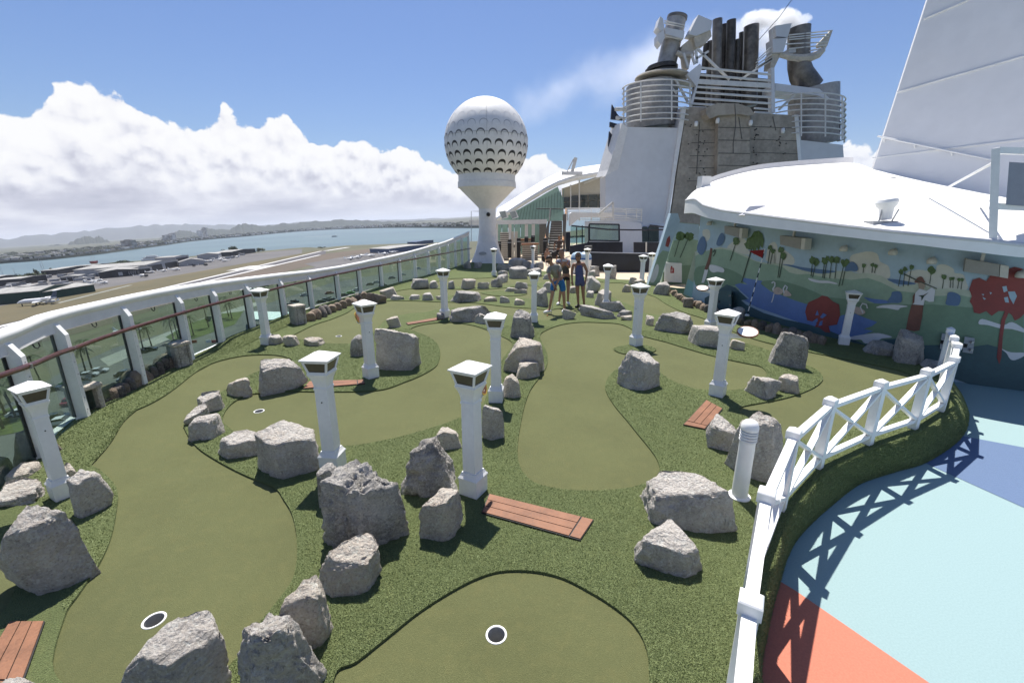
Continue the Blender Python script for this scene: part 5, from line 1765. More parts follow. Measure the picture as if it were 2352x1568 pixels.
A_, B_ = m0 - edge * 0.45, m0 + edge * 2.1
C2, D2 = B_ + run * 2.6, A_ + run * 2.6
mm = MB()
nu, nv = 30, 24
rg = np.random.default_rng(3)
G = []
for j in range(nv + 1):
    row = []
    for i in range(nu + 1):
        u_, v_ = i / nu, j / nv
        b_ = (A_ * (1 - u_) + D2 * u_) * (1 - v_) + (B_ * (1 - u_) + C2 * u_) * v_
        w_ = 0.0 if i == 0 else float(fbm(np.array([[u_ * 5, v_ * 6, 0.3]]), 2, 4)[0]) * 0.018
        row.append(b_ + nM * w_)
    G.append(row)
for a, b in zip(G[:-1], G[1:]):
    mm.strip(a, b)
mm.build('front_plating', M['plate'], mt, smooth=True, world=True)
back = np.array([4.5, 6.0, 0])
mm = MB()
mm.strip([A_, B_], [A_ + back, B_ + back])
mm.build('side_plating', M['plate'], mt, world=True)
for (a, b, w) in (((2122, 44), (2225, 0), .03), ((2061, 212), (2352, 129), .03), ((2004, 363), (2352, 320), .028)):
    MB().beam(mast_hit(*a, 0.012), mast_hit(*b, 0.012), w, w, up=tuple(nM)).build('weld_bar', M['white'], mt, world=True)
MB().tube([mast_hit(2016, 313, 0.08), mast_hit(2281, 368, 0.08)], 0.025, 8).build('handrail', M['white'], mt, world=True)
for x, y in ((2030, 318), (2100, 332), (2185, 350)):
    MB().tube([mast_hit(x, y, 0.08), mast_hit(x + 2, y + 8, 0.0)], 0.02, 6).build('rail_clip', M['white'], mt, world=True)
# ================================================================= golf ball tower
tb = gp(1121, 605)
TY = tb[1] + 0.9
tb = np.array([tb[0] * TY / tb[1], TY, 0.0])


def tz(y):
    return above(tb, 1121, y)[2]


def tw(px, y):
    return px / FPX * px_depth(np.array([tb[0], TY, tz(y)]))


t = thing('golf_ball_tower', 'giant white dimpled golf ball on a funnel shaped column', 'tower', tb)
# ball
RB = tw(95.5, 325)
zc = tz(330)
n_lat, n_lon = 60, 96
vs_, fs_ = [], []
for j in range(n_lat + 1):
    la = R(-54) + (math.pi / 2 + R(54)) * j / n_lat
    for i in range(n_lon):
        lo_ = 2 * math.pi * i / n_lon
        vs_.append((RB * math.cos(la) * math.cos(lo_), RB * math.cos(la) * math.sin(lo_), zc + RB * math.sin(la)))
for j in range(n_lat):
    for i in range(n_lon):
        a, b = j * n_lon + i, j * n_lon + (i + 1) % n_lon
        fs_.append((a, b, b + n_lon, a + n_lon))
MB().add(vs_, fs_).build('golf_ball', M['white_old'], t, smooth=True, fix=False)
# painted crescents that stand for the dimples, bolder towards the bottom
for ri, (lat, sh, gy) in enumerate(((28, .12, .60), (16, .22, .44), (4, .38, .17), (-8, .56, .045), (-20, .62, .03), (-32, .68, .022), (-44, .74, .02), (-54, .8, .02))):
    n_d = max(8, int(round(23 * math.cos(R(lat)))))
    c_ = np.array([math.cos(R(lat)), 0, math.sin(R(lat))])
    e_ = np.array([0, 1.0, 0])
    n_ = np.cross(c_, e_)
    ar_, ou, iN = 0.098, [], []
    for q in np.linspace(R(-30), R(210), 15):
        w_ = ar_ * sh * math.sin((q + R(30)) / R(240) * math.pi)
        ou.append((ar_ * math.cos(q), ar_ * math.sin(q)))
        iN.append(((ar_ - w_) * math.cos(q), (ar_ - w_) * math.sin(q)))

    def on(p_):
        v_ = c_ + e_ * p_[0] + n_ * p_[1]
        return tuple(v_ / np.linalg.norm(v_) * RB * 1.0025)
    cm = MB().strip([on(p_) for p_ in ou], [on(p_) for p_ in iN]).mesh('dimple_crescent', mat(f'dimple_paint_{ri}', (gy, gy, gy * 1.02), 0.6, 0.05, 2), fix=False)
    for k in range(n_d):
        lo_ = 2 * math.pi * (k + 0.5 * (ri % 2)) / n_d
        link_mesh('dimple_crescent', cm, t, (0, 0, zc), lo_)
# seams
sm = MB()
for lo_ in (R(-86), R(-150), R(-25)):
    sm.tube([(RB * 1.001 * math.cos(la) * math.cos(lo_), RB * 1.001 * math.cos(la) * math.sin(lo_), zc + RB * 1.001 * math.sin(la)) for la in np.linspace(R(-50), R(88), 50)], 0.008, 4, False)
sm.tube([(RB * 1.0 * math.cos(a), RB * 1.0 * math.sin(a), zc + RB * 0.10) for a in np.linspace(0, 2 * math.pi, 80)], 0.01, 4, False)
sm.build('seam', M['soffit'], t)
z1, z2, z3, z4 = tz(403), tz(432), tz(477), tz(525)
MB().lathe([(tw(62, 403), z1), (tw(65, 403), z1 + 0.01), (tw(65, 420), tz(418)), (tw(66.5, 420), tz(419)), (tw(66.5, 430), z2), (tw(64, 430), z2 - 0.02)], 48, cap=True).build('collar', M['white_old'], t, smooth='auto')
MB().lathe([(tw(64, 432), z2 - 0.02), (tw(20.5, 477), z3), (tw(19.5, 480), z3 - 0.1)], 48).build('funnel_cone', M['white_old'], t, smooth='auto')
MB().lathe([(tw(19.5, 480), z3 - 0.08), (tw(19.5, 520), z4), (tw(21, 540), tz(540))], 32).build('column', M['white_old'], t, smooth='auto')
ft = MB()
prof = [(tw(21, 540), tz(540)), (tw(23, 555), tz(555)), (tw(28, 575), tz(575)), (tw(35, 598), tz(598)), (tw(37, 604), 0.0)]
for (r_a, z_a), (r_b, z_b) in zip(prof[:-1], prof[1:]):
    def ring(r_, z_, s):
        out_ = []
        for k in range(32):
            a = 2 * math.pi * k / 32
            c_, s_ = math.cos(a), math.sin(a)
            sq = 1 / max(abs(c_), abs(s_))
            f_ = 1 + (sq - 1) * s
            out_.append((r_ * c_ * f_, r_ * s_ * f_, z_))
        return out_
    sa = min(1, max(0, (prof[0][1] - z_a) / prof[0][1] * 1.2))
    sb = min(1, max(0, (prof[0][1] - z_b) / prof[0][1] * 1.2))
    A_, B_ = ring(r_a, z_a, sa), ring(r_b, z_b, sb)
    ft.add(A_ + B_, [(k, (k + 1) % 32, 32 + (k + 1) % 32, 32 + k) for k in range(32)])
ft.build('foot', M['white_old'], t, smooth='auto')
np_ = MB().lathe([(0, 0), (0.20, 0), (0.20, 0.02), (0, 0.02)], 20).build('name_plate', M['soffit'], t)
np_.matrix_local = Matrix.Translation((-0.3, -tw(29, 578) * 1.08, tz(580))) @ Matrix.Rotation(R(78), 4, 'X') @ Matrix.Diagonal((1.3, 0.55, 1, 1))
MB().tube([(-0.55, -0.5, z3 - 0.25), (-1.0, -0.9, z3 - 0.25), (-1.05, -0.9, z3 - 2.2)], 0.02, 6).build('cable', M['steel'], t)
MB().lathe([(0, -0.16), (0.11, -0.12), (0.14, 0), (0.06, 0.1), (0, 0.1)], 12, (0.1, -0.66, z3 - 0.42)).build('dome_camera', M['dark'], t, smooth=True)

# ================================================================= funnel and everything behind the course
FY = 40.0


def sl(name, px, Y, th, m, parent, back=(0, 1, 0)):
    b = np.array(back, float) * th
    return MB().slab([atY(x, y, Y) for x, y in px], b).build(name, m, parent, world=True)


M['soot'] = mat('sooty_exhaust_steel', (0.24, 0.22, 0.19), 0.42, 0.22, 0.35, 0.01, 6.0, metal=0.55, col2=(0.07, 0.064, 0.058))
M['soot_black'] = mat('black_exhaust', (0.085, 0.078, 0.07), 0.45, 0.3, 0.5, metal=0.45)
M['soot_grey'] = mat('grey_exhaust_steel', (0.36, 0.35, 0.335), 0.5, 0.18, 0.5, 0.01, 5.0, metal=0.4)
M['concrete'] = mat('climbing_wall_concrete', (0.40, 0.355, 0.29), 0.85, 0.14, 0.55, 0.05, 2.2, col2=(0.25, 0.22, 0.18), grime=0.3)
M['casing'] = mat('funnel_casing_paint', (0.60, 0.61, 0.63), 0.5, 0.04, 0.25, 0.01, 1.2, grime=0.12)
M['railw'] = mat('white_rail_paint', (0.64, 0.63, 0.60), 0.45, 0.06, 3.0)
M['beigew'] = mat('stained_white_steel', (0.55, 0.50, 0.42), 0.55, 0.12, 0.8, grime=0.35)

fu = thing('ship_funnel', 'big white ship funnel housing with sooty exhaust pipes', 'funnel', (atY(1650, 510, 42)[0], 42.0, 0.0))
# casing
front = [(1391, 520), (1391, 404), (1418, 388), (1441, 292), (1556, 294), (1566, 246), (1577, 244), (1531, 520)]
sl('casing', front, FY, 2.5, M['casing'], fu)
sl('casing_corner', [(1391, 404), (1397, 390), (1429, 282), (1442, 295), (1420, 388)], FY - 0.05, 1.6, M['white_old'], fu, back=(-0.35, 1, 0))
sl('casing', [(1826, 264), (1834, 264), (1840, 322), (1936, 333), (1942, 410), (1842, 410)], FY, 2.5, M['casing'], fu)
sl('casing_edge', [(1825, 264), (1833, 264), (1845, 420), (1838, 420)], FY - 0.15, 0.3, M['white'], fu)
sl('casing_edge', [(1566, 246), (1577, 244), (1545, 440), (1533, 515), (1526, 515), (1538, 440)], FY - 0.15, 0.3, M['white_old'], fu)
# side drums and curved rails
PXM = 36.7 / FPX


def ring_rails(cx, half, Y, ys_px, name, m, a0=R(180), a1=R(360), r_t=0.055, tilt=0.0, dy=0.0):
    for yp in ys_px:
        c = atY(cx, yp, Y)
        r_ = half * px_depth(c) / FPX
        pts = [(c[0] + r_ * math.cos(a), c[1] + r_ * 0.8 * math.sin(a), c[2] + tilt * r_ * math.cos(a)) for a in np.linspace(a0, a1, 28)]
        MB().tube(pts, r_t, 6).build(name, m, fu, smooth='auto', world=True)


def cyl(name, cx, y0, y1, half, Y, m, dx=0.0, n=28, half2=None, dY=0.0):
    a, b = atY(cx, y0, Y), atY(cx + dx, y1, Y + dY)
    r0, r1_ = half * px_depth(a) / FPX, (half2 or half) * px_depth(b) / FPX
    v0, v1 = Vector(a), Vector(b)
    return MB().tube([v0, v0.lerp(v1, 0.5), v1], [r0, (r0 + r1_) / 2, r1_], n).build(name, m, fu, smooth='auto', world=True)


cyl('drum', 1497, 298, 195, 57, 42.5, M['soot_grey'])
ring_rails(1508, 77, 41.5, [202, 214, 226, 237, 249, 261, 274, 286], 'curved_rail', M['railw'], R(170), R(345))
for a_ in (185, 230, 280, 325):
    c0, c1 = atY(1508, 202, 41.5), atY(1508, 290, 41.5)
    r0, r1_ = 77 * px_depth(c0) / FPX, 77 * px_depth(c1) / FPX
    MB().beam((c0[0] + r0 * math.cos(R(a_)), c0[1] + 0.8 * r0 * math.sin(R(a_)), c0[2]), (c1[0] + r1_ * math.cos(R(a_)), c1[1] + 0.8 * r1_ * math.sin(R(a_)), c1[2]), 0.10).build('rail_post', M['railw'], fu, world=True)
c0 = atY(1520, 180, 42)
MB().lathe([(0, -0.05), (2.2, -0.05), (2.25, 0.0), (2.2, 0.1), (0, 0.16)], 36, tuple(c0)).build('platform', M['beigew'], fu, smooth='auto', world=True)
cyl('exhaust_collar', 1512, 192, 178, 36, 42.3, M['soot'])
for yy_, hf in ((170, 34), (162, 36), (156, 31)):
    cyl('exhaust_collar', 1519, yy_, yy_ - 5, hf, 42.3, M['soot_black'])
cyl('exhaust_pipe', 1529, 157, 40, 21.5, 42.3, M['soot_grey'], dx=26, half2=21)
cyl('exhaust_mouth', 1554.5, 45, 38, 22.5, 42.3, M['soot'], dx=1.5)
for (x, yb, yt, hf, m_, Y_) in ((1647, 250, 45, 10.5, 'soot', 43), (1662, 250, 57, 8, 'soot_black', 44), (1679, 250, 47, 10, 'soot_black', 43), (1725, 245, 60, 16, 'soot', 43), (1703, 250, 75, 6, 'soot_black', 44.5), (1694, 250, 91, 6, 'soot_black', 43.2), (1621, 160, 101, 6, 'soot_black', 44.5), (1631, 250, 95, 7, 'soot', 44.5)):
    cyl('exhaust_pipe', x - 4, yb, yt, hf, Y_, M[m_], dx=5)
# right exhaust with a bend
a = [atY(1862, 205, 42), atY(1852, 190, 42), atY(1840, 170, 42), atY(1835, 150, 42), atY(1834, 110, 42), atY(1836, 64, 42)]
MB().tube(a, [1.0, 0.98, 0.92, 0.86, 0.84, 0.84], 28).build('exhaust_pipe', M['soot'], fu, smooth='auto', world=True)
cyl('drum', 1868, 335, 205, 50, 42.5, M['soot_grey'])
ring_rails(1852, 79, 41.5, [232, 244, 256, 268, 281, 293, 306, 318], 'curved_rail', M['railw'], R(190), R(368), tilt=-0.06)
for a_ in (235, 270, 305, 345):
    c0, c1 = atY(1852, 232, 41.5), atY(1852, 326, 41.5)
    r0, r1_ = 79 * px_depth(c0) / FPX, 79 * px_depth(c1) / FPX
    MB().beam((c0[0] + r0 * math.cos(R(a_)), c0[1] + 0.8 * r0 * math.sin(R(a_)), c0[2] - 0.06 * r0 * math.cos(R(a_))), (c1[0] + r1_ * math.cos(R(a_)), c1[1] + 0.8 * r1_ * math.sin(R(a_)), c1[2] - 0.06 * r1_ * math.cos(R(a_))), 0.09).build('rail_post', M['railw'], fu, world=True)
sl('cowl', c5((1570, 735), (1960, 785), (2045, 865), (2030, 885), (1945, 842), (1570, 800)), 40.5, 2.0, M['casing'], fu)
sl('cowl', c5((620, 690), (850, 710), (880, 740), (620, 720)), 41.0, 1.5, M['beigew'], fu)
sl('wing_plate', c5((790, 655), (905, 562), (925, 592), (842, 925), (818, 912), (872, 760)), 40.2, 0.4, M['casing'], fu)
sl('upright', c5((1533, 598), (1562, 598), (1570, 995), (1536, 995)), 40.2, 0.5, M['casing'], fu)
for (x0, y0, x1, y1, w) in ((915, 600, 1530, 660, .14), (905, 662, 1530, 715, .14), (880, 720, 1530, 757, .34), (880, 768, 1530, 806, .14), (868, 815, 1530, 861, .14), (857, 866, 1530, 915, .14), (845, 915, 1040, 928, .14), (842, 945, 960, 950, .10), (1385, 955, 1530, 968, .12), (1385, 990, 1530, 998, .12)):
    p_, q_ = c5((x0, y0), (x1, y1))
    MB().beam(atY(*p_, 40.3), atY(*q_, 40.3), 0.12, w).build('cross_rail', M['railw'], fu, world=True)
sl('engine_wall', c5((850, 640), (1540, 700), (1540, 1010), (840, 960)), 45.5, 0.3, M['soot_black'], fu)
for (x0, y0, x1, y1) in ((880, 430, 1165, 705), (1260, 705, 1545, 520), (615, 735, 700, 830), (690, 705, 800, 905), (1745, 835, 1600, 970), (980, 455, 870, 520), (870, 440, 880, 560), (1540, 520, 1400, 600), (760, 470, 800, 600), (830, 480, 860, 570)):
    p_, q_ = c5((x0, y0), (x1, y1))
    MB().beam(atY(*p_, 40.8), atY(*q_, 40.8), 0.16, 0.16).build('brace', M['railw'], fu, world=True)
for pts, m_, Y_ in ((((555, 145), (580, 165), (592, 258), (560, 275), (528, 240)), 'casing', 41), (((535, 300), (585, 262), (597, 330), (560, 400), (535, 360)), 'casing', 41), (((892, 132), (1015, 185), (1003, 262), (870, 318), (808, 302)), 'casing', 41), (((850, 332), (1000, 268), (1008, 322), (955, 385), (868, 420)), 'beigew', 41.2),
                    (((1570, 228), (1716, 205), (1680, 330), (1578, 322)), 'casing', 41), (((1545, 345), (1676, 335), (1640, 462), (1552, 465)), 'casing', 40.9), (((750, 400), (850, 320), (880, 420), (800, 520), (740, 450)), 'beigew', 41.6), (((770, 470), (835, 470), (805, 610), (785, 600)), 'beigew', 41.4), (((1540, 470), (1620, 480), (1560, 600), (1525, 600)), 'beigew', 41.2), (((1690, 430), (1870, 415), (1870, 455), (1690, 468)), 'casing', 41.4), (((640, 250), (770, 275), (760, 345), (600, 300), (600, 240)), 'casing', 41.1)):
    sl('equipment_box', c5(*pts), Y_, 1.0, M[m_], fu)
# wing platforms
for (x0, y0, x1, y1) in ((1690, 312, 2062, 272), (1690, 332, 2052, 300), (1690, 352, 2042, 322), (1650, 392, 2036, 372), (1690, 432, 2030, 398), (1870, 450, 2010, 425), (590, 185, 770, 225), (590, 205, 770, 245), (600, 300, 760, 340), (600, 320, 750, 350), (1540, 255, 1545, 460), (1400, 580, 1540, 480), (1400, 555, 1540, 440), (1410, 530, 1540, 410)):
    p_, q_ = c5((x0, y0), (x1, y1))
    MB().tube([atY(*p_, 41.2), atY(*q_, 41.2)], 0.05, 6).build('wing_rail', M['railw'], fu, world=True)
sl('wing_tip', c5((2078, 265), (2062, 268), (1940, 395), (1950, 420), (1990, 412), (2000, 455), (2030, 400)), 41.2, 0.25, M['beigew'], fu)
wing = [atY(*p, 41.3) for p in c5((1600, 480), (1700, 505), (1800, 515), (1880, 508), (1950, 480), (1995, 440))]
MB().tube(wing, [.22, .26, .3, .32, .3, .2], 8).build('wing_beam', M['beigew'], fu, smooth='auto', world=True)
MB().tube([atY(*p, 41.3) for p in c5((700, 465), (760, 490), (850, 480))], 0.2, 8).build('wing_beam', M['beigew'], fu, smooth='auto', world=True)
for pts in (((130, 920), (165, 985), (175, 1005), (225, 1062), (120, 1050)), ((112, 1075), (196, 1100), (192, 1135), (110, 1118)), ((106, 1158), (165, 1235), (150, 1330), (95, 1292))):
    sl('navy_light_panel', c5(*pts), 41.0, 0.3, M['navy'], fu)
for (x0, y0, x1, y1) in ((160, 965, 250, 965), (170, 1040, 240, 1050), (180, 1110, 240, 1110), (140, 1215, 200, 1210), (130, 1300, 160, 1300)):
    p_, q_ = c5((x0, y0), (x1, y1))
    MB().tube([atY(*p_, 40.9), atY(*q_, 41.5)], 0.16, 8).build('lamp', M['railw'], fu, world=True)
sl('navy_light_panel', c5((2138, 1070), (2148, 1070), (2146, 1165), (2138, 1160)), 41.0, 0.3, M['navy'], fu)

# stay wire across the sky
wr = thing('stay_wire', 'thin dark stay wire crossing the smoke above the funnel', 'wire', atY(1743, 92, 41))
MB().tube([atY(1743, 92, 41), atY(1790, 40, 39), atY(1822, -5, 37), atY(1850, -60, 35)], 0.025, 5).build('wire', M['dark'], wr, world=True)

# climbing wall
cw = thing('climbing_wall', 'tall grey rock climbing wall with holds on the funnel front', 'climbing wall', (atY(1690, 480, 39.5)[0], 39.5, 0.0))
M['concrete_seam'] = mat('climbing_wall_seam', (0.12, 0.113, 0.102), 0.9, 0.1)
sl('left_face', [(1577, 246), (1622, 247), (1640, 262), (1648, 262), (1648, 520), (1538, 520)], 39.9, 0.4, M['concrete'], cw)
sl('right_face', [(1724, 262), (1733, 260), (1828, 265), (1840, 430), (1720, 430)], 39.9, 0.4, M['concrete'], cw)
sl('buttress', [(1650, 262), (1722, 262), (1722, 430), (1718, 520), (1645, 520)], 39.3, 0.9, M['concrete'], cw)
sl('overhang', [(1622, 248), (1648, 237), (1695, 238), (1723, 247), (1733, 262), (1718, 266), (1700, 262), (1650, 265), (1630, 273), (1622, 262)], 38.9, 1.4, M['concrete'], cw)
sm = MB()
for yp in (293, 322, 352, 380, 410):
    sm.beam(atY(1650, yp, 39.29), atY(1722, yp + 1, 39.29), 0.03, 0.06)
    sm.beam(atY(1592 - (yp - 293) * .12, yp + 6, 39.89), atY(1646, yp + 6, 39.89), 0.03, 0.045)
    sm.beam(atY(1726, yp - 2, 39.89), atY(1832 + (yp - 293) * .04, yp + 2, 39.89), 0.03, 0.045)
for x0, y0, x1, y1 in ((1688, 240, 1690, 285), (1690, 285, 1684, 330), (1697, 270, 1704, 320), (1684, 330, 1684, 352), (1607, 280, 1600, 400), (1775, 268, 1782, 300), (1650, 262, 1648, 500)):
    sm.beam(atY(x0, y0, 39.28 if 1650 <= x0 <= 1720 and y0 > 262 else 38.88 if y0 < 262 and x0 > 1640 else 39.88), atY(x1, y1, 39.28 if 1650 <= x0 <= 1720 and y0 > 262 else 38.88 if y0 < 262 and x0 > 1640 else 39.88), 0.04, 0.05)
sm.build('seam', M['concrete_seam'], cw, world=True)
rg = random.Random(11)
hold_m = MB().add(*(lambda v, f: ([tuple(p * 0.06) for p in v], f))(*ico(1))).mesh('climbing_hold', M['soot_black'])
for k in range(60):
    if rg.random() < 0.5:
        x, y = rg.gauss(1606 - 6 * rg.random(), 13), rg.uniform(285, 430)
    else:
        x, y = rg.choice([rg.gauss(1737, 7), rg.gauss(1792, 15)]), rg.uniform(290, 385)
    p = atY(x, y, 39.86)
    link_mesh('climbing_hold', hold_m, cw, (p[0] - cw.location.x, p[1] - cw.location.y, p[2] - cw.location.z))
for x, y, Y_ in ((1599, 285, 39.8), (1798, 301, 39.8), (1648, 278, 39.2), (1724, 283, 39.2)):
    p = atY(x, y, Y_)
    MB().lathe([(0, -.2), (.13, -.18), (.16, 0), (.13, .2), (0, .24)], 10, tuple(p)).build('belay_lamp', M['white'], cw, smooth=True, world=True)

# arched glass hall between the tower and the funnel
gh = thing('glass_hall', 'arched glass walled hall with green panes left of the funnel', 'building', (atY(1320, 500, 46)[0], 46.0, 0.0))
M['glass_green'] = mat('sea_green_glass', (0.30, 0.46, 0.38), 0.12, 0.08, 0.3, spec=0.6, col2=(0.20, 0.33, 0.28))
M['glass_dark'] = mat('dark_window_glass', (0.03, 0.045, 0.042), 0.08, 0.2, 0.4, spec=0.6)
M['ceil'] = mat('hall_ceiling', (0.52, 0.48, 0.40), 0.7, 0.05, 0.5)
M['mull'] = mat('green_mullion', (0.13, 0.22, 0.19), 0.4, 0.05)
sl('back_wall', c4((1085, 800), (1445, 680), (1445, 960), (1090, 965)), 47.0, 0.2, M['ceil'], gh)
for (x0, y0, x1, y1) in ((1090, 870, 1150, 908), (1158, 858, 1216, 905), (1232, 852, 1292, 900), (1298, 850, 1372, 895), (1378, 846, 1430, 892), (1092, 915, 1150, 958), (1158, 910, 1216, 958), (1232, 905, 1292, 956), (1298, 900, 1372, 955), (1378, 898, 1430, 954)):
    sl('window_pane', c4((x0, y0), (x1, y0 - 3), (x1, y1), (x0, y1)), 46.7, 0.05, M['glass_dark'], gh)
for (x0, y0, x1, y1) in ((1224, 730, 1224, 960), (1154, 770, 1154, 960), (1260, 760, 1440, 690)):
    p_, q_ = c4((x0, y0), (x1, y1))
    MB().beam(atY(*p_, 46.5), atY(*q_, 46.5), 0.12).build('mullion', M['railw'], gh, world=True)
sl('glass_wall', c4((560, 1048), (740, 965), (860, 895), (960, 835), (1050, 785), (1090, 870), (1105, 1055), (960, 1065)), 45.5, 0.15, M['glass_green'], gh)
for k in range(17):
    x0 = 700 + k * 24
    y0 = 985 - k * 11.5
    p_, q_ = c4((x0 + 16, y0), (x0 - 8 + k * 1.2, min(1050, y0 + 175)))
    MB().beam(atY(*p_, 45.4), atY(*q_, 45.4), 0.06).build('mullion', M['mull'], gh, world=True)
arc = [atY(*p, 45.2) for p in c4((545, 1045), (640, 990), (740, 925), (860, 850), (960, 790), (1060, 740), (1180, 705), (1300, 682), (1455, 660))]
arc_b = [p + np.array([0.2, 5.0, 1.2]) for p in arc]
ar = MB()
ar.strip(arc, arc_b)
ar.strip([p - np.array([0, 0, 0.42]) for p in arc], arc)
ar.build('arched_roof', M['roofwhite'], gh, smooth='auto', world=True)
MB().tube([p - np.array([0, 0.1, 0.1]) for p in arc], 0.18, 8).build('roof_edge', M['white'], gh, smooth='auto', world=True)
sl('roof_vent', c4((860, 865), (940, 800), (975, 798), (890, 850)), 45.0, 0.2, M['glass_dark'], gh)
sp = thing('roof_searchlight', 'small white searchlight on the arched hall roof', 'searchlight', atY(*c4((1165, 705))[0], 45))
MB().box((0, 0, 0.3), (2.0, 0.4, 0.3)).build('base', M['white_old'], sp)
MB().beam((0, 0, 0.4), (0.3, 0, 1.7), 0.3).build('head', M['railw'], sp)
MB().beam((-.5, 0, 0.4), (0.1, 0, 1.6), 0.1).build('arm', M['railw'], sp)

# canopy beam in front of the hall with two boxy lights
cn = thing('canopy_beam', 'long pale canopy beam behind the golf ball tower', 'canopy', (atY(1180, 580, 36)[0], 36.0, 0.0))
sl('beam', c4((338, 1056), (545, 1056), (965, 1046), (965, 1082), (338, 1092)), 36.0, 1.6, M['white_old'], cn)
for x in (560, 668, 800, 855):
    p_, q_ = c4((x, 1088), (x, 1330))
    MB().beam(atY(*p_, 36.5), atY(*q_, 36.5), 0.25).build('column', M['white_old'], cn, world=True)
for i, x in enumerate((578, 660)):
    lt = thing('canopy_light', f'{"left" if i == 0 else "right"} boxy white floodlight on the canopy beam', 'floodlight', atY(*c4((x + 35, 1045))[0], 36.2), group='boxy floodlights on the canopy beam')
    sl('housing', c4((x, 985), (x + 55, 975), (x + 78, 1030), (x + 28, 1046)), 36.2, 0.8, M['white'], lt)
    sl('lens', c4((x + 5, 990), (x + 50, 982), (x + 66, 1026), (x + 26, 1040)), 36.15, 0.04, mat('lens_grey', (0.36, 0.40, 0.40), 0.3), lt)
gw = thing('glass_screen_wall', 'row of sea green glass panes below the canopy beam', 'glass wall', (atY(1200, 600, 39)[0], 39.0, 0.0))
for k in range(7):
    x0 = 555 + k * 50
    sl('pane', c4((x0, 1086), (x0 + 46, 1085), (x0 + 46, 1330), (x0, 1335)), 39.0, 0.05, M['glass_green'], gw)
sl('grey_pillar', c4((905, 1084), (960, 1082), (960, 1320), (905, 1325)), 38.5, 0.6, mat('grey_pillar', (0.16, 0.16, 0.15), 0.7), cn)

# slatted screens, planters and posts
M['slat'] = mat('pale_slat', (0.50, 0.46, 0.40), 0.6, 0.08, 3)
M['slat_gap'] = mat('slat_shadow_backing', (0.05, 0.045, 0.04), 0.8, 0.1)
for (x0, x1, y0, y1, n_, lb, nm) in ((588, 660, 1150, 1370, 14, 'tall louvred screen with pale slats right of the tower column', 'louvred_screen'), (765, 892, 1252, 1372, 8, 'low planter box clad in pale wooden slats', 'slatted_planter'), (745, 840, 1215, 1262, 4, 'second slatted planter box farther back', 'slatted_planter')):
    Y_ = 33.0 if y1 > 1300 else 34.5
    sc_ = thing(nm, lb, 'screen' if nm == 'louvred_screen' else 'planter', atY(*c4(((x0 + x1) / 2, y1))[0], Y_))
    sl('backing', c4((x0 + 2, y0 + 2), (x1 - 2, y0 + 2), (x1 - 2, y1), (x0 + 2, y1)), Y_ + 0.1, 0.3, M['slat_gap'], sc_)
    for k in range(n_):
        ya = y0 + (y1 - y0) * k / n_
        yb = ya + (y1 - y0) / n_ * 0.6
        sl('slat', c4((x0, ya), (x1, ya), (x1, yb), (x0, yb)), Y_, 0.06, M['slat'], sc_)
    if nm == 'slatted_planter':
        sl('top', c4((x0 - 4, y0 - 10), (x1 + 8, y0 - 14), (x1 + 8, y0 - 2), (x0 - 4, y0 + 2)), Y_ - 0.1, 0.6, M['wood'], sc_)
pn = thing('white_door_panel', 'tall pale double door panel beside the louvred screen', 'door', atY(*c4((700, 1370))[0], 33.2))
for x0, x1 in ((676, 700), (704, 730)):
    sl('leaf', c4((x0, 1146), (x1, 1144), (x1, 1370), (x0, 1370)), 33.2, 0.1, M['slat'], pn)
sl('handle', c4((699, 1250), (705, 1250), (705, 1275), (699, 1275)), 33.1, 0.05, M['dark'], pn)
for i, (x, y0, y1) in enumerate(((665, 1205, 1355), (738, 1195, 1355), (800, 1185, 1230), (852, 1175, 1230), (582, 1220, 1330), (948, 1195, 1330), (935, 1320, 1420))):
    b_ = thing('dark_post', ['dark post right of the louvred screen', 'dark post left of the slatted planter', 'short dark post behind the slatted planter, left one', 'short dark post behind the slatted planter, right one', 'dark post at the left edge of the louvred screen', 'dark post at the foot of the stairs', 'low dark bollard between the far lamp and the child'][i], 'post', atY(*c4((x, y1))[0], 31.5), group='dark posts on the promenade')
    h_ = above(np.array(b_.location), *c4((x, y0))[0])[2] - b_.location.z
    MB().lathe([(0, 0), (0.14, 0), (0.14, h_ * .97), (0.1, h_), (0, h_)], 12).build('shaft', M['dark'], b_, smooth='auto')
    MB().lathe([(0.142, h_ * .8), (0.145, h_ * .8), (0.145, h_ * .84), (0.142, h_ * .84)], 12).build('band', M['steel'], b_, smooth='auto')

# staircase
st = thing('staircase', 'steep grey staircase with wooden handrails behind the walking man', 'staircase', (atY(1275, 590, 34)[0], 34.0, 0.0))
M['tread'] = mat('grey_tread', (0.36, 0.35, 0.33), 0.7, 0.08, 3)
M['riser'] = mat('grey_riser', (0.13, 0.125, 0.12), 0.7, 0.08, 3)
nst = 15
zb0, zb1 = 0.0, above(np.array([0, 38.6, 0]), *c4((1040, 1058))[0])[2]
for k in range(nst):
    s0 = k / nst
    Y_ = 34.0 + 4.6 * s0
    za, zb_ = zb0 + (zb1 - zb0) * s0, zb0 + (zb1 - zb0) * (k + 1) / nst
    xa, xb = atY(c4((968 + 30 * s0, 0))[0][0], 560, Y_)[0], atY(c4((1092 - 10 * s0, 0))[0][0], 560, Y_)[0]
    MB().box(((xa + xb) / 2, Y_ + 0.16, za + (zb_ - za) * .4), (xb - xa, 0.02, (zb_ - za) * .8)).build('riser', M['riser'], st, world=True)
    MB().box(((xa + xb) / 2, Y_ + 0.15, zb_ - 0.02), (xb - xa, 0.34, 0.04)).build('tread', M['tread'], st, world=True)
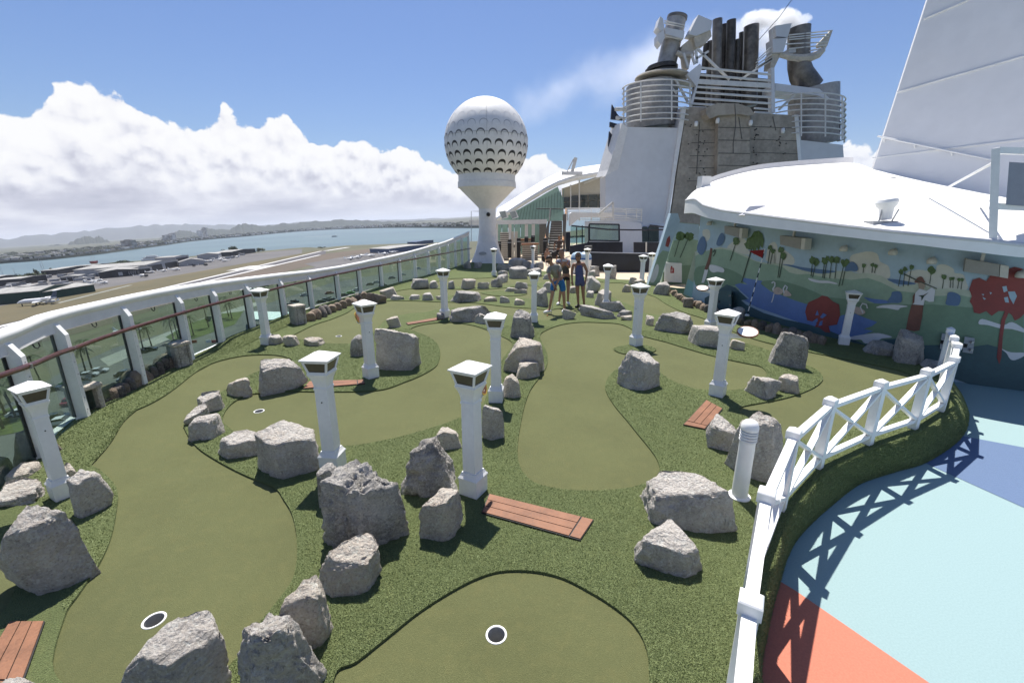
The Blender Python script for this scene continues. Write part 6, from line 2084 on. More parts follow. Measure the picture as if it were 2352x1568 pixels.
for pts, m_, r_, nm in ((((1118, 965, 38.6), (1108, 1120, 36.5), (1093, 1215, 34.5)), 'tan', .09, 'handrail'), (((968, 1130, 36.0), (960, 1170, 35.0), (953, 1215, 34.2)), 'tan', .09, 'handrail'), (((992, 962, 38.6), (985, 1060, 37.0), (968, 1140, 35.5)), 'dark', .06, 'rail'), (((880, 962, 38.6), (992, 962, 38.6), (1095, 965, 38.6)), 'dark', .04, 'rail')):
    MB().tube([atY(*c4((x, y))[0], Y_) for x, y, Y_ in pts], r_, 8).build(nm, M['dark'] if m_ == 'dark' else mat('orange_wood_rail', (0.46, 0.24, 0.11), 0.5, 0.1), st, world=True)
sl('stringer', c4((1092, 1010), (1120, 1000), (1112, 1290), (1094, 1300)), 35.0, 0.1, M['riser'], st)
sl('stringer', c4((955, 1140), (975, 1060), (985, 1062), (972, 1300), (952, 1300)), 34.6, 0.1, M['riser'], st)

# white bar platform with railing, court panels
pl = thing('white_platform', 'white curved platform with pipe railing in front of the funnel', 'platform', (atY(1420, 590, 35)[0], 35.0, 0.0))
M['bluewhite'] = mat('bluish_white_paint', (0.52, 0.57, 0.66), 0.5, 0.04, 0.8, grime=0.12)
sl('wall', c4((1300, 1060), (1420, 1058), (1560, 1060), (1690, 1070), (1725, 1085), (1730, 1330), (1300, 1330)), 35.5, 2.0, M['bluewhite'], pl)
sl('wall', c4((1725, 1075), (1950, 1080), (1940, 1330), (1725, 1330)), 37.5, 0.4, M['bluewhite'], pl)
sl('bar_front', c4((1152, 1000), (1165, 990), (1500, 995), (1505, 1025), (1300, 1028), (1225, 1032), (1210, 1050), (1150, 1100)), 34.8, 0.8, M['white_old'], pl)
for yp in (955, 968, 982, 1012, 1030, 1046):
    a = [atY(*p, Y_) for p, Y_ in zip(c4((1115, yp + 2), (1300, yp), (1520, yp + 4), (1680, yp + 10), (1728, yp + 14)), (37, 36, 35.4, 35.6, 36.2))]
    MB().tube(a, 0.035, 6).build('pipe_rail', M['railw'], pl, smooth='auto', world=True)
for x in (1130, 1225, 1320, 1500, 1600, 1685, 1722):
    p_, q_ = c4((x, 958), (x, 1058))
    MB().tube([atY(*p_, 35.6), atY(*q_, 35.6)], 0.035, 6).build('rail_post', M['railw'], pl, world=True)
for x0, y0, x1, y1 in ((1495, 908, 1495, 1025), (1492, 912, 1380, 1005)):
    p_, q_ = c4((x0, y0), (x1, y1))
    MB().beam(atY(*p_, 34.6), atY(*q_, 34.6), 0.14).build('davit', M['railw'], pl, world=True)
for x0, x1, y0 in ((1724, 1778, 1105), (1782, 1862, 1095)):
    sl('doorway', c4((x0, 1228), (x0, y0 + 14), (x0 + 12, y0), (x1 - 12, y0), (x1, y0 + 16), (x1, 1228)), 37.3, 0.1, M['glass_dark'], pl)
ct = thing('court_boards', 'navy dasher boards and clear screens of the sports court', 'barrier', (atY(1450, 625, 26)[0], 26.0, 0.0))
BY = gp(1410, 623)[1]
sl('navy_board', c4((1290, 1315), (1880, 1328), (1880, 1475), (1290, 1462)), BY, 0.12, M['navy'], ct)
sl('navy_board', c4((1290, 1228), (1572, 1228), (1572, 1312), (1290, 1312)), BY + 4, 0.12, M['navy'], ct)
sl('navy_board', c4((1662, 1230), (1880, 1232), (1880, 1314), (1662, 1312)), BY + 4, 0.12, M['navy'], ct)
sl('top_cap', c4((1285, 1309), (1880, 1322), (1880, 1328), (1285, 1315)), BY - 0.03, 0.2, mat('grey_cap', (0.22, 0.23, 0.27), 0.5), ct)
fr = MB()
for a, b in (((1304, 1084), (1542, 1088)), ((1542, 1088), (1545, 1220)), ((1545, 1220), (1304, 1216)), ((1304, 1216), (1304, 1084))):
    p_, q_ = c4(a, b)
    fr.beam(atY(*p_, BY + 3.8), atY(*q_, BY + 3.8), 0.09)
fr.build('screen_frame', M['navy'], ct, world=True)
sl('clear_screen', c4((1308, 1090), (1538, 1094), (1540, 1214), (1308, 1212)), BY + 3.85, 0.02, M['glass'], ct)
MB().tube([atY(*p, BY + 3) for p in c4((1160, 1098), (1300, 1112), (1450, 1128), (1650, 1132), (1900, 1130))], 0.05, 6).build('net_rail', M['navy'], ct, world=True)
MB().tube([atY(*p, BY + 3) for p in c4((1790, 1095), (1900, 1108))], 0.05, 6).build('net_rail', M['navy'], ct, world=True)
for x0, x1, m_ in ((1155, 1200, 'glass'), (1205, 1245, 'glass'), (1250, 1296, 'glass')):
    sl('clear_screen', c4((x0, 1100), (x1, 1104), (x1, 1240), (x0, 1260)), BY + 5.5, 0.05, M['glass'], ct)
    sl('screen_post', c4((x1, 1096), (x1 + 7, 1096), (x1 + 7, 1250), (x1, 1255)), BY + 5.4, 0.1, M['navy'], ct)
sl('navy_board', c4((1118, 1150), (1152, 1148), (1152, 1300), (1118, 1310)), BY + 7, 0.3, M['navy'], ct)
sl('navy_board', c4((1150, 1260), (1290, 1235), (1290, 1330), (1150, 1330)), BY + 3, 0.2, M['navy'], ct)
sl('rubbish_box', c4((1272, 1262), (1328, 1258), (1328, 1290), (1272, 1290)), BY - 0.5, 0.3, M['riser'], ct)
sl('post', c4((1756, 1230), (1768, 1230), (1766, 1312), (1756, 1312)), BY + 3.9, 0.05, M['railw'], ct)
for i, x in enumerate((1207, 1262)):
    lb = ['towel bin with a blue and white domed lid behind the woman in the romper', 'towel bin with a domed lid right of the woman in the romper'][i]
    p = gp(c4((x, 0))[0][0], 626)
    bn = thing('towel_bin', lb, 'bin', p, group='bins with domed lids')
    MB().lathe([(0, 0), (0.36, 0), (0.38, 0.72), (0, 0.72)], 20).build('body', M['white'], bn, smooth='auto')
    MB().lathe([(0.39, 0.72), (0.39, 0.80), (0.37, 0.82)], 20).build('band', mat('bin_blue', (0.05, 0.13, 0.36), 0.4), bn, smooth='auto')
    MB().lathe([(0.38, 0.82), (0.36, 0.95), (0.26, 1.06), (0.1, 1.12), (0, 1.13)], 20).build('lid', mat('bin_lid', (0.45, 0.58, 0.72), 0.35), bn, smooth='auto')
# ================================================================= airfield, bay and far shore (the ship lists a little against them)
ra, rb = ray(0, 564), ray(1080, 496)
nL = np.cross(rb, ra)
nL /= np.linalg.norm(nL)
if nL[2] < 0:
    nL = -nL
HL = 33.0
eyL = np.array([0, 1, 0]) - nL * nL[1]
eyL /= np.linalg.norm(eyL)
exL = np.cross(eyL, nL)
OL = EYE - nL * HL
LIST = Matrix((exL, eyL, nL)).transposed()
LR = LIST.to_euler()


def gl(x, y, h=0.0):
    """Photo pixel to land coordinates (u, v) at height h over the airfield."""
    d = ray(x, y)
    p = d * (-(HL - h) / (d @ nL))
    return np.array([p @ exL, p @ eyL])


def lw(u, v, h=0.0):
    return OL + exL * u + eyL * v + nL * h


def lscale(uv, h=0.0):
    return px_depth(lw(uv[0], uv[1], h)) / FPX


def lthing(name, label, cat, uv, rz=0.0, group=None, h=0.0):
    o = thing(name, label, cat, lw(uv[0], uv[1], h), 0, group)
    o.rotation_euler = (LIST @ Matrix.Rotation(rz, 3, 'Z')).to_euler()
    return o


def lsheet(name, uvs, h, m, kind='structure'):
    mb_ = MB()
    mb_.add([lw(u, v, h) for u, v in uvs], [tuple(range(len(uvs)))])
    o = mb_.build(name, m)
    o['kind'] = kind
    return o


def big_mat(name, col, col2, scale, rough=0.9, spec=0.2):
    m = mat(name, col, rough, 0.1, scale, col2=col2, world=True, spec=spec)
    return m


M['field'] = big_mat('dry_field', (0.125, 0.120, 0.080), (0.085, 0.09, 0.058), 0.02)
M['goldgrass'] = big_mat('golden_verge_grass', (0.125, 0.105, 0.060), (0.09, 0.082, 0.047), 0.03)
M['brownearth'] = big_mat('brown_verge_earth', (0.125, 0.098, 0.078), (0.095, 0.082, 0.062), 0.02)
M['apron'] = big_mat('grey_apron_concrete', (0.145, 0.138, 0.136), (0.105, 0.102, 0.102), 0.03)
M['runway'] = big_mat('runway_asphalt', (0.105, 0.10, 0.105), (0.08, 0.077, 0.082), 0.05)
M['marking'] = big_mat('runway_marking', (0.62, 0.61, 0.60), (0.5, 0.49, 0.48), 0.3)
M['parking'] = big_mat('parking_asphalt', (0.115, 0.12, 0.115), (0.085, 0.09, 0.088), 0.08)
M['path'] = big_mat('pale_road', (0.26, 0.265, 0.24), (0.2, 0.21, 0.19), 0.1)
M['lawn'] = big_mat('lawn', (0.085, 0.105, 0.035), (0.055, 0.075, 0.025), 0.15)

# water
m = bpy.data.materials.new('bay_water')
m.use_nodes = True
g = NT(m.node_tree)
out = g.n('ShaderNodeOutputMaterial')
bs = g.n('ShaderNodeBsdfPrincipled')
pos = g.n('ShaderNodeNewGeometry').outputs['Position']
st_ = g.n('ShaderNodeVectorMath', operation='MULTIPLY')
g.put(st_.inputs[0], pos)
st_.inputs[1].default_value = (0.35, 1.0, 1.0)
nn_ = g.noise(st_.outputs[0], 0.004, 6, 0.6)
c = g.mixc(g.smooth(nn_, 0.35, 0.68), (0.075, 0.120, 0.135), (0.100, 0.152, 0.162))
g.put(bs.inputs['Base Color'], c)
bs.inputs['Roughness'].default_value = 0.42
bs.inputs['Specular IOR Level'].default_value = 0.3
bp = g.n('ShaderNodeBump', in_Strength=0.5, in_Distance=1.0)
g.put(bp.inputs['Height'], g.noise(st_.outputs[0], 0.12, 4, 0.6))
g.put(bs.inputs['Normal'], bp.outputs[0])
g.put(out.inputs[0], bs.outputs[0])
M['water'] = m
SEA = -2.5
lsheet('sea', [(40000 * math.cos(a), 40000 * math.sin(a)) for a in np.linspace(0, 2 * math.pi, 64, endpoint=False)], SEA, m)

shore_px = [(-260, 660), (-120, 648), (0, 635), (36, 633), (90, 628), (146, 622), (219, 611), (255, 603), (316, 599), (377, 596), (462, 586), (572, 579), (620, 575), (701, 568), (738, 569), (795, 564), (910, 560), (1000, 557), (1120, 553)]
shore = [gl(x, y) for x, y in shore_px]
base_uv = [tuple(p) for p in spline(shore, 3)] + [(200, shore[-1][1] - 20), (300, 900), (60, 700), (-11, 400), (-11, -300), (-900, -300)]
mbx = MB()
nB = len(base_uv)
mbx.add([lw(u, v, 0) for u, v in base_uv] + [lw(u, v, SEA - 1) for u, v in base_uv], [tuple(range(nB))] + [(k, (k + 1) % nB, nB + (k + 1) % nB, nB + k) for k in range(nB)])
mbx.build('airfield_ground', M['field'])['kind'] = 'structure'


def seg(a, b, t):
    return np.array(a) * (1 - t) + np.array(b) * t


U0, U1 = gl(207, 702), gl(738, 577)
W0, W1 = gl(401, 664), gl(735, 586)
W1 = U1 + (W0 - U0) + (W1 - U1) * 0.0 if False else W1
E0, E1 = gl(253, 659), gl(693, 582)
ap = [seg(E0, E1, -0.9), seg(E0, E1, 1.0)] + [gl(x, y) - np.array([0, 8]) for x, y in ((700, 571), (572, 582), (462, 589), (377, 599), (316, 603), (255, 607), (146, 626), (36, 637), (-100, 650))]
lsheet('apron', ap, 0.06, M['apron'])
lsheet('golden_verge', [seg(E0, E1, -0.9), seg(E0, E1, 1.15), seg(U0, U1, 1.06), seg(U0, U1, -0.8)], 0.10, M['goldgrass'])
lsheet('brown_verge', [seg(W0, W1, -1.6), seg(W0, W1, 1.1), gl(905, 566), gl(905, 575), gl(800, 592), gl(700, 613), gl(560, 650), gl(420, 690), gl(200, 760)], 0.10, M['brownearth'])
lsheet('runway', [seg(U0, U1, -0.8), seg(U0, U1, 1.05), seg(W0, W1, 1.08), seg(W0, W1, -1.6)], 0.16, M['runway'])
wv = np.array([0.0, 1.0])


def stripe(name, a, b, w, h=0.22, m_='marking'):
    a, b = np.array(a), np.array(b)
    d = (b - a) / np.linalg.norm(b - a)
    n_ = np.array([-d[1], d[0]]) * w / 2
    return lsheet(name, [a + n_, b + n_, b - n_, a - n_], h, M[m_])


stripe('runway_line', seg(U0, U1, -0.7), seg(U0, U1, 1.0), 4.0)
stripe('runway_line', seg(W0, W1, -1.5), seg(W0, W1, 1.0), 4.0)
for a, b in (((531, 622), (583, 611)), ((573, 620), (622, 609.5)), ((748, 576.5), (800, 568.5)), ((560, 618.5), (590, 612))):
    stripe('runway_marking', gl(*a), gl(*b), 9.0, 0.26)
stripe('taxiway', gl(560, 655), gl(905, 575), 13, 0.14, 'apron')
lsheet('taxiway', [gl(x, y) for x, y in ((700, 606), (800, 588), (905, 572), (985, 566), (985, 590), (880, 604), (760, 625))], 0.13, M['apron'])
stripe('taxi_line', gl(131, 697), gl(300, 655), 3.0, 0.14, 'path')
lsheet('parking_lot', [gl(x, y) for x, y in ((-300, 1100), (0, 940), (150, 850), (260, 800), (420, 752), (560, 715), (760, 650), (900, 625), (1000, 612), (1060, 640), (1060, 700), (700, 1000), (200, 1300))], 0.06, M['parking'])
lsheet('road', [gl(x, y) for x, y in ((230, 825), (330, 785), (470, 730), (600, 690), (608, 697), (480, 742), (345, 798), (250, 842))], 0.12, M['path'])
lsheet('lawn', [gl(x, y) for x, y in ((380, 775), (430, 745), (500, 722), (560, 715), (540, 745), (470, 770), (410, 790))], 0.13, M['lawn'])
lsheet('lawn', [gl(x, y) for x, y in ((-50, 960), (60, 925), (110, 935), (90, 985), (-50, 1010))], 0.13, M['lawn'])

# far shore land
far_px = [(-300, 640), (-150, 622), (0, 603), (60, 598.5), (129, 592.5), (190, 586), (243, 580), (310, 571), (379, 562), (437, 553.6), (500, 547.5), (572, 541.5), (640, 535), (701, 530), (766, 526.5), (883, 522.6), (967, 522), (1074, 522), (1250, 520)]
far = [gl(x, y) for x, y in far_px]
fl2 = [tuple(p) for p in spline(far, 3)]
M['farland'] = big_mat('far_coast_land', (0.105, 0.105, 0.085), (0.065, 0.075, 0.055), 0.004)
dirs = [np.array(p) / np.linalg.norm(p) for p in fl2]
mbx = MB()
mbx.strip([lw(p[0], p[1], 3.0) for p in fl2], [lw(d[0] * 30000, d[1] * 30000, 3.0) for d in dirs])
mbx.strip([lw(p[0], p[1], SEA - 1) for p in fl2], [lw(p[0], p[1], 3.0) for p in fl2])
mbx.build('far_shore', M['farland'])['kind'] = 'structure'


def ridge(name, pts, D, dep, m_, seed, rough_):
    """Range of hills: crest read off the photo, standing D metres away with slopes to both sides."""
    P_ = spline(pts, 10)
    rows_ = [[], [], [], [], []]
    for k, (x, y) in enumerate(P_):
        d = ray(x, y)
        hd = np.array([d @ exL, d @ eyL])
        u = hd / np.linalg.norm(hd)
        sl_ = (d @ nL) / np.linalg.norm(hd)
        h = HL + sl_ * D
        w_ = fbm(np.array([[k * 0.21, 0.3, seed], [k * 0.21, 4.3, seed], [k * 0.55, 9.1, seed]]), 3, seed)
        h = max(4.0, h + rough_ * w_[2])
        for r_, (off, f) in zip(rows_, ((-dep, 0), (-dep * .55, .42 + .18 * w_[0]), (0, 1), (dep * .6, .5 + .2 * w_[1]), (dep * 1.2, 0))):
            r_.append(lw(*(u * (D + off)), h * f))
    mb_ = MB()
    for a, b in zip(rows_[:-1], rows_[1:]):
        mb_.strip(a, b)
    o = mb_.build(name, m_, smooth=True)
    o['kind'] = 'structure'


M['hill'] = big_mat('wooded_hill', (0.036, 0.044, 0.034), (0.022, 0.030, 0.024), 0.006)
M['mountain'] = big_mat('far_mountain', (0.04, 0.05, 0.05), (0.03, 0.038, 0.038), 0.001)
ridge('mountain_range', [(-300, 590), (-100, 562), (0, 550), (97, 539), (194, 530), (292, 521), (389, 515), (462, 516), (571, 516), (701, 511), (831, 506), (962, 503), (1066, 501), (1250, 497)], 12500, 1500, M['mountain'], 3, 25)
ridge('hills', [(-300, 600), (-100, 586), (0, 577), (45, 573), (70, 575), (97, 567), (125, 563), (150, 562), (172, 552), (190, 545), (205, 542.5), (216, 546), (230, 543.5), (247, 552), (270, 559), (330, 556), (380, 541), (405, 531), (430, 529), (448, 534), (465, 525), (480, 524), (500, 528), (530, 526), (550, 516), (572, 515), (600, 519), (650, 514), (701, 510), (766, 506), (831, 506), (900, 509), (1000, 507), (1074, 505), (1250, 503)], 5600, 650, M['hill'], 8, 9)

# far town: too many to count
rg = np.random.default_rng(9)
tw_, tr_ = MB(), MB()
n_t = 0
while n_t < 3200:
    k = rg.integers(0, len(fl2) - 1)
    tt = rg.random()
    p = np.array(fl2[k]) * (1 - tt) + np.array(fl2[k + 1]) * tt
    d0 = np.linalg.norm(p)
    D = d0 * (1.012 + 0.55 * rg.random() ** 2.0)
    if D > 5000:
        continue
    p = p / d0 * D
    s = rg.uniform(4, 9) * (D / 2200) ** 0.6
    if n_t % 3:
        tw_.box(tuple(lw(p[0], p[1], 3.0 + s * 0.3)), (s * rg.uniform(1.0, 2.6), s * rg.uniform(.8, 1.4), s * rg.uniform(0.45, 0.9)), rg.uniform(0, 3), LIST)
    else:
        v_, f_ = ico(1)
        r_ = s * rg.uniform(0.6, 1.1)
        c = lw(p[0], p[1], 3.0 + r_ * 0.4)
        tr_.add([tuple(c + q * np.array([r_ * 1.6, r_ * 1.2, r_ * .75])) for q in v_], f_)
    n_t += 1
m = mat('far_town_walls', (0.75, 0.73, 0.70), 0.8, 0.2, 0.012, col2=(0.16, 0.145, 0.13), world=True)
tag(tw_.build('far_town', m), 'hazy town of pale buildings spread along the far shore', 'town', kind='stuff')
tag(tr_.build('far_trees', M['hill']), 'dark hazy trees between the buildings on the far shore', 'trees', kind='stuff')
for i, (x, yb, h, w) in enumerate(((462, 548, 46, 24), (474, 547, 62, 20), (391, 557, 30, 40), (400, 556, 36, 22), (300, 573, 22, 30))):
    uv = gl(x, yb)
    uv = uv * 1.06
    lb = ['wider of two tall hazy tower blocks on the far shore', 'taller slim hazy tower block on the far shore', 'broad hazy block left on the far shore', 'hazy block with a flat roof left on the far shore', 'low hazy block on the far left shore'][i]
    b_ = lthing('tower_block', lb, 'building', uv)
    MB().box((0, 0, h / 2 + 3), (w, w * .7, h)).build('wall', m, b_)
    MB().box((0, 0, h + 4.2), (w * .5, w * .4, 2.4)).build('roof_house', m, b_)

# ---- airfield buildings
M['roof_pale'] = big_mat('pale_sheet_roof', (0.38, 0.37, 0.345), (0.24, 0.235, 0.22), 0.08, 0.6)
M['wall_dark'] = big_mat('dark_hangar_wall', (0.045, 0.048, 0.055), (0.03, 0.032, 0.038), 0.2, 0.6)
M['wall_green'] = big_mat('green_hangar_wall', (0.012, 0.055, 0.045), (0.01, 0.04, 0.033), 0.3, 0.6)
M['wall_white'] = big_mat('white_hangar_wall', (0.42, 0.42, 0.42), (0.32, 0.32, 0.32), 0.2, 0.6)
M['wall_tan'] = big_mat('tan_block_wall', (0.26, 0.21, 0.17), (0.2, 0.165, 0.135), 0.2, 0.7)
M['wall_blue'] = big_mat('blue_grey_wall', (0.10, 0.14, 0.22), (0.08, 0.11, 0.17), 0.2, 0.6)
M['door_dark'] = mat('hangar_door', (0.022, 0.024, 0.028), 0.6, 0.1, 0.3)


def hangar(x0, y0, x1, y1, h_px, depth, lb, wall, roof='roof_pale', rise=0.18, doors=1, name='hangar'):
    a, b = gl(x0, y0), gl(x1, y1)
    L_ = np.linalg.norm(b - a)
    rz = math.atan2(b[1] - a[1], b[0] - a[0])
    h = h_px * lscale((a + b) / 2) * 1.05
    t_ = lthing(name, lb, 'hangar' if name == 'hangar' else 'building', a, rz)
    r_ = h * rise + 0.3
    # front, sides, back with a low gable running back
    W = MB()
    W.add([(0, 0, 0), (L_, 0, 0), (L_, 0, h), (L_ / 2, 0, h + r_), (0, 0, h), (0, depth, 0), (L_, depth, 0), (L_, depth, h), (L_ / 2, depth, h + r_), (0, depth, h)],
          [(0, 1, 2, 3, 4), (5, 9, 8, 7, 6), (0, 4, 9, 5), (1, 6, 7, 2)])
    W.build('wall', M[wall], t_)
    o_ = 0.5
    R_ = MB()
    R_.slab([(-o_, -o_, h - 0.05), (L_ / 2, -o_, h + r_ + 0.15), (L_ / 2, depth + o_, h + r_ + 0.15), (-o_, depth + o_, h - 0.05)], (0, 0, 0.3))
    R_.slab([(L_ + o_, -o_, h - 0.05), (L_ / 2, -o_, h + r_ + 0.15), (L_ / 2, depth + o_, h + r_ + 0.15), (L_ + o_, depth + o_, h - 0.05)], (0, 0, 0.3))
    R_.build('roof', M[roof], t_)
    for k in range(doors):
        w_ = L_ / doors
        MB().box((w_ * (k + .5), -0.08, h * .42), (w_ * .8, 0.12, h * .82)).build('door', M['door_dark'], t_)
    for k in range(int(L_ // 9)):
        MB().box((4.5 + k * 9, depth + 0.06, h * .6), (2, 0.1, 1.2)).build('window', M['door_dark'], t_)
    return t_, L_, h


hangar(97, 691, 168, 674, 21, 26, 'dark green hangar beside the parked jet', 'wall_green', doors=0)
t_, L_, h_ = hangar(14, 693, 96, 690.5, 17, 30, 'low green and white workshop left of the dark green hangar', 'wall_green', doors=3)
t_, L_, h_ = hangar(230, 640.5, 318, 632, 13, 34, 'black hangar with white chevrons and a pale roof', 'wall_dark', doors=0)
for k in range(4):
    x = L_ * (0.76 + 0.055 * k)
    cv = MB()
    cv.slab([(x, -0.1, h_ * .52), (x + L_ * .02, -0.1, h_ * .82), (x + L_ * .034, -0.1, h_ * .82), (x + L_ * .014, -0.1, h_ * .52)], (0, -0.05, 0))
    cv.slab([(x, -0.1, h_ * .52), (x + L_ * .014, -0.1, h_ * .52), (x + L_ * .034, -0.1, h_ * .22), (x + L_ * .02, -0.1, h_ * .22)], (0, -0.05, 0))
    cv.build('chevron', M['wall_white'], t_)
MB().box((L_ * .55, -0.12, h_ * .5), (L_ * .11, 0.1, h_ * .55)).build('truck_door', M['wall_white'], t_)
MB().box((L_ * .18, -0.12, h_ * .45), (L_ * .3, 0.08, h_ * .8)).build('door', M['door_dark'], t_)
hangar(300, 633, 352, 626, 13, 52, 'wide pale roofed hangar behind the chevron hangar', 'wall_white', doors=1)
hangar(340, 625.5, 412, 611.5, 15, 60, 'long pale hangar with two open dark doors', 'wall_white', doors=2)
hangar(405, 608, 437, 603, 16, 22, 'tall narrow hangar with a dark front', 'wall_white', doors=1, rise=.05)
hangar(414, 612.5, 470, 607, 9, 18, 'low white shed with a gabled roof', 'wall_white', doors=0, rise=.5)
hangar(455, 597.5, 503, 593.5, 10, 24, 'white shed with a dark end near the shore', 'wall_white', doors=0)
hangar(534, 588, 588, 580, 8.5, 26, 'dark open shed beside the shore trees', 'wall_dark', doors=2)
hangar(134, 631, 222, 617, 10, 14, 'long dark shed with a pale flat roof at the shore', 'wall_dark', doors=5, rise=.03, name='shed')
hangar(53, 654, 110, 645, 13, 22, 'dark shed with a long pale roof on the left', 'wall_dark', doors=4, rise=.03, name='shed')
hangar(141, 648, 184, 644, 10, 14, 'white van shaped shed in front of the long dark shed', 'wall_white', doors=3, rise=.03, name='shed')
hangar(3, 645, 38, 641, 9, 14, 'dark block building at the left edge', 'wall_dark', doors=0, rise=.02, name='shed')
hangar(28, 672, 62, 667, 8, 10, 'small white roofed shed left of the workshop', 'wall_white', doors=2, rise=.03, name='shed')
hangar(70, 664, 112, 657, 6, 10, 'long white roofed lean-to left of the dark shed', 'wall_white', doors=0, rise=.03, name='shed')
hangar(220, 624.5, 259, 619.5, 14, 14, 'tan flat roofed block beside the control tower', 'wall_tan', doors=0, rise=.02, name='shed')
hangar(894, 582, 985, 571, 9, 40, 'white roofed blue hangar beyond the railing curve', 'wall_blue', doors=0, rise=.06)
hangar(956, 562.5, 996, 558, 6, 20, 'small dark blue building near the shore beyond the blue hangar', 'wall_blue', roof='wall_blue', doors=0, rise=.04, name='shed')
uv = gl(222, 622)
t_ = lthing('control_tower', 'small control tower with a red lattice top', 'tower', uv)
s_ = lscale(uv)
MB().box((0, 0, 9 * s_), (8 * s_, 8 * s_, 18 * s_)).build('shaft', M['wall_tan'], t_)
MB().box((0, 0, 20 * s_), (10 * s_, 10 * s_, 4 * s_)).build('cab', mat('tower_red', (0.30, 0.07, 0.06), 0.6, 0.1), t_)
MB().box((0, 0, 22.6 * s_), (11 * s_, 11 * s_, 1 * s_)).build('roof', M['wall_white'], t_)
for dx in (-3, 3):
    MB().beam((dx * s_, 0, 22 * s_), (dx * s_, 0, 34 * s_), 0.5 * s_).build('antenna', M['railw'], t_)
for i, (x, y0, y1) in enumerate(((100, 628, 594), (105, 628, 597), (7, 632, 604), (178, 622, 607), (36, 633, 615))):
    uv = gl(x, y0)
    s_ = lscale(uv)
    t_ = lthing('radio_mast', ['tall thin radio mast by the shore, left of a pair', 'tall thin radio mast by the shore, right of a pair', 'thin radio mast at the far left edge', 'thin mast beside the long dark shed', 'short thin mast near the left edge'][i], 'mast', uv)
    MB().tube([(0, 0, 0), (0, 0, (y0 - y1) * s_)], [0.45 * s_, 0.2 * s_], 6).build('pole', M['railw'], t_)
    MB().beam((-1.2 * s_, 0, (y0 - y1) * s_ * .8), (1.2 * s_, 0, (y0 - y1) * s_ * .8), 0.25 * s_).build('crossarm', M['railw'], t_)

# vans and containers among the sheds
VB = MB().box((0, 0, 1.25), (5.0, 2.0, 1.9)).mesh('van_body', M['wall_white'])
VW = MB().box((2.1, 0, 1.6), (0.9, 2.04, 0.7)).mesh('van_window', M['door_dark'])
VH = MB().box((0, 0, 0.3), (4.0, 1.9, 0.6)).mesh('van_wheels', M['dark'])
rv = random.Random(4)
for k in range(46):
    x, y = (rv.uniform(-5, 215), 0) if k < 36 else (rv.uniform(380, 600), 0)
    y = (np.interp(x, [0, 215], [660, 636]) + rv.uniform(-12, 16)) if k < 36 else np.interp(x, [380, 600], [613, 584]) + rv.uniform(-5, 4)
    t_ = lthing('parked_van', 'tiny pale van among the sheds at the left of the airfield' if k < 36 else 'tiny pale van on the apron near the shore trees', 'van', gl(x, y), rv.uniform(0, 3), 'tiny vans among the airfield sheds' if k < 36 else 'tiny vans on the far apron')
    t_.scale = (rv.uniform(.9, 2.2), rv.uniform(.9, 1.4), rv.uniform(.9, 1.3))
    link_mesh('body', VB, t_)
    link_mesh('window', VW, t_)
    link_mesh('wheels', VH, t_)

# yacht beyond the hangars, ferry on the bay
uv = gl(351, 598)
s_ = lscale(uv)
t_ = lthing('yacht', 'white multi deck yacht moored behind the hangars', 'yacht', uv, R(8))
hl_ = [(-22, -3), (16, -4), (24, 0), (16, 4), (-22, 3)]
MB().prism([(x * s_, y * s_) for x, y in hl_], 0, 5 * s_).build('hull', M['white'], t_)
MB().prism([(x * s_ * .8, y * s_ * .8) for x, y in hl_], 5 * s_, 8 * s_).build('deck_house', M['white'], t_)
MB().prism([(x * s_ * .5, y * s_ * .6) for x, y in hl_], 8 * s_, 11 * s_).build('bridge', M['white'], t_)
MB().box((0, -3.25 * s_, 6.4 * s_), (26 * s_, 0.2 * s_, 0.9 * s_)).build('window_band', M['door_dark'], t_)
uv = gl(768, 542)
s_ = lscale(uv)
t_ = lthing('ferry', 'small dark ferry crossing the bay', 'ferry', uv, R(5), h=SEA)
MB().prism([(x * s_ * .28, y * s_ * .5) for x, y in hl_], 0, 1.1 * s_).build('hull', M['wall_blue'], t_)
MB().box((-0.5 * s_, 0, 1.9 * s_), (9 * s_, 3 * s_, 1.5 * s_)).build('cabin', M['wall_white'], t_)
stripe('ferry_wake', gl(700, 544, SEA), gl(762, 542.5, SEA), 5, SEA + 0.1)

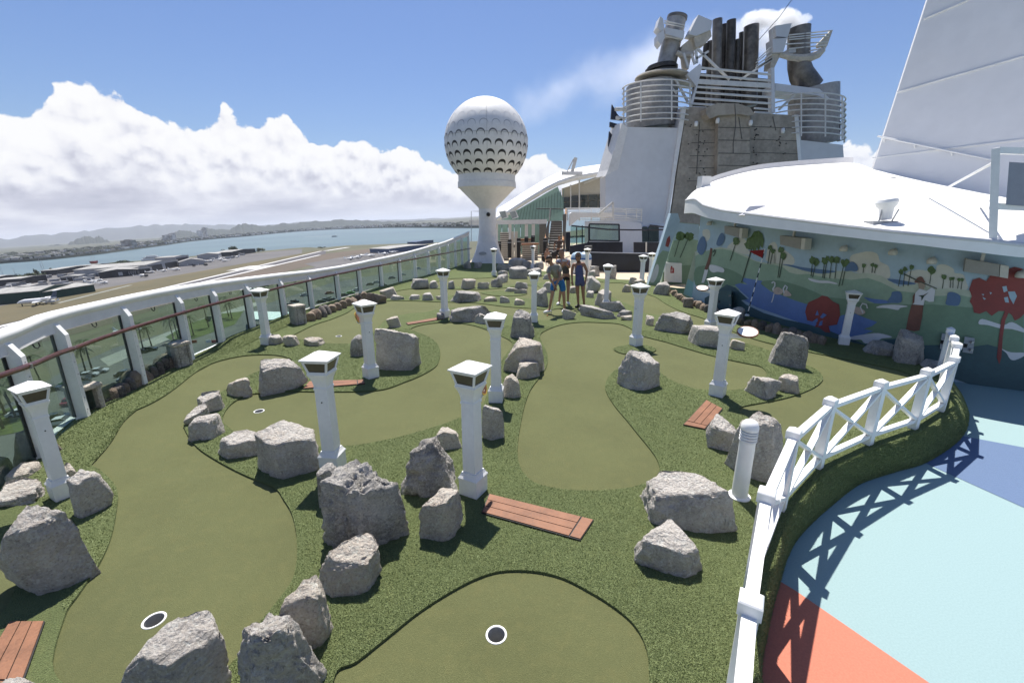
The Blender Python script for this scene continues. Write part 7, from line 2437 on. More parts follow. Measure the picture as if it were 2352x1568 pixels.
# ---- aircraft
def plane_meshes(k):
    f = MB().tube([(-4.2, 0, 1.5), (-3.2, 0, 1.35), (-1, 0, 1.25), (1.5, 0, 1.2), (2.7, 0, 1.1), (3.3, 0, 1.05)], [0.12, 0.28, 0.6, 0.68, 0.5, 0.22], 10).mesh('fuselage', M['white'], 'auto')
    w = MB().slab([(0.1, -5.4, 1.75), (1.0, -5.4, 1.75), (1.3, 0, 1.8), (1.0, 5.4, 1.75), (0.1, 5.4, 1.75), (-0.2, 0, 1.8)], (0, 0, 0.14)).mesh('wing', M['white'])
    tl = MB().slab([(-4.3, -1.7, 1.6), (-3.6, -1.7, 1.6), (-3.3, 0, 1.6), (-3.6, 1.7, 1.6), (-4.3, 1.7, 1.6)], (0, 0, 0.1)).mesh('tailplane', M['white'])
    fn = MB().slab([(-4.4, 0, 1.5), (-3.2, 0, 1.5), (-4.0, 0, 3.0), (-4.6, 0, 3.0)], (0, 0.1, 0)).mesh('fin', M['white'])
    cp = MB().box((1.6, 0, 1.65), (1.1, 1.0, 0.4)).mesh('cockpit', M['door_dark'])
    gr = MB().tube([(0.4, -1, 0.0), (0.4, -1, 0.35)], 0.25, 8).tube([(0.4, 1, 0.0), (0.4, 1, 0.35)], 0.25, 8).tube([(2.6, 0, 0.0), (2.6, 0, 0.6)], 0.2, 8).mesh('wheels', M['dark'])
    return [('fuselage', f), ('wing', w), ('tailplane', tl), ('fin', fn), ('cockpit', cp), ('undercarriage', gr)]


PM = plane_meshes(0)
planes = [(212, 650, 25, 1.0, 'white light aircraft left in the trio near the chevron hangar'), (226, 647, 20, 1.0, 'white light aircraft in the middle of the trio near the chevron hangar'), (236, 653, 15, 1.1, 'white light aircraft nearest in the trio near the chevron hangar'),
          (196, 657, 190, .9, 'dark shaded light aircraft beside the green hangar'), (347, 627.5, 20, 1.0, 'white light aircraft in front of the pale hangar, first from the left'), (375, 624.5, 30, 1.0, 'white light aircraft in front of the pale hangar, second from the left'), (403, 622, 20, 1.25, 'twin size white aircraft in front of the pale hangar doors'),
          (484, 602, 40, 1.2, 'white light aircraft parked by the white shore shed'), (505, 599, 20, 1.2, 'white light aircraft parked on the apron right of the shore shed'), (519, 601, 200, 1.2, 'white light aircraft nearest the verge on the far apron'), (544, 592, 30, 1.1, 'white light aircraft left of the dark open shed'), (510, 595, 70, 1.0, 'white light aircraft behind others on the far apron'),
          (805, 597, 20, 1.2, 'white light aircraft nearest on the far right taxiway'), (821, 594, 30, 1.2, 'white light aircraft second on the far right taxiway'), (832, 590, 200, 1.2, 'white light aircraft third on the far right taxiway'), (852, 590, 40, 1.3, 'white light aircraft fourth on the far right taxiway'), (883, 586, 20, 1.3, 'white light aircraft fifth on the far right taxiway'), (904, 582, 60, 1.2, 'white light aircraft beside the blue hangar'),
          (614, 656, 35, 1.0, 'white light aircraft seen over the railing beside the runway'), (573, 669, 35, 1.0, 'white light aircraft seen through the glass left of another'), (300, 765, 30, 1.0, 'white light aircraft seen through the glass beside the palms'), (750, 634, 10, 1.5, 'white aircraft seen through the glass near the railing bend'), (612, 656, 190, .8, 'white small aircraft wing seen through the glass by the lamp'), (118, 697, 195, .9, 'white light aircraft right of the parked jet')]
for x, y, rz, sc_, lb in planes:
    t_ = lthing('light_aircraft', lb, 'aircraft', gl(x, y), R(rz), 'light aircraft on the airfield')
    t_.scale = (sc_,) * 3
    for nm, me_ in PM:
        link_mesh(nm, me_, t_)
uv = gl(88, 700)
t_ = lthing('business_jet', 'white business jet with a high tail beside the green hangar', 'jet', uv, R(200))
t_.scale = (1.7,) * 3
MB().tube([(-5.2, 0, 1.9), (-3.5, 0, 1.6), (-1, 0, 1.45), (3, 0, 1.45), (4.3, 0, 1.3), (5.1, 0, 1.15)], [0.2, 0.5, 0.75, 0.75, 0.5, 0.1], 12).build('fuselage', M['white'], t_, smooth='auto')
MB().slab([(-2.0, -5, 1.2), (-1.2, -5, 1.2), (1.2, 0, 1.0), (-1.2, 5, 1.2), (-2.0, 5, 1.2), (-1.2, 0, 1.0)], (0, 0, 0.15)).build('wing', M['white'], t_)
MB().slab([(-5.2, 0, 1.9), (-3.7, 0, 1.9), (-5.2, 0, 4.2), (-6.0, 0, 4.2)], (0, 0.15, 0)).build('fin', M['wall_blue'], t_)
MB().slab([(-6.3, -2, 4.2), (-5.6, -2, 4.2), (-5.1, 0, 4.2), (-5.6, 2, 4.2), (-6.3, 2, 4.2)], (0, 0, 0.12)).build('tailplane', M['white'], t_)
for s in (-1, 1):
    MB().tube([(-3.6, s * 1.1, 1.9), (-1.9, s * 1.1, 1.9)], 0.42, 12).build('engine', M['white'], t_, smooth='auto')
MB().tube([(1, -1, 0), (1, -1, 0.7)], 0.2, 8).tube([(-1, 1, 0), (-1, 1, 0.7)], 0.2, 8).tube([(4, 0, 0), (4, 0, 0.9)], 0.15, 8).build('undercarriage', M['dark'], t_)
for i, (x, y) in enumerate(((444, 613), (471, 611.5), (325, 637), (335, 637.5))):
    t_ = lthing('helicopter', ['dark helicopter in front of the low white shed, left one', 'dark helicopter in front of the low white shed, right one', 'small helicopter beside the chevron hangar, left one', 'small dark helicopter beside the chevron hangar, right one'][i], 'helicopter', gl(x, y), R(30 * i), 'helicopters on the apron')
    MB().tube([(-5, 0, 2.2), (-1.5, 0, 2.0), (0, 0, 1.8), (2, 0, 1.6), (2.8, 0, 1.3)], [0.15, 0.3, 1.1, 1.0, 0.3], 10).build('body', M['wall_dark'] if i != 2 else M['white'], t_, smooth='auto')
    MB().box((0, 0, 3.3), (9, 0.3, 0.06)).build('rotor', M['dark'], t_)
    MB().tube([(0, 0, 2.6), (0, 0, 3.3)], 0.12, 6).build('rotor_mast', M['dark'], t_)
    MB().slab([(-5.3, 0, 2.0), (-4.6, 0, 2.0), (-5.0, 0, 3.2), (-5.5, 0, 3.2)], (0, 0.1, 0)).build('fin', M['white'], t_)
    MB().beam((-1, -0.9, 0.1), (2, -0.9, 0.1), 0.12).beam((-1, 0.9, 0.1), (2, 0.9, 0.1), 0.12).beam((0, -.9, .1), (0, -.5, 1), .1).beam((0, .9, .1), (0, .5, 1), .1).build('skids', M['dark'], t_)

# ---- cars
def car_body():
    side = [(-2.1, 0.35), (-2.1, 0.85), (-1.5, 0.95), (-0.9, 1.42), (0.5, 1.45), (1.2, 0.98), (2.0, 0.82), (2.15, 0.55), (2.1, 0.3)]
    b = MB().slab([(x, -0.86, z) for x, z in side], (0, 1.72, 0)).mesh('car_body', None)
    w = MB()
    w.slab([(-1.4, -0.875, 0.98), (-0.85, -0.875, 1.36), (0.45, -0.875, 1.38), (1.0, -0.875, 1.0)], (0, 0.01, 0))
    w.slab([(-1.4, 0.865, 0.98), (-0.85, 0.865, 1.36), (0.45, 0.865, 1.38), (1.0, 0.865, 1.0)], (0, 0.01, 0))
    w.slab([(0.56, -0.76, 1.44), (0.56, 0.76, 1.44), (1.16, 0.76, 1.02), (1.16, -0.76, 1.02)], (0.02, 0, 0.03))
    w.slab([(-0.94, -0.76, 1.41), (-0.94, 0.76, 1.41), (-1.48, 0.76, 0.98), (-1.48, -0.76, 0.98)], (-0.03, 0, 0.03))
    wm = w.mesh('car_windows', M['door_dark'])
    wh = MB().tube([(0, -0.1, 0), (0, 0.1, 0)], 0.33, 12).mesh('car_wheel', M['dark'])
    return b, wm, wh


CB, CWN, CWH = car_body()
cols = {'dark': (0.02, 0.022, 0.026), 'silver': (0.42, 0.43, 0.45), 'white': (0.66, 0.66, 0.66), 'green': (0.10, 0.35, 0.06), 'red': (0.22, 0.02, 0.02), 'blue': (0.03, 0.06, 0.14)}
CM = {}
for k, c in cols.items():
    me_ = CB.copy()
    me_.materials.clear()
    me_.materials.append(mat('car_paint_' + k, c, 0.25, 0.03, 2, coat=0.6))
    CM[k] = me_
cars = [(323, 811, 10, 'dark'), (343, 806, 12, 'dark'), (203, 866, 15, 'silver'), (226, 857, 15, 'silver'), (166, 882, 15, 'green'), (184, 878, 15, 'dark'), (289, 862, 15, 'dark'), (301, 868, 15, 'dark'), (296, 874, 15, 'blue'), (132, 964, 15, 'dark'), (142, 974, 15, 'white'), (51, 953, 20, 'white'), (165, 926, 100, 'red'), (116, 898, 15, 'dark'),
        (676, 695, 12, 'dark'), (659, 704, 12, 'dark'), (667, 702, 12, 'dark'), (738, 695, 12, 'dark'), (748, 691, 12, 'blue'), (757, 688, 12, 'dark'), (764, 691, 12, 'dark'), (757, 675, 12, 'red'), (805, 675, 12, 'green'), (790, 680, 12, 'dark'), (690, 714, 12, 'white'), (700, 680, 20, 'silver'), (820, 668, 12, 'white'), (850, 655, 12, 'dark'), (865, 650, 12, 'silver'), (900, 640, 12, 'blue'), (925, 632, 12, 'white'), (880, 657, 12, 'dark'), (960, 618, 12, 'white')]
nth = {}
for i, (x, y, rz, c) in enumerate(cars):
    nth[c] = nth.get(c, 0) + 1
    where = 'near the left lamp' if x < 250 else 'behind the cobbles' if x < 360 else 'beyond the railing bend' if x < 780 else 'where the railing nears the tower'
    t_ = lthing('parked_car', f'{c} car {where}, {ordn[nth[c] - 1]} {c} car from the left' if nth[c] <= 20 else f'{c} car', 'car', gl(x, y), R(rz + 8), 'cars parked on the quay')
    link_mesh('body', CM[c], t_)
    link_mesh('windows', CWN, t_)
    for wx in (-1.3, 1.35):
        for wy in (-0.8, 0.8):
            link_mesh('wheel', CWH, t_, (wx, wy, 0.33))

# ---- palms and trees
M['frond'] = mat('palm_frond', (0.075, 0.095, 0.028), 0.6, 0.3, 1.5, world=True, col2=(0.035, 0.055, 0.018))
M['bark'] = mat('palm_bark', (0.15, 0.125, 0.095), 0.9, 0.2, 2.0)
M['leaf'] = mat('tree_leaf', (0.055, 0.080, 0.026), 0.7, 0.3, 0.6, world=True, col2=(0.022, 0.038, 0.013))


def palm_meshes(seed):
    rg_ = random.Random(seed)
    H_ = rg_.uniform(6.5, 9.0)
    lean_ = rg_.uniform(-0.8, 0.8)
    tk = MB().tube([(0, 0, 0), (lean_ * .25, 0, H_ * .4), (lean_ * .6, 0.1, H_ * .75), (lean_, 0.1, H_)], [0.24, 0.17, 0.14, 0.13], 8).mesh('palm_trunk', M['bark'], True)
    cr = MB()
    for k in range(20):
        a = 2 * math.pi * k / 20 * 1.7 + rg_.uniform(-.2, .2)
        el_ = rg_.uniform(-0.5, 1.1)
        L_ = rg_.uniform(2.4, 3.2)
        pts = []
        for s in np.linspace(0, 1, 7):
            r_ = L_ * s
            pts.append(Vector((lean_ + math.cos(a) * r_ * math.cos(el_ * .6), 0.1 + math.sin(a) * r_ * math.cos(el_ * .6), H_ + r_ * math.sin(el_) * .7 - 1.9 * s * s)))
        side = Vector((-math.sin(a), math.cos(a), 0))
        for i in range(6):
            p, q_ = pts[i], pts[i + 1]
            for sgn in (-1, 1):
                for u_ in (0.0, 0.33, 0.66):
                    c_ = p.lerp(q_, u_)
                    w_ = 0.75 * (1 - (i + u_) / 7.5) + 0.1
                    tip = c_ + side * sgn * w_ + (q_ - p).normalized() * 0.35 + Vector((0, 0, -0.28 * w_))
                    b_ = p.lerp(q_, min(1, u_ + 0.22))
                    cr.add([c_, b_, tip], [(0, 1, 2)])
    cm_ = cr.mesh('palm_crown', M['frond'], fix=False)
    return tk, cm_


PALMS = [palm_meshes(k) for k in range(4)]
palms = [(212, 850, 'second from the cars'), (197, 853, 'first from the silver car'), (169, 876, 'over the green car'), (410, 778, 'left of the lawn trio'), (418, 782, 'middle of the lawn trio'), (428, 775, 'right of the lawn trio'), (400, 786, 'lowest on the lawn corner'), (508, 742, 'short and bushy on the lawn'), (526, 728, 'tall by the canopy road'), (533, 732, 'tall by the canopy, right one'),
         (330, 806, 'beside the two dark cars'), (350, 800, 'above the two dark cars'), (100, 893, 'behind the near railing post'), (38, 960, 'nearest at the left edge, right one'), (14, 955, 'nearest at the left edge, left one'), (56, 935, 'left of the near lamp head'), (480, 752, 'at the lawn end'), (22, 925, 'far behind the near lamp'), (76, 946, 'beside the white car'), (445, 770, 'right of the lawn middle'), (8, 985, 'lowest at the left edge')]
for i, (x, y, w) in enumerate(palms):
    tk, cm_ = PALMS[i % 4]
    t_ = lthing('palm_tree', 'palm tree on the quay seen through the glass, ' + w, 'palm tree', gl(x, y), i * 1.3, 'palm trees on the quay')
    s_ = 0.95 if 'short' not in w else 0.6
    t_.scale = (s_,) * 3
    link_mesh('trunk', tk, t_)
    link_mesh('crown', cm_, t_)


def leafy(seed, n_, rx, ry, rz_, lumps):
    rg_ = np.random.default_rng(seed)
    cs = np.stack([rg_.normal(0, .45, lumps) * rx, rg_.normal(0, .45, lumps) * ry, rz_ * rg_.uniform(.5, 1.3, lumps)], 1)
    mb_ = MB()
    for k in range(n_):
        c_ = cs[rg_.integers(lumps)]
        d = rg_.normal(size=3)
        d /= np.linalg.norm(d)
        p = c_ + d * np.array([rx, ry, rz_]) * rg_.uniform(.3, .5)
        a = rg_.normal(size=3)
        a /= np.linalg.norm(a)
        b = np.cross(a, d)
        s = rg_.uniform(.10, .2) * rx
        mb_.add([p + a * s, p + b * s, p - a * s, p - b * s], [(0, 1, 2, 3)])
    return mb_.mesh('leaf_crown', M['leaf'], fix=False)


LEAF = [leafy(k, 420, 1, 1, .8, 9) for k in range(3)]
TRK = MB().tube([(0, 0, 0), (0.05, 0, 0.5), (0.0, 0, 1.0)], [0.10, 0.07, 0.04], 7).mesh('tree_trunk', M['bark'], True)
for i, (x, y, w, h, lb) in enumerate([(50, 642, 24, 15, 'dark bushy tree at the shore left of the radio masts'), (72, 639, 26, 14, 'dark bushy tree below the radio masts'), (92, 635, 16, 9, 'small dark shore tree right of the radio masts'), (83, 633, 9, 18, 'round headed tree by the shore, left of two'), (121, 630, 9, 17, 'round headed tree by the shore, right of two'), (160, 626, 20, 9, 'low shore bush behind the long dark shed'), (268, 614, 26, 15, 'bushy tree right of the tan block'), (284, 611, 26, 15, 'bushy tree in the middle of the shore clump'), (299, 609, 20, 10, 'bushy tree at the right end of the shore clump'),
                                   (519, 586, 18, 16, 'left of two big trees beside the open shed'), (538, 583, 22, 20, 'right of two big trees beside the open shed'), (503, 587, 9, 7, 'small bush left of the two big trees'), (594, 578, 18, 10, 'tree right of the dark open shed'), (604, 576, 8, 7, 'small tree at the field corner by the bay'), (738, 570, 12, 4, 'low bush on the far shoreline of the airfield'), (175, 670, 9, 12, 'reddish bush beside the green hangar'), (480, 738, 16, 14, 'shrub at the lawn behind the railing')]):
    uv = gl(x, y)
    s_ = lscale(uv)
    t_ = lthing('broadleaf_tree', lb, 'tree', uv, i * .7, 'trees on the airfield shore')
    t_.scale = (w * .55 * s_, w * .55 * s_, h * .62 * s_)
    link_mesh('trunk', TRK, t_)
    link_mesh('crown', LEAF[i % 3], t_)

# ---- white canopy with columns, barrier
c0, c1 = gl(568, 745), gl(672, 745)
uv = gl(618, 745)
t_ = lthing('white_canopy', 'flat white canopy roof on thin columns beside the ship', 'canopy', uv)
rq = [gl(x, y, 4.2) - uv for x, y in ((566, 716), (672, 718), (672, 737), (567, 734))]
MB().slab([(p[0], p[1], 4.2) for p in rq], (0, 0, 0.25)).build('roof', mat('canopy_white', (0.72, 0.80, 0.78), 0.5, 0.03, 0.3), t_)
MB().slab([(p[0], p[1] - 0.12, 3.9) for p in (rq[2], rq[3], rq[3] + np.array([0, .1]), rq[2] + np.array([0, .1]))], (0, 0, 0.4)).build('fascia', mat('canopy_edge', (0.08, 0.16, 0.16), 0.5), t_)
for p in rq + [(rq[2] + rq[3]) / 2]:
    MB().tube([(p[0] * .96, p[1] * .96 + .2, 0), (p[0] * .96, p[1] * .96 + .2, 4.2)], 0.12, 8).build('column', M['wall_dark'], t_)
for k in range(12):
    p = (seg(gl(402, 790), gl(470, 786), k / 12) if k < 9 else seg(gl(480, 786), gl(520, 790), (k - 9) / 3))
    rd = k % 2 == 0
    t_ = lthing('jersey_barrier', f'{"red" if rd else "white"} plastic road barrier, {ordn[k]} from the left in the chain', 'barrier', p, R(4), 'red and white barriers on the quay')
    MB().slab([(-.75, -.3, 0), (-.75, .3, 0), (-.75, .12, .35), (-.75, .1, .9), (-.75, -.1, .9), (-.75, -.12, .35)], (1.45, 0, 0)).build('body', mat('barrier_red', (0.32, 0.03, 0.025), 0.5) if rd else M['white'], t_)
# ================================================================= people
r8 = lambda x, y: (x * .125 + 1225, y * .125 + 539)


def skin_mesh(name, J, edges, m, parent, root, lev=2):
    """Continuous body grown round a skeleton: J = name -> (point, radius)."""
    names = list(J)
    idx = {k: i for i, k in enumerate(names)}
    o = parent.location
    me_ = bpy.data.meshes.new(name)
    me_.from_pydata([tuple(np.array(J[k][0]) - np.array(o)) for k in names], [(idx[a], idx[b]) for a, b in edges], [])
    ob_ = bpy.data.objects.new(name, me_)
    COL.objects.link(ob_)
    ob_.parent = parent
    me_.materials.append(m)
    md = ob_.modifiers.new('skin', 'SKIN')
    md.use_smooth_shade = True
    md.branch_smoothing = 0.35
    sv = me_.skin_vertices[0].data
    for k in names:
        r_ = J[k][1]
        sv[idx[k]].radius = r_ if isinstance(r_, tuple) else (r_, r_)
        sv[idx[k]].use_root = (k == root)
    sb = ob_.modifiers.new('subsurf', 'SUBSURF')
    sb.levels = lev
    sb.render_levels = lev
    return ob_


M['skin_a'] = mat('skin_fair', (0.36, 0.20, 0.13), 0.5, 0.05, 8)
M['skin_b'] = mat('skin_tan', (0.30, 0.155, 0.095), 0.5, 0.05, 8)
M['hair_dark'] = mat('dark_hair', (0.018, 0.012, 0.009), 0.5, 0.2, 30, bump=0.004, bscale=90)
M['hair_brown'] = mat('brown_hair', (0.055, 0.032, 0.02), 0.5, 0.2, 30, bump=0.004, bscale=90)


def cloth(name, c, c2=None, scale=12):
    return mat(name, c, 0.85, 0.15, scale, bump=0.008, bscale=18, col2=c2)


def person(label, Y0, J2, skin, hair, hair_len, clothes, shades=False, long_hair=False):
    """J2: joint -> (crop x, crop y, depth offset). clothes: list of (name, material, joints with radius, edges, root)."""
    def pt(k):
        x, y, d = J2[k]
        return atY(*r8(x, y), Y0 + d)
    feet = [pt('toe_l'), pt('toe_r')]
    z0 = min(f[2] for f in feet)
    base = (feet[0] + feet[1]) / 2
    t_ = thing('person', label, 'person', (base[0], base[1], 0.0))
    dz = -z0 + 0.022 + 0.03

    def P(k):
        return pt(k) + np.array([0, 0, dz])
    rad = dict(pelvis=.125, waist=.115, chest=(.14, .11), collar=.075, neck=.052, skull=(.074, .082), crown=(.078, .09), top=.05, sh_l=.062, el_l=.042, wr_l=.029, sh_r=.062, el_r=.042, wr_r=.029, palm_l=.032, palm_r=.032,
               hip_l=.09, hip_r=.09, kn_l=.056, kn_r=.056, an_l=.036, an_r=.036, toe_l=.028, toe_r=.028)
    J = {k: (P(k), rad[k]) for k in J2 if k in rad}
    up = np.array(J['top'][0]) - np.array(J['neck'][0])
    edges = [('pelvis', 'waist'), ('waist', 'chest'), ('chest', 'collar'), ('collar', 'neck'), ('neck', 'skull'), ('skull', 'crown'), ('crown', 'top'), ('chest', 'sh_l'), ('chest', 'sh_r')]
    for s in 'lr':
        edges += [('sh_' + s, 'el_' + s), ('el_' + s, 'wr_' + s), ('wr_' + s, 'palm_' + s), ('pelvis', 'hip_' + s), ('hip_' + s, 'kn_' + s), ('kn_' + s, 'an_' + s), ('an_' + s, 'toe_' + s)]
        # five fingers of unequal length with a bend, thumb from the side of the palm
        w, p = np.array(J['wr_' + s][0]), np.array(J['palm_' + s][0])
        d = (p - w) / max(1e-6, np.linalg.norm(p - w))
        sd = np.cross(d, np.array([0, 1.0, 0]))
        sd = sd / max(1e-6, np.linalg.norm(sd))
        cu = np.array([0, -0.35, 0])
        for f, (o_, L_) in enumerate(((-.026, .060), (-.009, .074), (.009, .070), (.025, .056))):
            a = p + sd * o_ + d * 0.028
            b = a + (d + cu * .4) * L_ * .55
            c = b + (d + cu) * L_ * .45
            J[f'f{f}a{s}'], J[f'f{f}b{s}'], J[f'f{f}c{s}'] = (a, .0095), (b, .0088), (c, .007)
            edges += [('palm_' + s, f'f{f}a{s}'), (f'f{f}a{s}', f'f{f}b{s}'), (f'f{f}b{s}', f'f{f}c{s}')]
        a = p + sd * -.04 + d * -.006
        b = a + (sd * -.45 + d) * .035
        J['ta' + s], J['tb' + s] = (a, .011), (b, .009)
        edges += [('palm_' + s, 'ta' + s), ('ta' + s, 'tb' + s)]
    sk, cr = np.array(J['skull'][0]), np.array(J['crown'][0])
    hc = (sk + cr) / 2
    face = np.array(J2.get('_face', (0, -1, 0)), float)
    face /= np.linalg.norm(face)
    upn = (cr - sk) / np.linalg.norm(cr - sk)
    rt = np.cross(face, upn)
    rt /= np.linalg.norm(rt)
    skin_mesh('body', J, edges, skin, t_, 'pelvis')
    loc = np.array(t_.location)
    hcl = hc - loc

    def ell(name, c, r_, m_, sub=2, parent=t_):
        v_, f_ = ico(sub)
        B = np.stack([rt, face, upn], 0)
        mb_ = MB().add([tuple(c + (q * np.array(r_)) @ B) for q in v_], f_)
        return mb_.build(name, m_, parent, smooth=True)
    # hair: shell over the back and top of the skull
    v_, f_ = ico(3)
    B = np.stack([rt, face, upn], 0)
    q = v_.copy()
    keep = (q[:, 2] > 0.28 + 0.35 * np.clip(q[:, 1], 0, 1)) | (q[:, 1] < -0.12)
    if not long_hair:
        keep &= ~((q[:, 2] < -0.55))
    fk = [f for f in f_ if all(keep[i] for i in f)]
    n_ = fbm(q * 4, 2, 5) * 0.04
    hv = (q * (1 + n_)[:, None]) * np.array([.098, .112, .128])
    if long_hair:
        hv[:, 2] = np.where((q[:, 1] < 0.1) & (q[:, 2] < 0), hv[:, 2] * hair_len, hv[:, 2])
    used = sorted({i for f in fk for i in f})
    im = {i: k for k, i in enumerate(used)}
    hm = MB().add([tuple(hcl + upn * 0.012 + hv[i] @ B) for i in used], [tuple(im[i] for i in f) for f in fk])
    ho = hm.build('hair', hair, t_, smooth=True)
    so = ho.modifiers.new('thick', 'SOLIDIFY')
    so.thickness = 0.022
    ell('nose', hcl + face * .098 + upn * -.012, (.013, .018, .022), skin, 1)
    for s in (-1, 1):
        ell('ear', hcl + rt * s * .084 + upn * -.005, (.012, .02, .03), skin, 1)
    ell('mouth', hcl + face * .090 + upn * -.058, (.024, .008, .006), mat('lips', (0.25, 0.08, 0.07), 0.5), 1)
    if shades:
        for s in (-1, 1):
            ell('sunglass_lens', hcl + face * .092 + rt * s * .036 + upn * .018, (.032, .012, .022), M['dark'], 2)
        ell('sunglass_bridge', hcl + face * .096 + upn * .024, (.03, .006, .005), M['dark'], 1)
    else:
        for s in (-1, 1):
            ell('eye', hcl + face * .088 + rt * s * .032 + upn * .016, (.014, .009, .008), M['dark'], 1)
    for nm, m_, part, ed, rt_ in clothes:
        JJ = {}
        for k, (a, b, f, r_) in part.items():
            JJ[k] = (P(a) * (1 - f) + P(b) * f, r_)
        skin_mesh(nm, JJ, ed, m_, t_, rt_)
    for s in 'lr':
        a_, b_ = P('an_' + s) - loc, P('toe_' + s) - loc
        d = (b_ - a_) * np.array([1, 1, 0])
        d = d / max(1e-6, np.linalg.norm(d))
        sh = MB().tube([(a_[0] - d[0] * .05, a_[1] - d[1] * .05, 0.07), (a_[0] + d[0] * .05, a_[1] + d[1] * .05, 0.075), (a_[0] + d[0] * .14, a_[1] + d[1] * .14, 0.062), (a_[0] + d[0] * .2, a_[1] + d[1] * .2, 0.055)], [.036, .046, .044, .026], 10)
        sh.build('shoe', J2.get('_shoe', M['white']), t_, smooth=True)
    return t_


def top_clothes(sleeve, r_, hem=0.35):
    part = {'hem': ('waist', 'pelvis', hem, r_[0]), 'waist': ('waist', 'waist', 0, r_[0]), 'chest': ('chest', 'chest', 0, r_[1]), 'collar': ('collar', 'neck', 0.05, r_[2])}
    ed = [('hem', 'waist'), ('waist', 'chest'), ('chest', 'collar')]
    for s in 'lr':
        part['sh_' + s] = ('sh_' + s, 'sh_' + s, 0, r_[3])
        ed.append(('chest', 'sh_' + s))
        if sleeve > 0:
            part['sl_' + s] = ('sh_' + s, 'el_' + s, sleeve, r_[3] * .95)
            ed.append(('sh_' + s, 'sl_' + s))
    return part, ed, 'chest'


def bottom_clothes(leg, r_):
    part = {'waist': ('pelvis', 'waist', 0.45, r_[0]), 'pelvis': ('pelvis', 'pelvis', 0, r_[0])}
    ed = [('waist', 'pelvis')]
    for s in 'lr':
        part['hip_' + s] = ('hip_' + s, 'hip_' + s, 0, r_[1])
        part['leg_' + s] = ('hip_' + s, 'kn_' + s, leg, r_[2])
        ed += [('pelvis', 'hip_' + s), ('hip_' + s, 'leg_' + s)]
    return part, ed, 'pelvis'


# man bent over his putt
Ym = gp(1277, 720)[1]
jm = dict(pelvis=(450, 860, 0.05), waist=(440, 770, 0.0), chest=(385, 650, -.1), collar=(345, 585, -.17), neck=(325, 555, -.2), skull=(298, 520, -.24), crown=(282, 470, -.26), top=(278, 425, -.26),
          sh_l=(270, 640, -.22), el_l=(300, 820, -.36), wr_l=(385, 965, -.34), palm_l=(403, 1000, -.34), sh_r=(478, 610, -.03), el_r=(492, 800, -.2), wr_r=(420, 945, -.32), palm_r=(405, 985, -.33),
          hip_l=(385, 880, .02), kn_l=(345, 1130, -.06), an_l=(292, 1400, .0), toe_l=(225, 1440, -.06), hip_r=(520, 880, .08), kn_r=(560, 1140, .06), an_r=(572, 1395, .14), toe_r=(545, 1440, .02), _face=(-.35, -.75, -.6))
top_, ed_, rt_ = top_clothes(.62, (.135, (.165, .14), .085, .082), .6)
bot_, edb, rtb = bottom_clothes(.78, (.14, .115, .095))
man = person('man in a grey shirt and bright blue shorts bending over his putt', Ym, jm, M['skin_a'], M['hair_dark'], 1, [('shirt', cloth('grey_tee', (0.27, 0.26, 0.225)), top_, ed_, rt_), ('shorts', cloth('blue_shorts', (0.025, 0.15, 0.38)), bot_, edb, rtb)], shades=True)
pd = man.location.z
pg = atY(*r8(402, 985), Ym - .35) + np.array([0, 0, 0.04])
ph = gp(1266, 724, 0.03)
pt_ = thing('putter', 'steel putter held by the man in blue shorts', 'golf club', (ph[0], ph[1], 0.022))
MB().tube([ph + np.array([0, 0, 0.02]), pg], 0.0075, 8).build('shaft', M['steel'], pt_, world=True)
MB().tube([pg + (ph - pg) * 0.16, pg - (ph - pg) * 0.06], 0.014, 8).build('grip', M['dark'], pt_, world=True)
MB().box(ph + np.array([-0.04, 0, 0.018]), (0.11, 0.028, 0.03), R(10)).build('head', M['dark'], pt_, world=True)
gb = gp(1257, 726)
tag(MB().add([tuple(np.array([gb[0], gb[1], 0.022]) + q * 0.0213) for q in ico(2)[0]], ico(2)[1]).build('golf_ball', mat('ball_orange', (0.55, 0.16, 0.06), 0.4), smooth=True), 'tiny orange golf ball in front of the putter head', 'golf ball')

# woman looking at a phone
Yw = gp(1293, 701)[1]
jw = dict(pelvis=(600, 770, 0), waist=(600, 680, 0), chest=(560, 530, -.02), collar=(535, 455, -.02), neck=(528, 415, -.02), skull=(515, 370, -.03), crown=(512, 315, -.03), top=(515, 272, -.02),
          sh_l=(440, 480, -.02), el_l=(440, 610, -.12), wr_l=(530, 560, -.28), palm_l=(555, 545, -.30), sh_r=(650, 480, .0), el_r=(665, 620, -.08), wr_r=(610, 565, -.26), palm_r=(588, 548, -.29),
          hip_l=(555, 800, 0), kn_l=(505, 1020, 0), an_l=(470, 1250, .02), toe_l=(450, 1285, -.08), hip_r=(640, 800, 0), kn_r=(640, 1020, 0), an_r=(635, 1240, .06), toe_r=(650, 1275, -.04), _face=(-.15, -.95, -.2))
top_, ed_, rt_ = top_clothes(.5, (.118, (.148, .125), .07, .07), .5)
tk_, ek_, rk_ = top_clothes(0, (.126, (.150, .130), .06, .045), .7)
bot_, edb, rtb = bottom_clothes(.28, (.132, .105, .10))
person('woman in a dark tank over a patterned tee looking at her phone', Yw, jw, M['skin_a'], M['hair_brown'], 1.9, [('tee', cloth('patterned_tee', (0.50, 0.50, 0.55), (0.10, 0.12, 0.22), 22), top_, ed_, rt_), ('tank_top', cloth('grey_tank', (0.085, 0.08, 0.078)), tk_, ek_, rk_), ('shorts', cloth('black_shorts', (0.018, 0.018, 0.02)), bot_, edb, rtb)], long_hair=True)
hp_ = atY(*r8(573, 500), Yw - .33) + np.array([0, 0, 0.05])
ph_ = thing('smartphone', 'pale phone held up by the woman in the dark tank', 'phone', hp_)
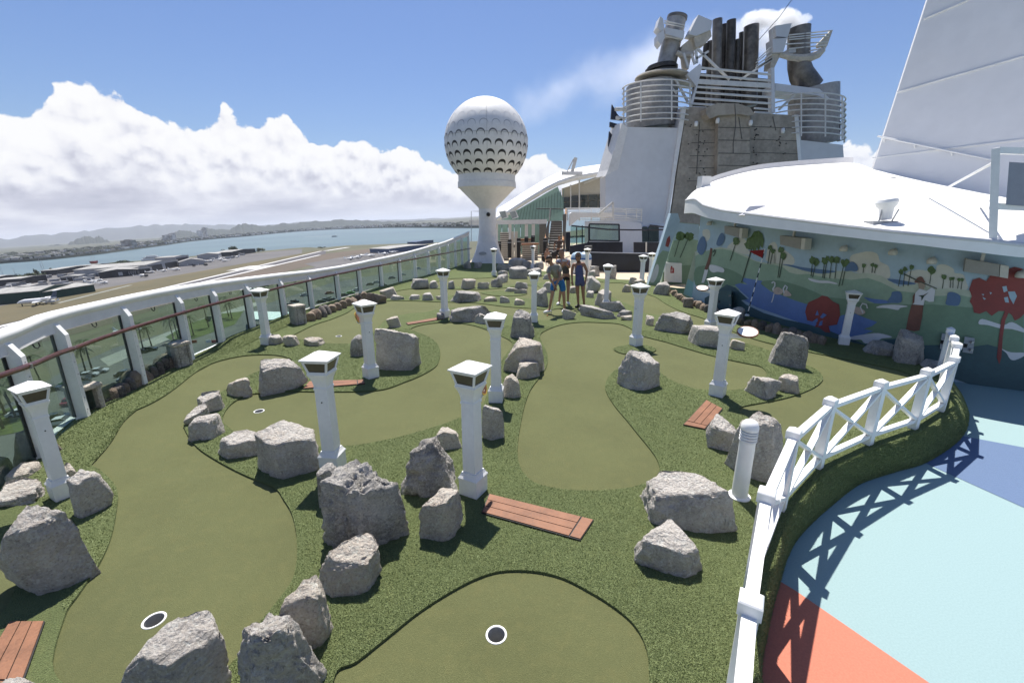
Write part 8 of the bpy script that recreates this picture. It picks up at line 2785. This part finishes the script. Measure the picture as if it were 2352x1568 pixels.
MB().box((0, 0, 0), (0.15, 0.01, 0.075)).build('case', mat('phone_case', (0.45, 0.47, 0.5), 0.4), ph_)
MB().box((0.05, -0.0065, 0.02), (0.02, 0.003, 0.02)).build('lens', M['dark'], ph_)

# woman in the romper
Yr = gp(1334, 707)[1]
jr = dict(pelvis=(850, 850, 0), waist=(845, 740, 0), chest=(835, 590, 0), collar=(828, 520, 0), neck=(825, 485, 0), skull=(822, 435, -.02), crown=(823, 385, -.02), top=(826, 340, -.02),
          sh_l=(735, 545, 0), el_l=(705, 700, .02), wr_l=(712, 850, -.03), palm_l=(718, 890, -.04), sh_r=(925, 535, 0), el_r=(985, 680, .03), wr_r=(965, 835, -.03), palm_r=(955, 875, -.05),
          hip_l=(805, 880, 0), kn_l=(815, 1080, 0), an_l=(828, 1290, .02), toe_l=(795, 1330, -.08), hip_r=(910, 880, 0), kn_r=(915, 1090, 0), an_r=(935, 1290, .04), toe_r=(940, 1330, -.06), _face=(-.25, -.95, .0))
jr['_shoe'] = M['dark']
rp = {'hem': ('waist', 'pelvis', .8, .155), 'waist': ('waist', 'waist', 0, .14), 'chest': ('chest', 'chest', .0, (.158, .135)), 'yoke': ('chest', 'collar', .45, (.13, .11))}
er = [('hem', 'waist'), ('waist', 'chest'), ('chest', 'yoke')]
for s in 'lr':
    rp['hip_' + s] = ('hip_' + s, 'hip_' + s, 0, .125)
    rp['leg_' + s] = ('hip_' + s, 'kn_' + s, .42, .12)
    er += [('hem', 'hip_' + s), ('hip_' + s, 'leg_' + s)]
person('woman in a blue sleeveless romper and sunglasses with arms hanging down', Yr, jr, M['skin_b'], M['hair_brown'], 1.5, [('romper', cloth('blue_romper', (0.085, 0.10, 0.21), (0.06, 0.07, 0.15)), rp, er, 'waist')], shades=True, long_hair=True)

# man walking in front of the stairs, with a bag
Yk = 30.5
jk = dict(pelvis=(465, 275, 0), waist=(470, 225, 0), chest=(475, 140, 0), collar=(478, 98, 0), neck=(480, 82, 0), skull=(478, 60, -.02), crown=(477, 34, -.02), top=(477, 12, -.02),
          sh_l=(408, 115, 0), el_l=(385, 205, .05), wr_l=(382, 280, -.05), palm_l=(380, 300, -.05), sh_r=(545, 115, 0), el_r=(560, 180, .05), wr_r=(530, 230, -.15), palm_r=(520, 245, -.18),
          hip_l=(435, 290, 0), kn_l=(430, 390, -.05), an_l=(425, 480, .05), toe_l=(415, 500, -.08), hip_r=(495, 290, 0), kn_r=(500, 390, 0), an_r=(505, 470, .2), toe_r=(505, 490, .1), _face=(0, -1, -.05))
jk['_shoe'] = M['dark']
top_, ed_, rt_ = top_clothes(.6, (.14, (.17, .14), .08, .085), .7)
bot_, edb, rtb = bottom_clothes(.9, (.14, .11, .085))
person('man in a dark striped shirt walking from the stairs with a bag', Yk, jk, M['skin_b'], M['hair_dark'], 1, [('shirt', cloth('dark_striped_shirt', (0.045, 0.032, 0.030), (0.10, 0.07, 0.06), 40), top_, ed_, rt_), ('trousers', cloth('black_trousers', (0.02, 0.02, 0.022)), bot_, edb, rtb)])
bp_ = atY(*r8(381, 345), Yk - .05)
bg_ = thing('hand_bag', 'black bag carried by the man walking from the stairs', 'bag', bp_)
MB().square([(.12, -.22), (.17, -.18), (.16, .12), (.10, .16)]).build('bag_body', M['dark'], bg_)
MB().tube([(-.08, 0, .14), (-.05, 0, .26), (.05, 0, .26), (.08, 0, .14)], .012, 6).build('strap', M['dark'], bg_)

# child
jc = dict(pelvis=(255, 360, 0), waist=(255, 335, 0), chest=(253, 285, 0), collar=(254, 262, 0), neck=(254, 255, 0), skull=(254, 240, 0), crown=(254, 222, 0), top=(254, 205, 0),
          sh_l=(222, 275, 0), el_l=(212, 320, .02), wr_l=(215, 360, -.02), palm_l=(217, 372, -.02), sh_r=(287, 275, 0), el_r=(297, 320, .02), wr_r=(293, 355, -.02), palm_r=(291, 367, -.02),
          hip_l=(238, 372, 0), kn_l=(238, 432, 0), an_l=(238, 485, .02), toe_l=(236, 497, -.05), hip_r=(272, 372, 0), kn_r=(272, 432, 0), an_r=(273, 485, .02), toe_r=(275, 497, -.05), _face=(.1, -1, 0))
top_, ed_, rt_ = top_clothes(.6, (.10, (.115, .10), .06, .062), .5)
bot_, edb, rtb = bottom_clothes(.8, (.105, .085, .07))
person('child in a navy shirt and tan shorts left of the walking man', 29.0, jc, M['skin_a'], M['hair_dark'], 1, [('shirt', cloth('navy_tee', (0.03, 0.035, 0.06)), top_, ed_, rt_), ('shorts', cloth('tan_shorts', (0.35, 0.24, 0.14)), bot_, edb, rtb)])

# ================================================================= smoke from the right exhaust
def smoke_mat(name, dens, scale, lo, hi, col):
    m_ = bpy.data.materials.new(name)
    m_.use_nodes = True
    g_ = NT(m_.node_tree)
    o_ = g_.n('ShaderNodeOutputMaterial')
    v_ = g_.n('ShaderNodeVolumePrincipled')
    tc_ = g_.n('ShaderNodeTexCoord')
    ln = g_.n('ShaderNodeVectorMath', operation='LENGTH')
    g_.put(ln.inputs[0], tc_.outputs['Object'])
    nz = g_.noise(g_.n('ShaderNodeNewGeometry').outputs['Position'], scale, 5, 0.6)
    f = g_.math('SUBTRACT', g_.math('SUBTRACT', 1.0, ln.outputs['Value']), g_.math('MULTIPLY', g_.math('SUBTRACT', nz, 0.42), 1.9))
    g_.put(v_.inputs['Density'], g_.math('MULTIPLY', g_.smooth(f, lo, hi), dens))
    v_.inputs['Color'].default_value = (*col, 1)
    v_.inputs['Anisotropy'].default_value = 0.25
    g_.put(o_.inputs['Volume'], v_.outputs[0])
    return m_


sm_root = thing('exhaust_smoke', 'white smoke billowing from the right funnel pipe and drifting left', 'smoke', atY(1836, 62, 42))
sm_root['kind'] = 'stuff'
M['smoke'] = smoke_mat('white_smoke', 1.3, 0.75, 0.0, 0.22, (0.99, 0.99, 0.99))
M['smoke_mid'] = smoke_mat('drifting_smoke', 0.55, 0.40, 0.0, 0.6, (0.95, 0.96, 0.98))
M['smoke_thin'] = smoke_mat('thin_smoke', 0.16, 0.16, 0.0, 0.9, (0.95, 0.96, 0.98))
for (x, y, rx, ry, Y_, rot, m_) in ((1822, 54, 50, 30, 42.6, -12, 'smoke'), (1780, 46, 56, 32, 43.4, -6, 'smoke'), (1742, 46, 46, 32, 44.2, 0, 'smoke'), (1790, 85, 60, 46, 45.5, 10, 'smoke_mid'), (1735, 85, 66, 56, 46.5, 10, 'smoke_mid'), (1690, 70, 90, 36, 47, 8, 'smoke_mid'), (1560, 120, 190, 80, 48, 14, 'smoke_thin'), (1440, 165, 230, 90, 50, 18, 'smoke_thin'), (1290, 205, 170, 70, 52, 18, 'smoke_thin')):
    c = atY(x, y, Y_)
    s_ = px_depth(c) / FPX
    v_, f_ = ico(3)
    ob_ = MB().add([tuple(q) for q in v_], f_).build('smoke_puff', M[m_], sm_root)
    ob_.location = tuple(c - np.array(sm_root.location))
    ob_.rotation_euler = (0, R(-rot) * -1 if False else R(rot) * -1, 0)
    ob_.scale = (rx * s_, max(ry, rx * .5) * s_ * .8, ry * s_)

# ================================================================= haze over the bay
def build_haze(density):
    m_ = bpy.data.materials.new('sea_haze')
    m_.use_nodes = True
    g_ = NT(m_.node_tree)
    o_ = g_.n('ShaderNodeOutputMaterial')
    v_ = g_.n('ShaderNodeVolumePrincipled', in_Density=density)
    v_.inputs['Color'].default_value = (0.83, 0.87, 0.97, 1)
    v_.inputs['Anisotropy'].default_value = 0.1
    g_.put(o_.inputs['Volume'], v_.outputs[0])
    mb_ = MB()
    S = 41000
    lo_, hi_ = SEA - 3.5, 330.0
    pts = [lw(u, v, h) for h in (lo_, hi_) for v in (-S, S) for u in (-S, S)]
    mb_.add(pts, [(0, 2, 3, 1), (4, 5, 7, 6), (0, 1, 5, 4), (2, 6, 7, 3), (0, 4, 6, 2), (1, 3, 7, 5)])
    ob_ = mb_.build('haze', m_)
    tag(ob_, 'pale sea haze over the bay and far shore', 'haze', kind='stuff')


HAZE = 6.0e-5
build_haze(HAZE)
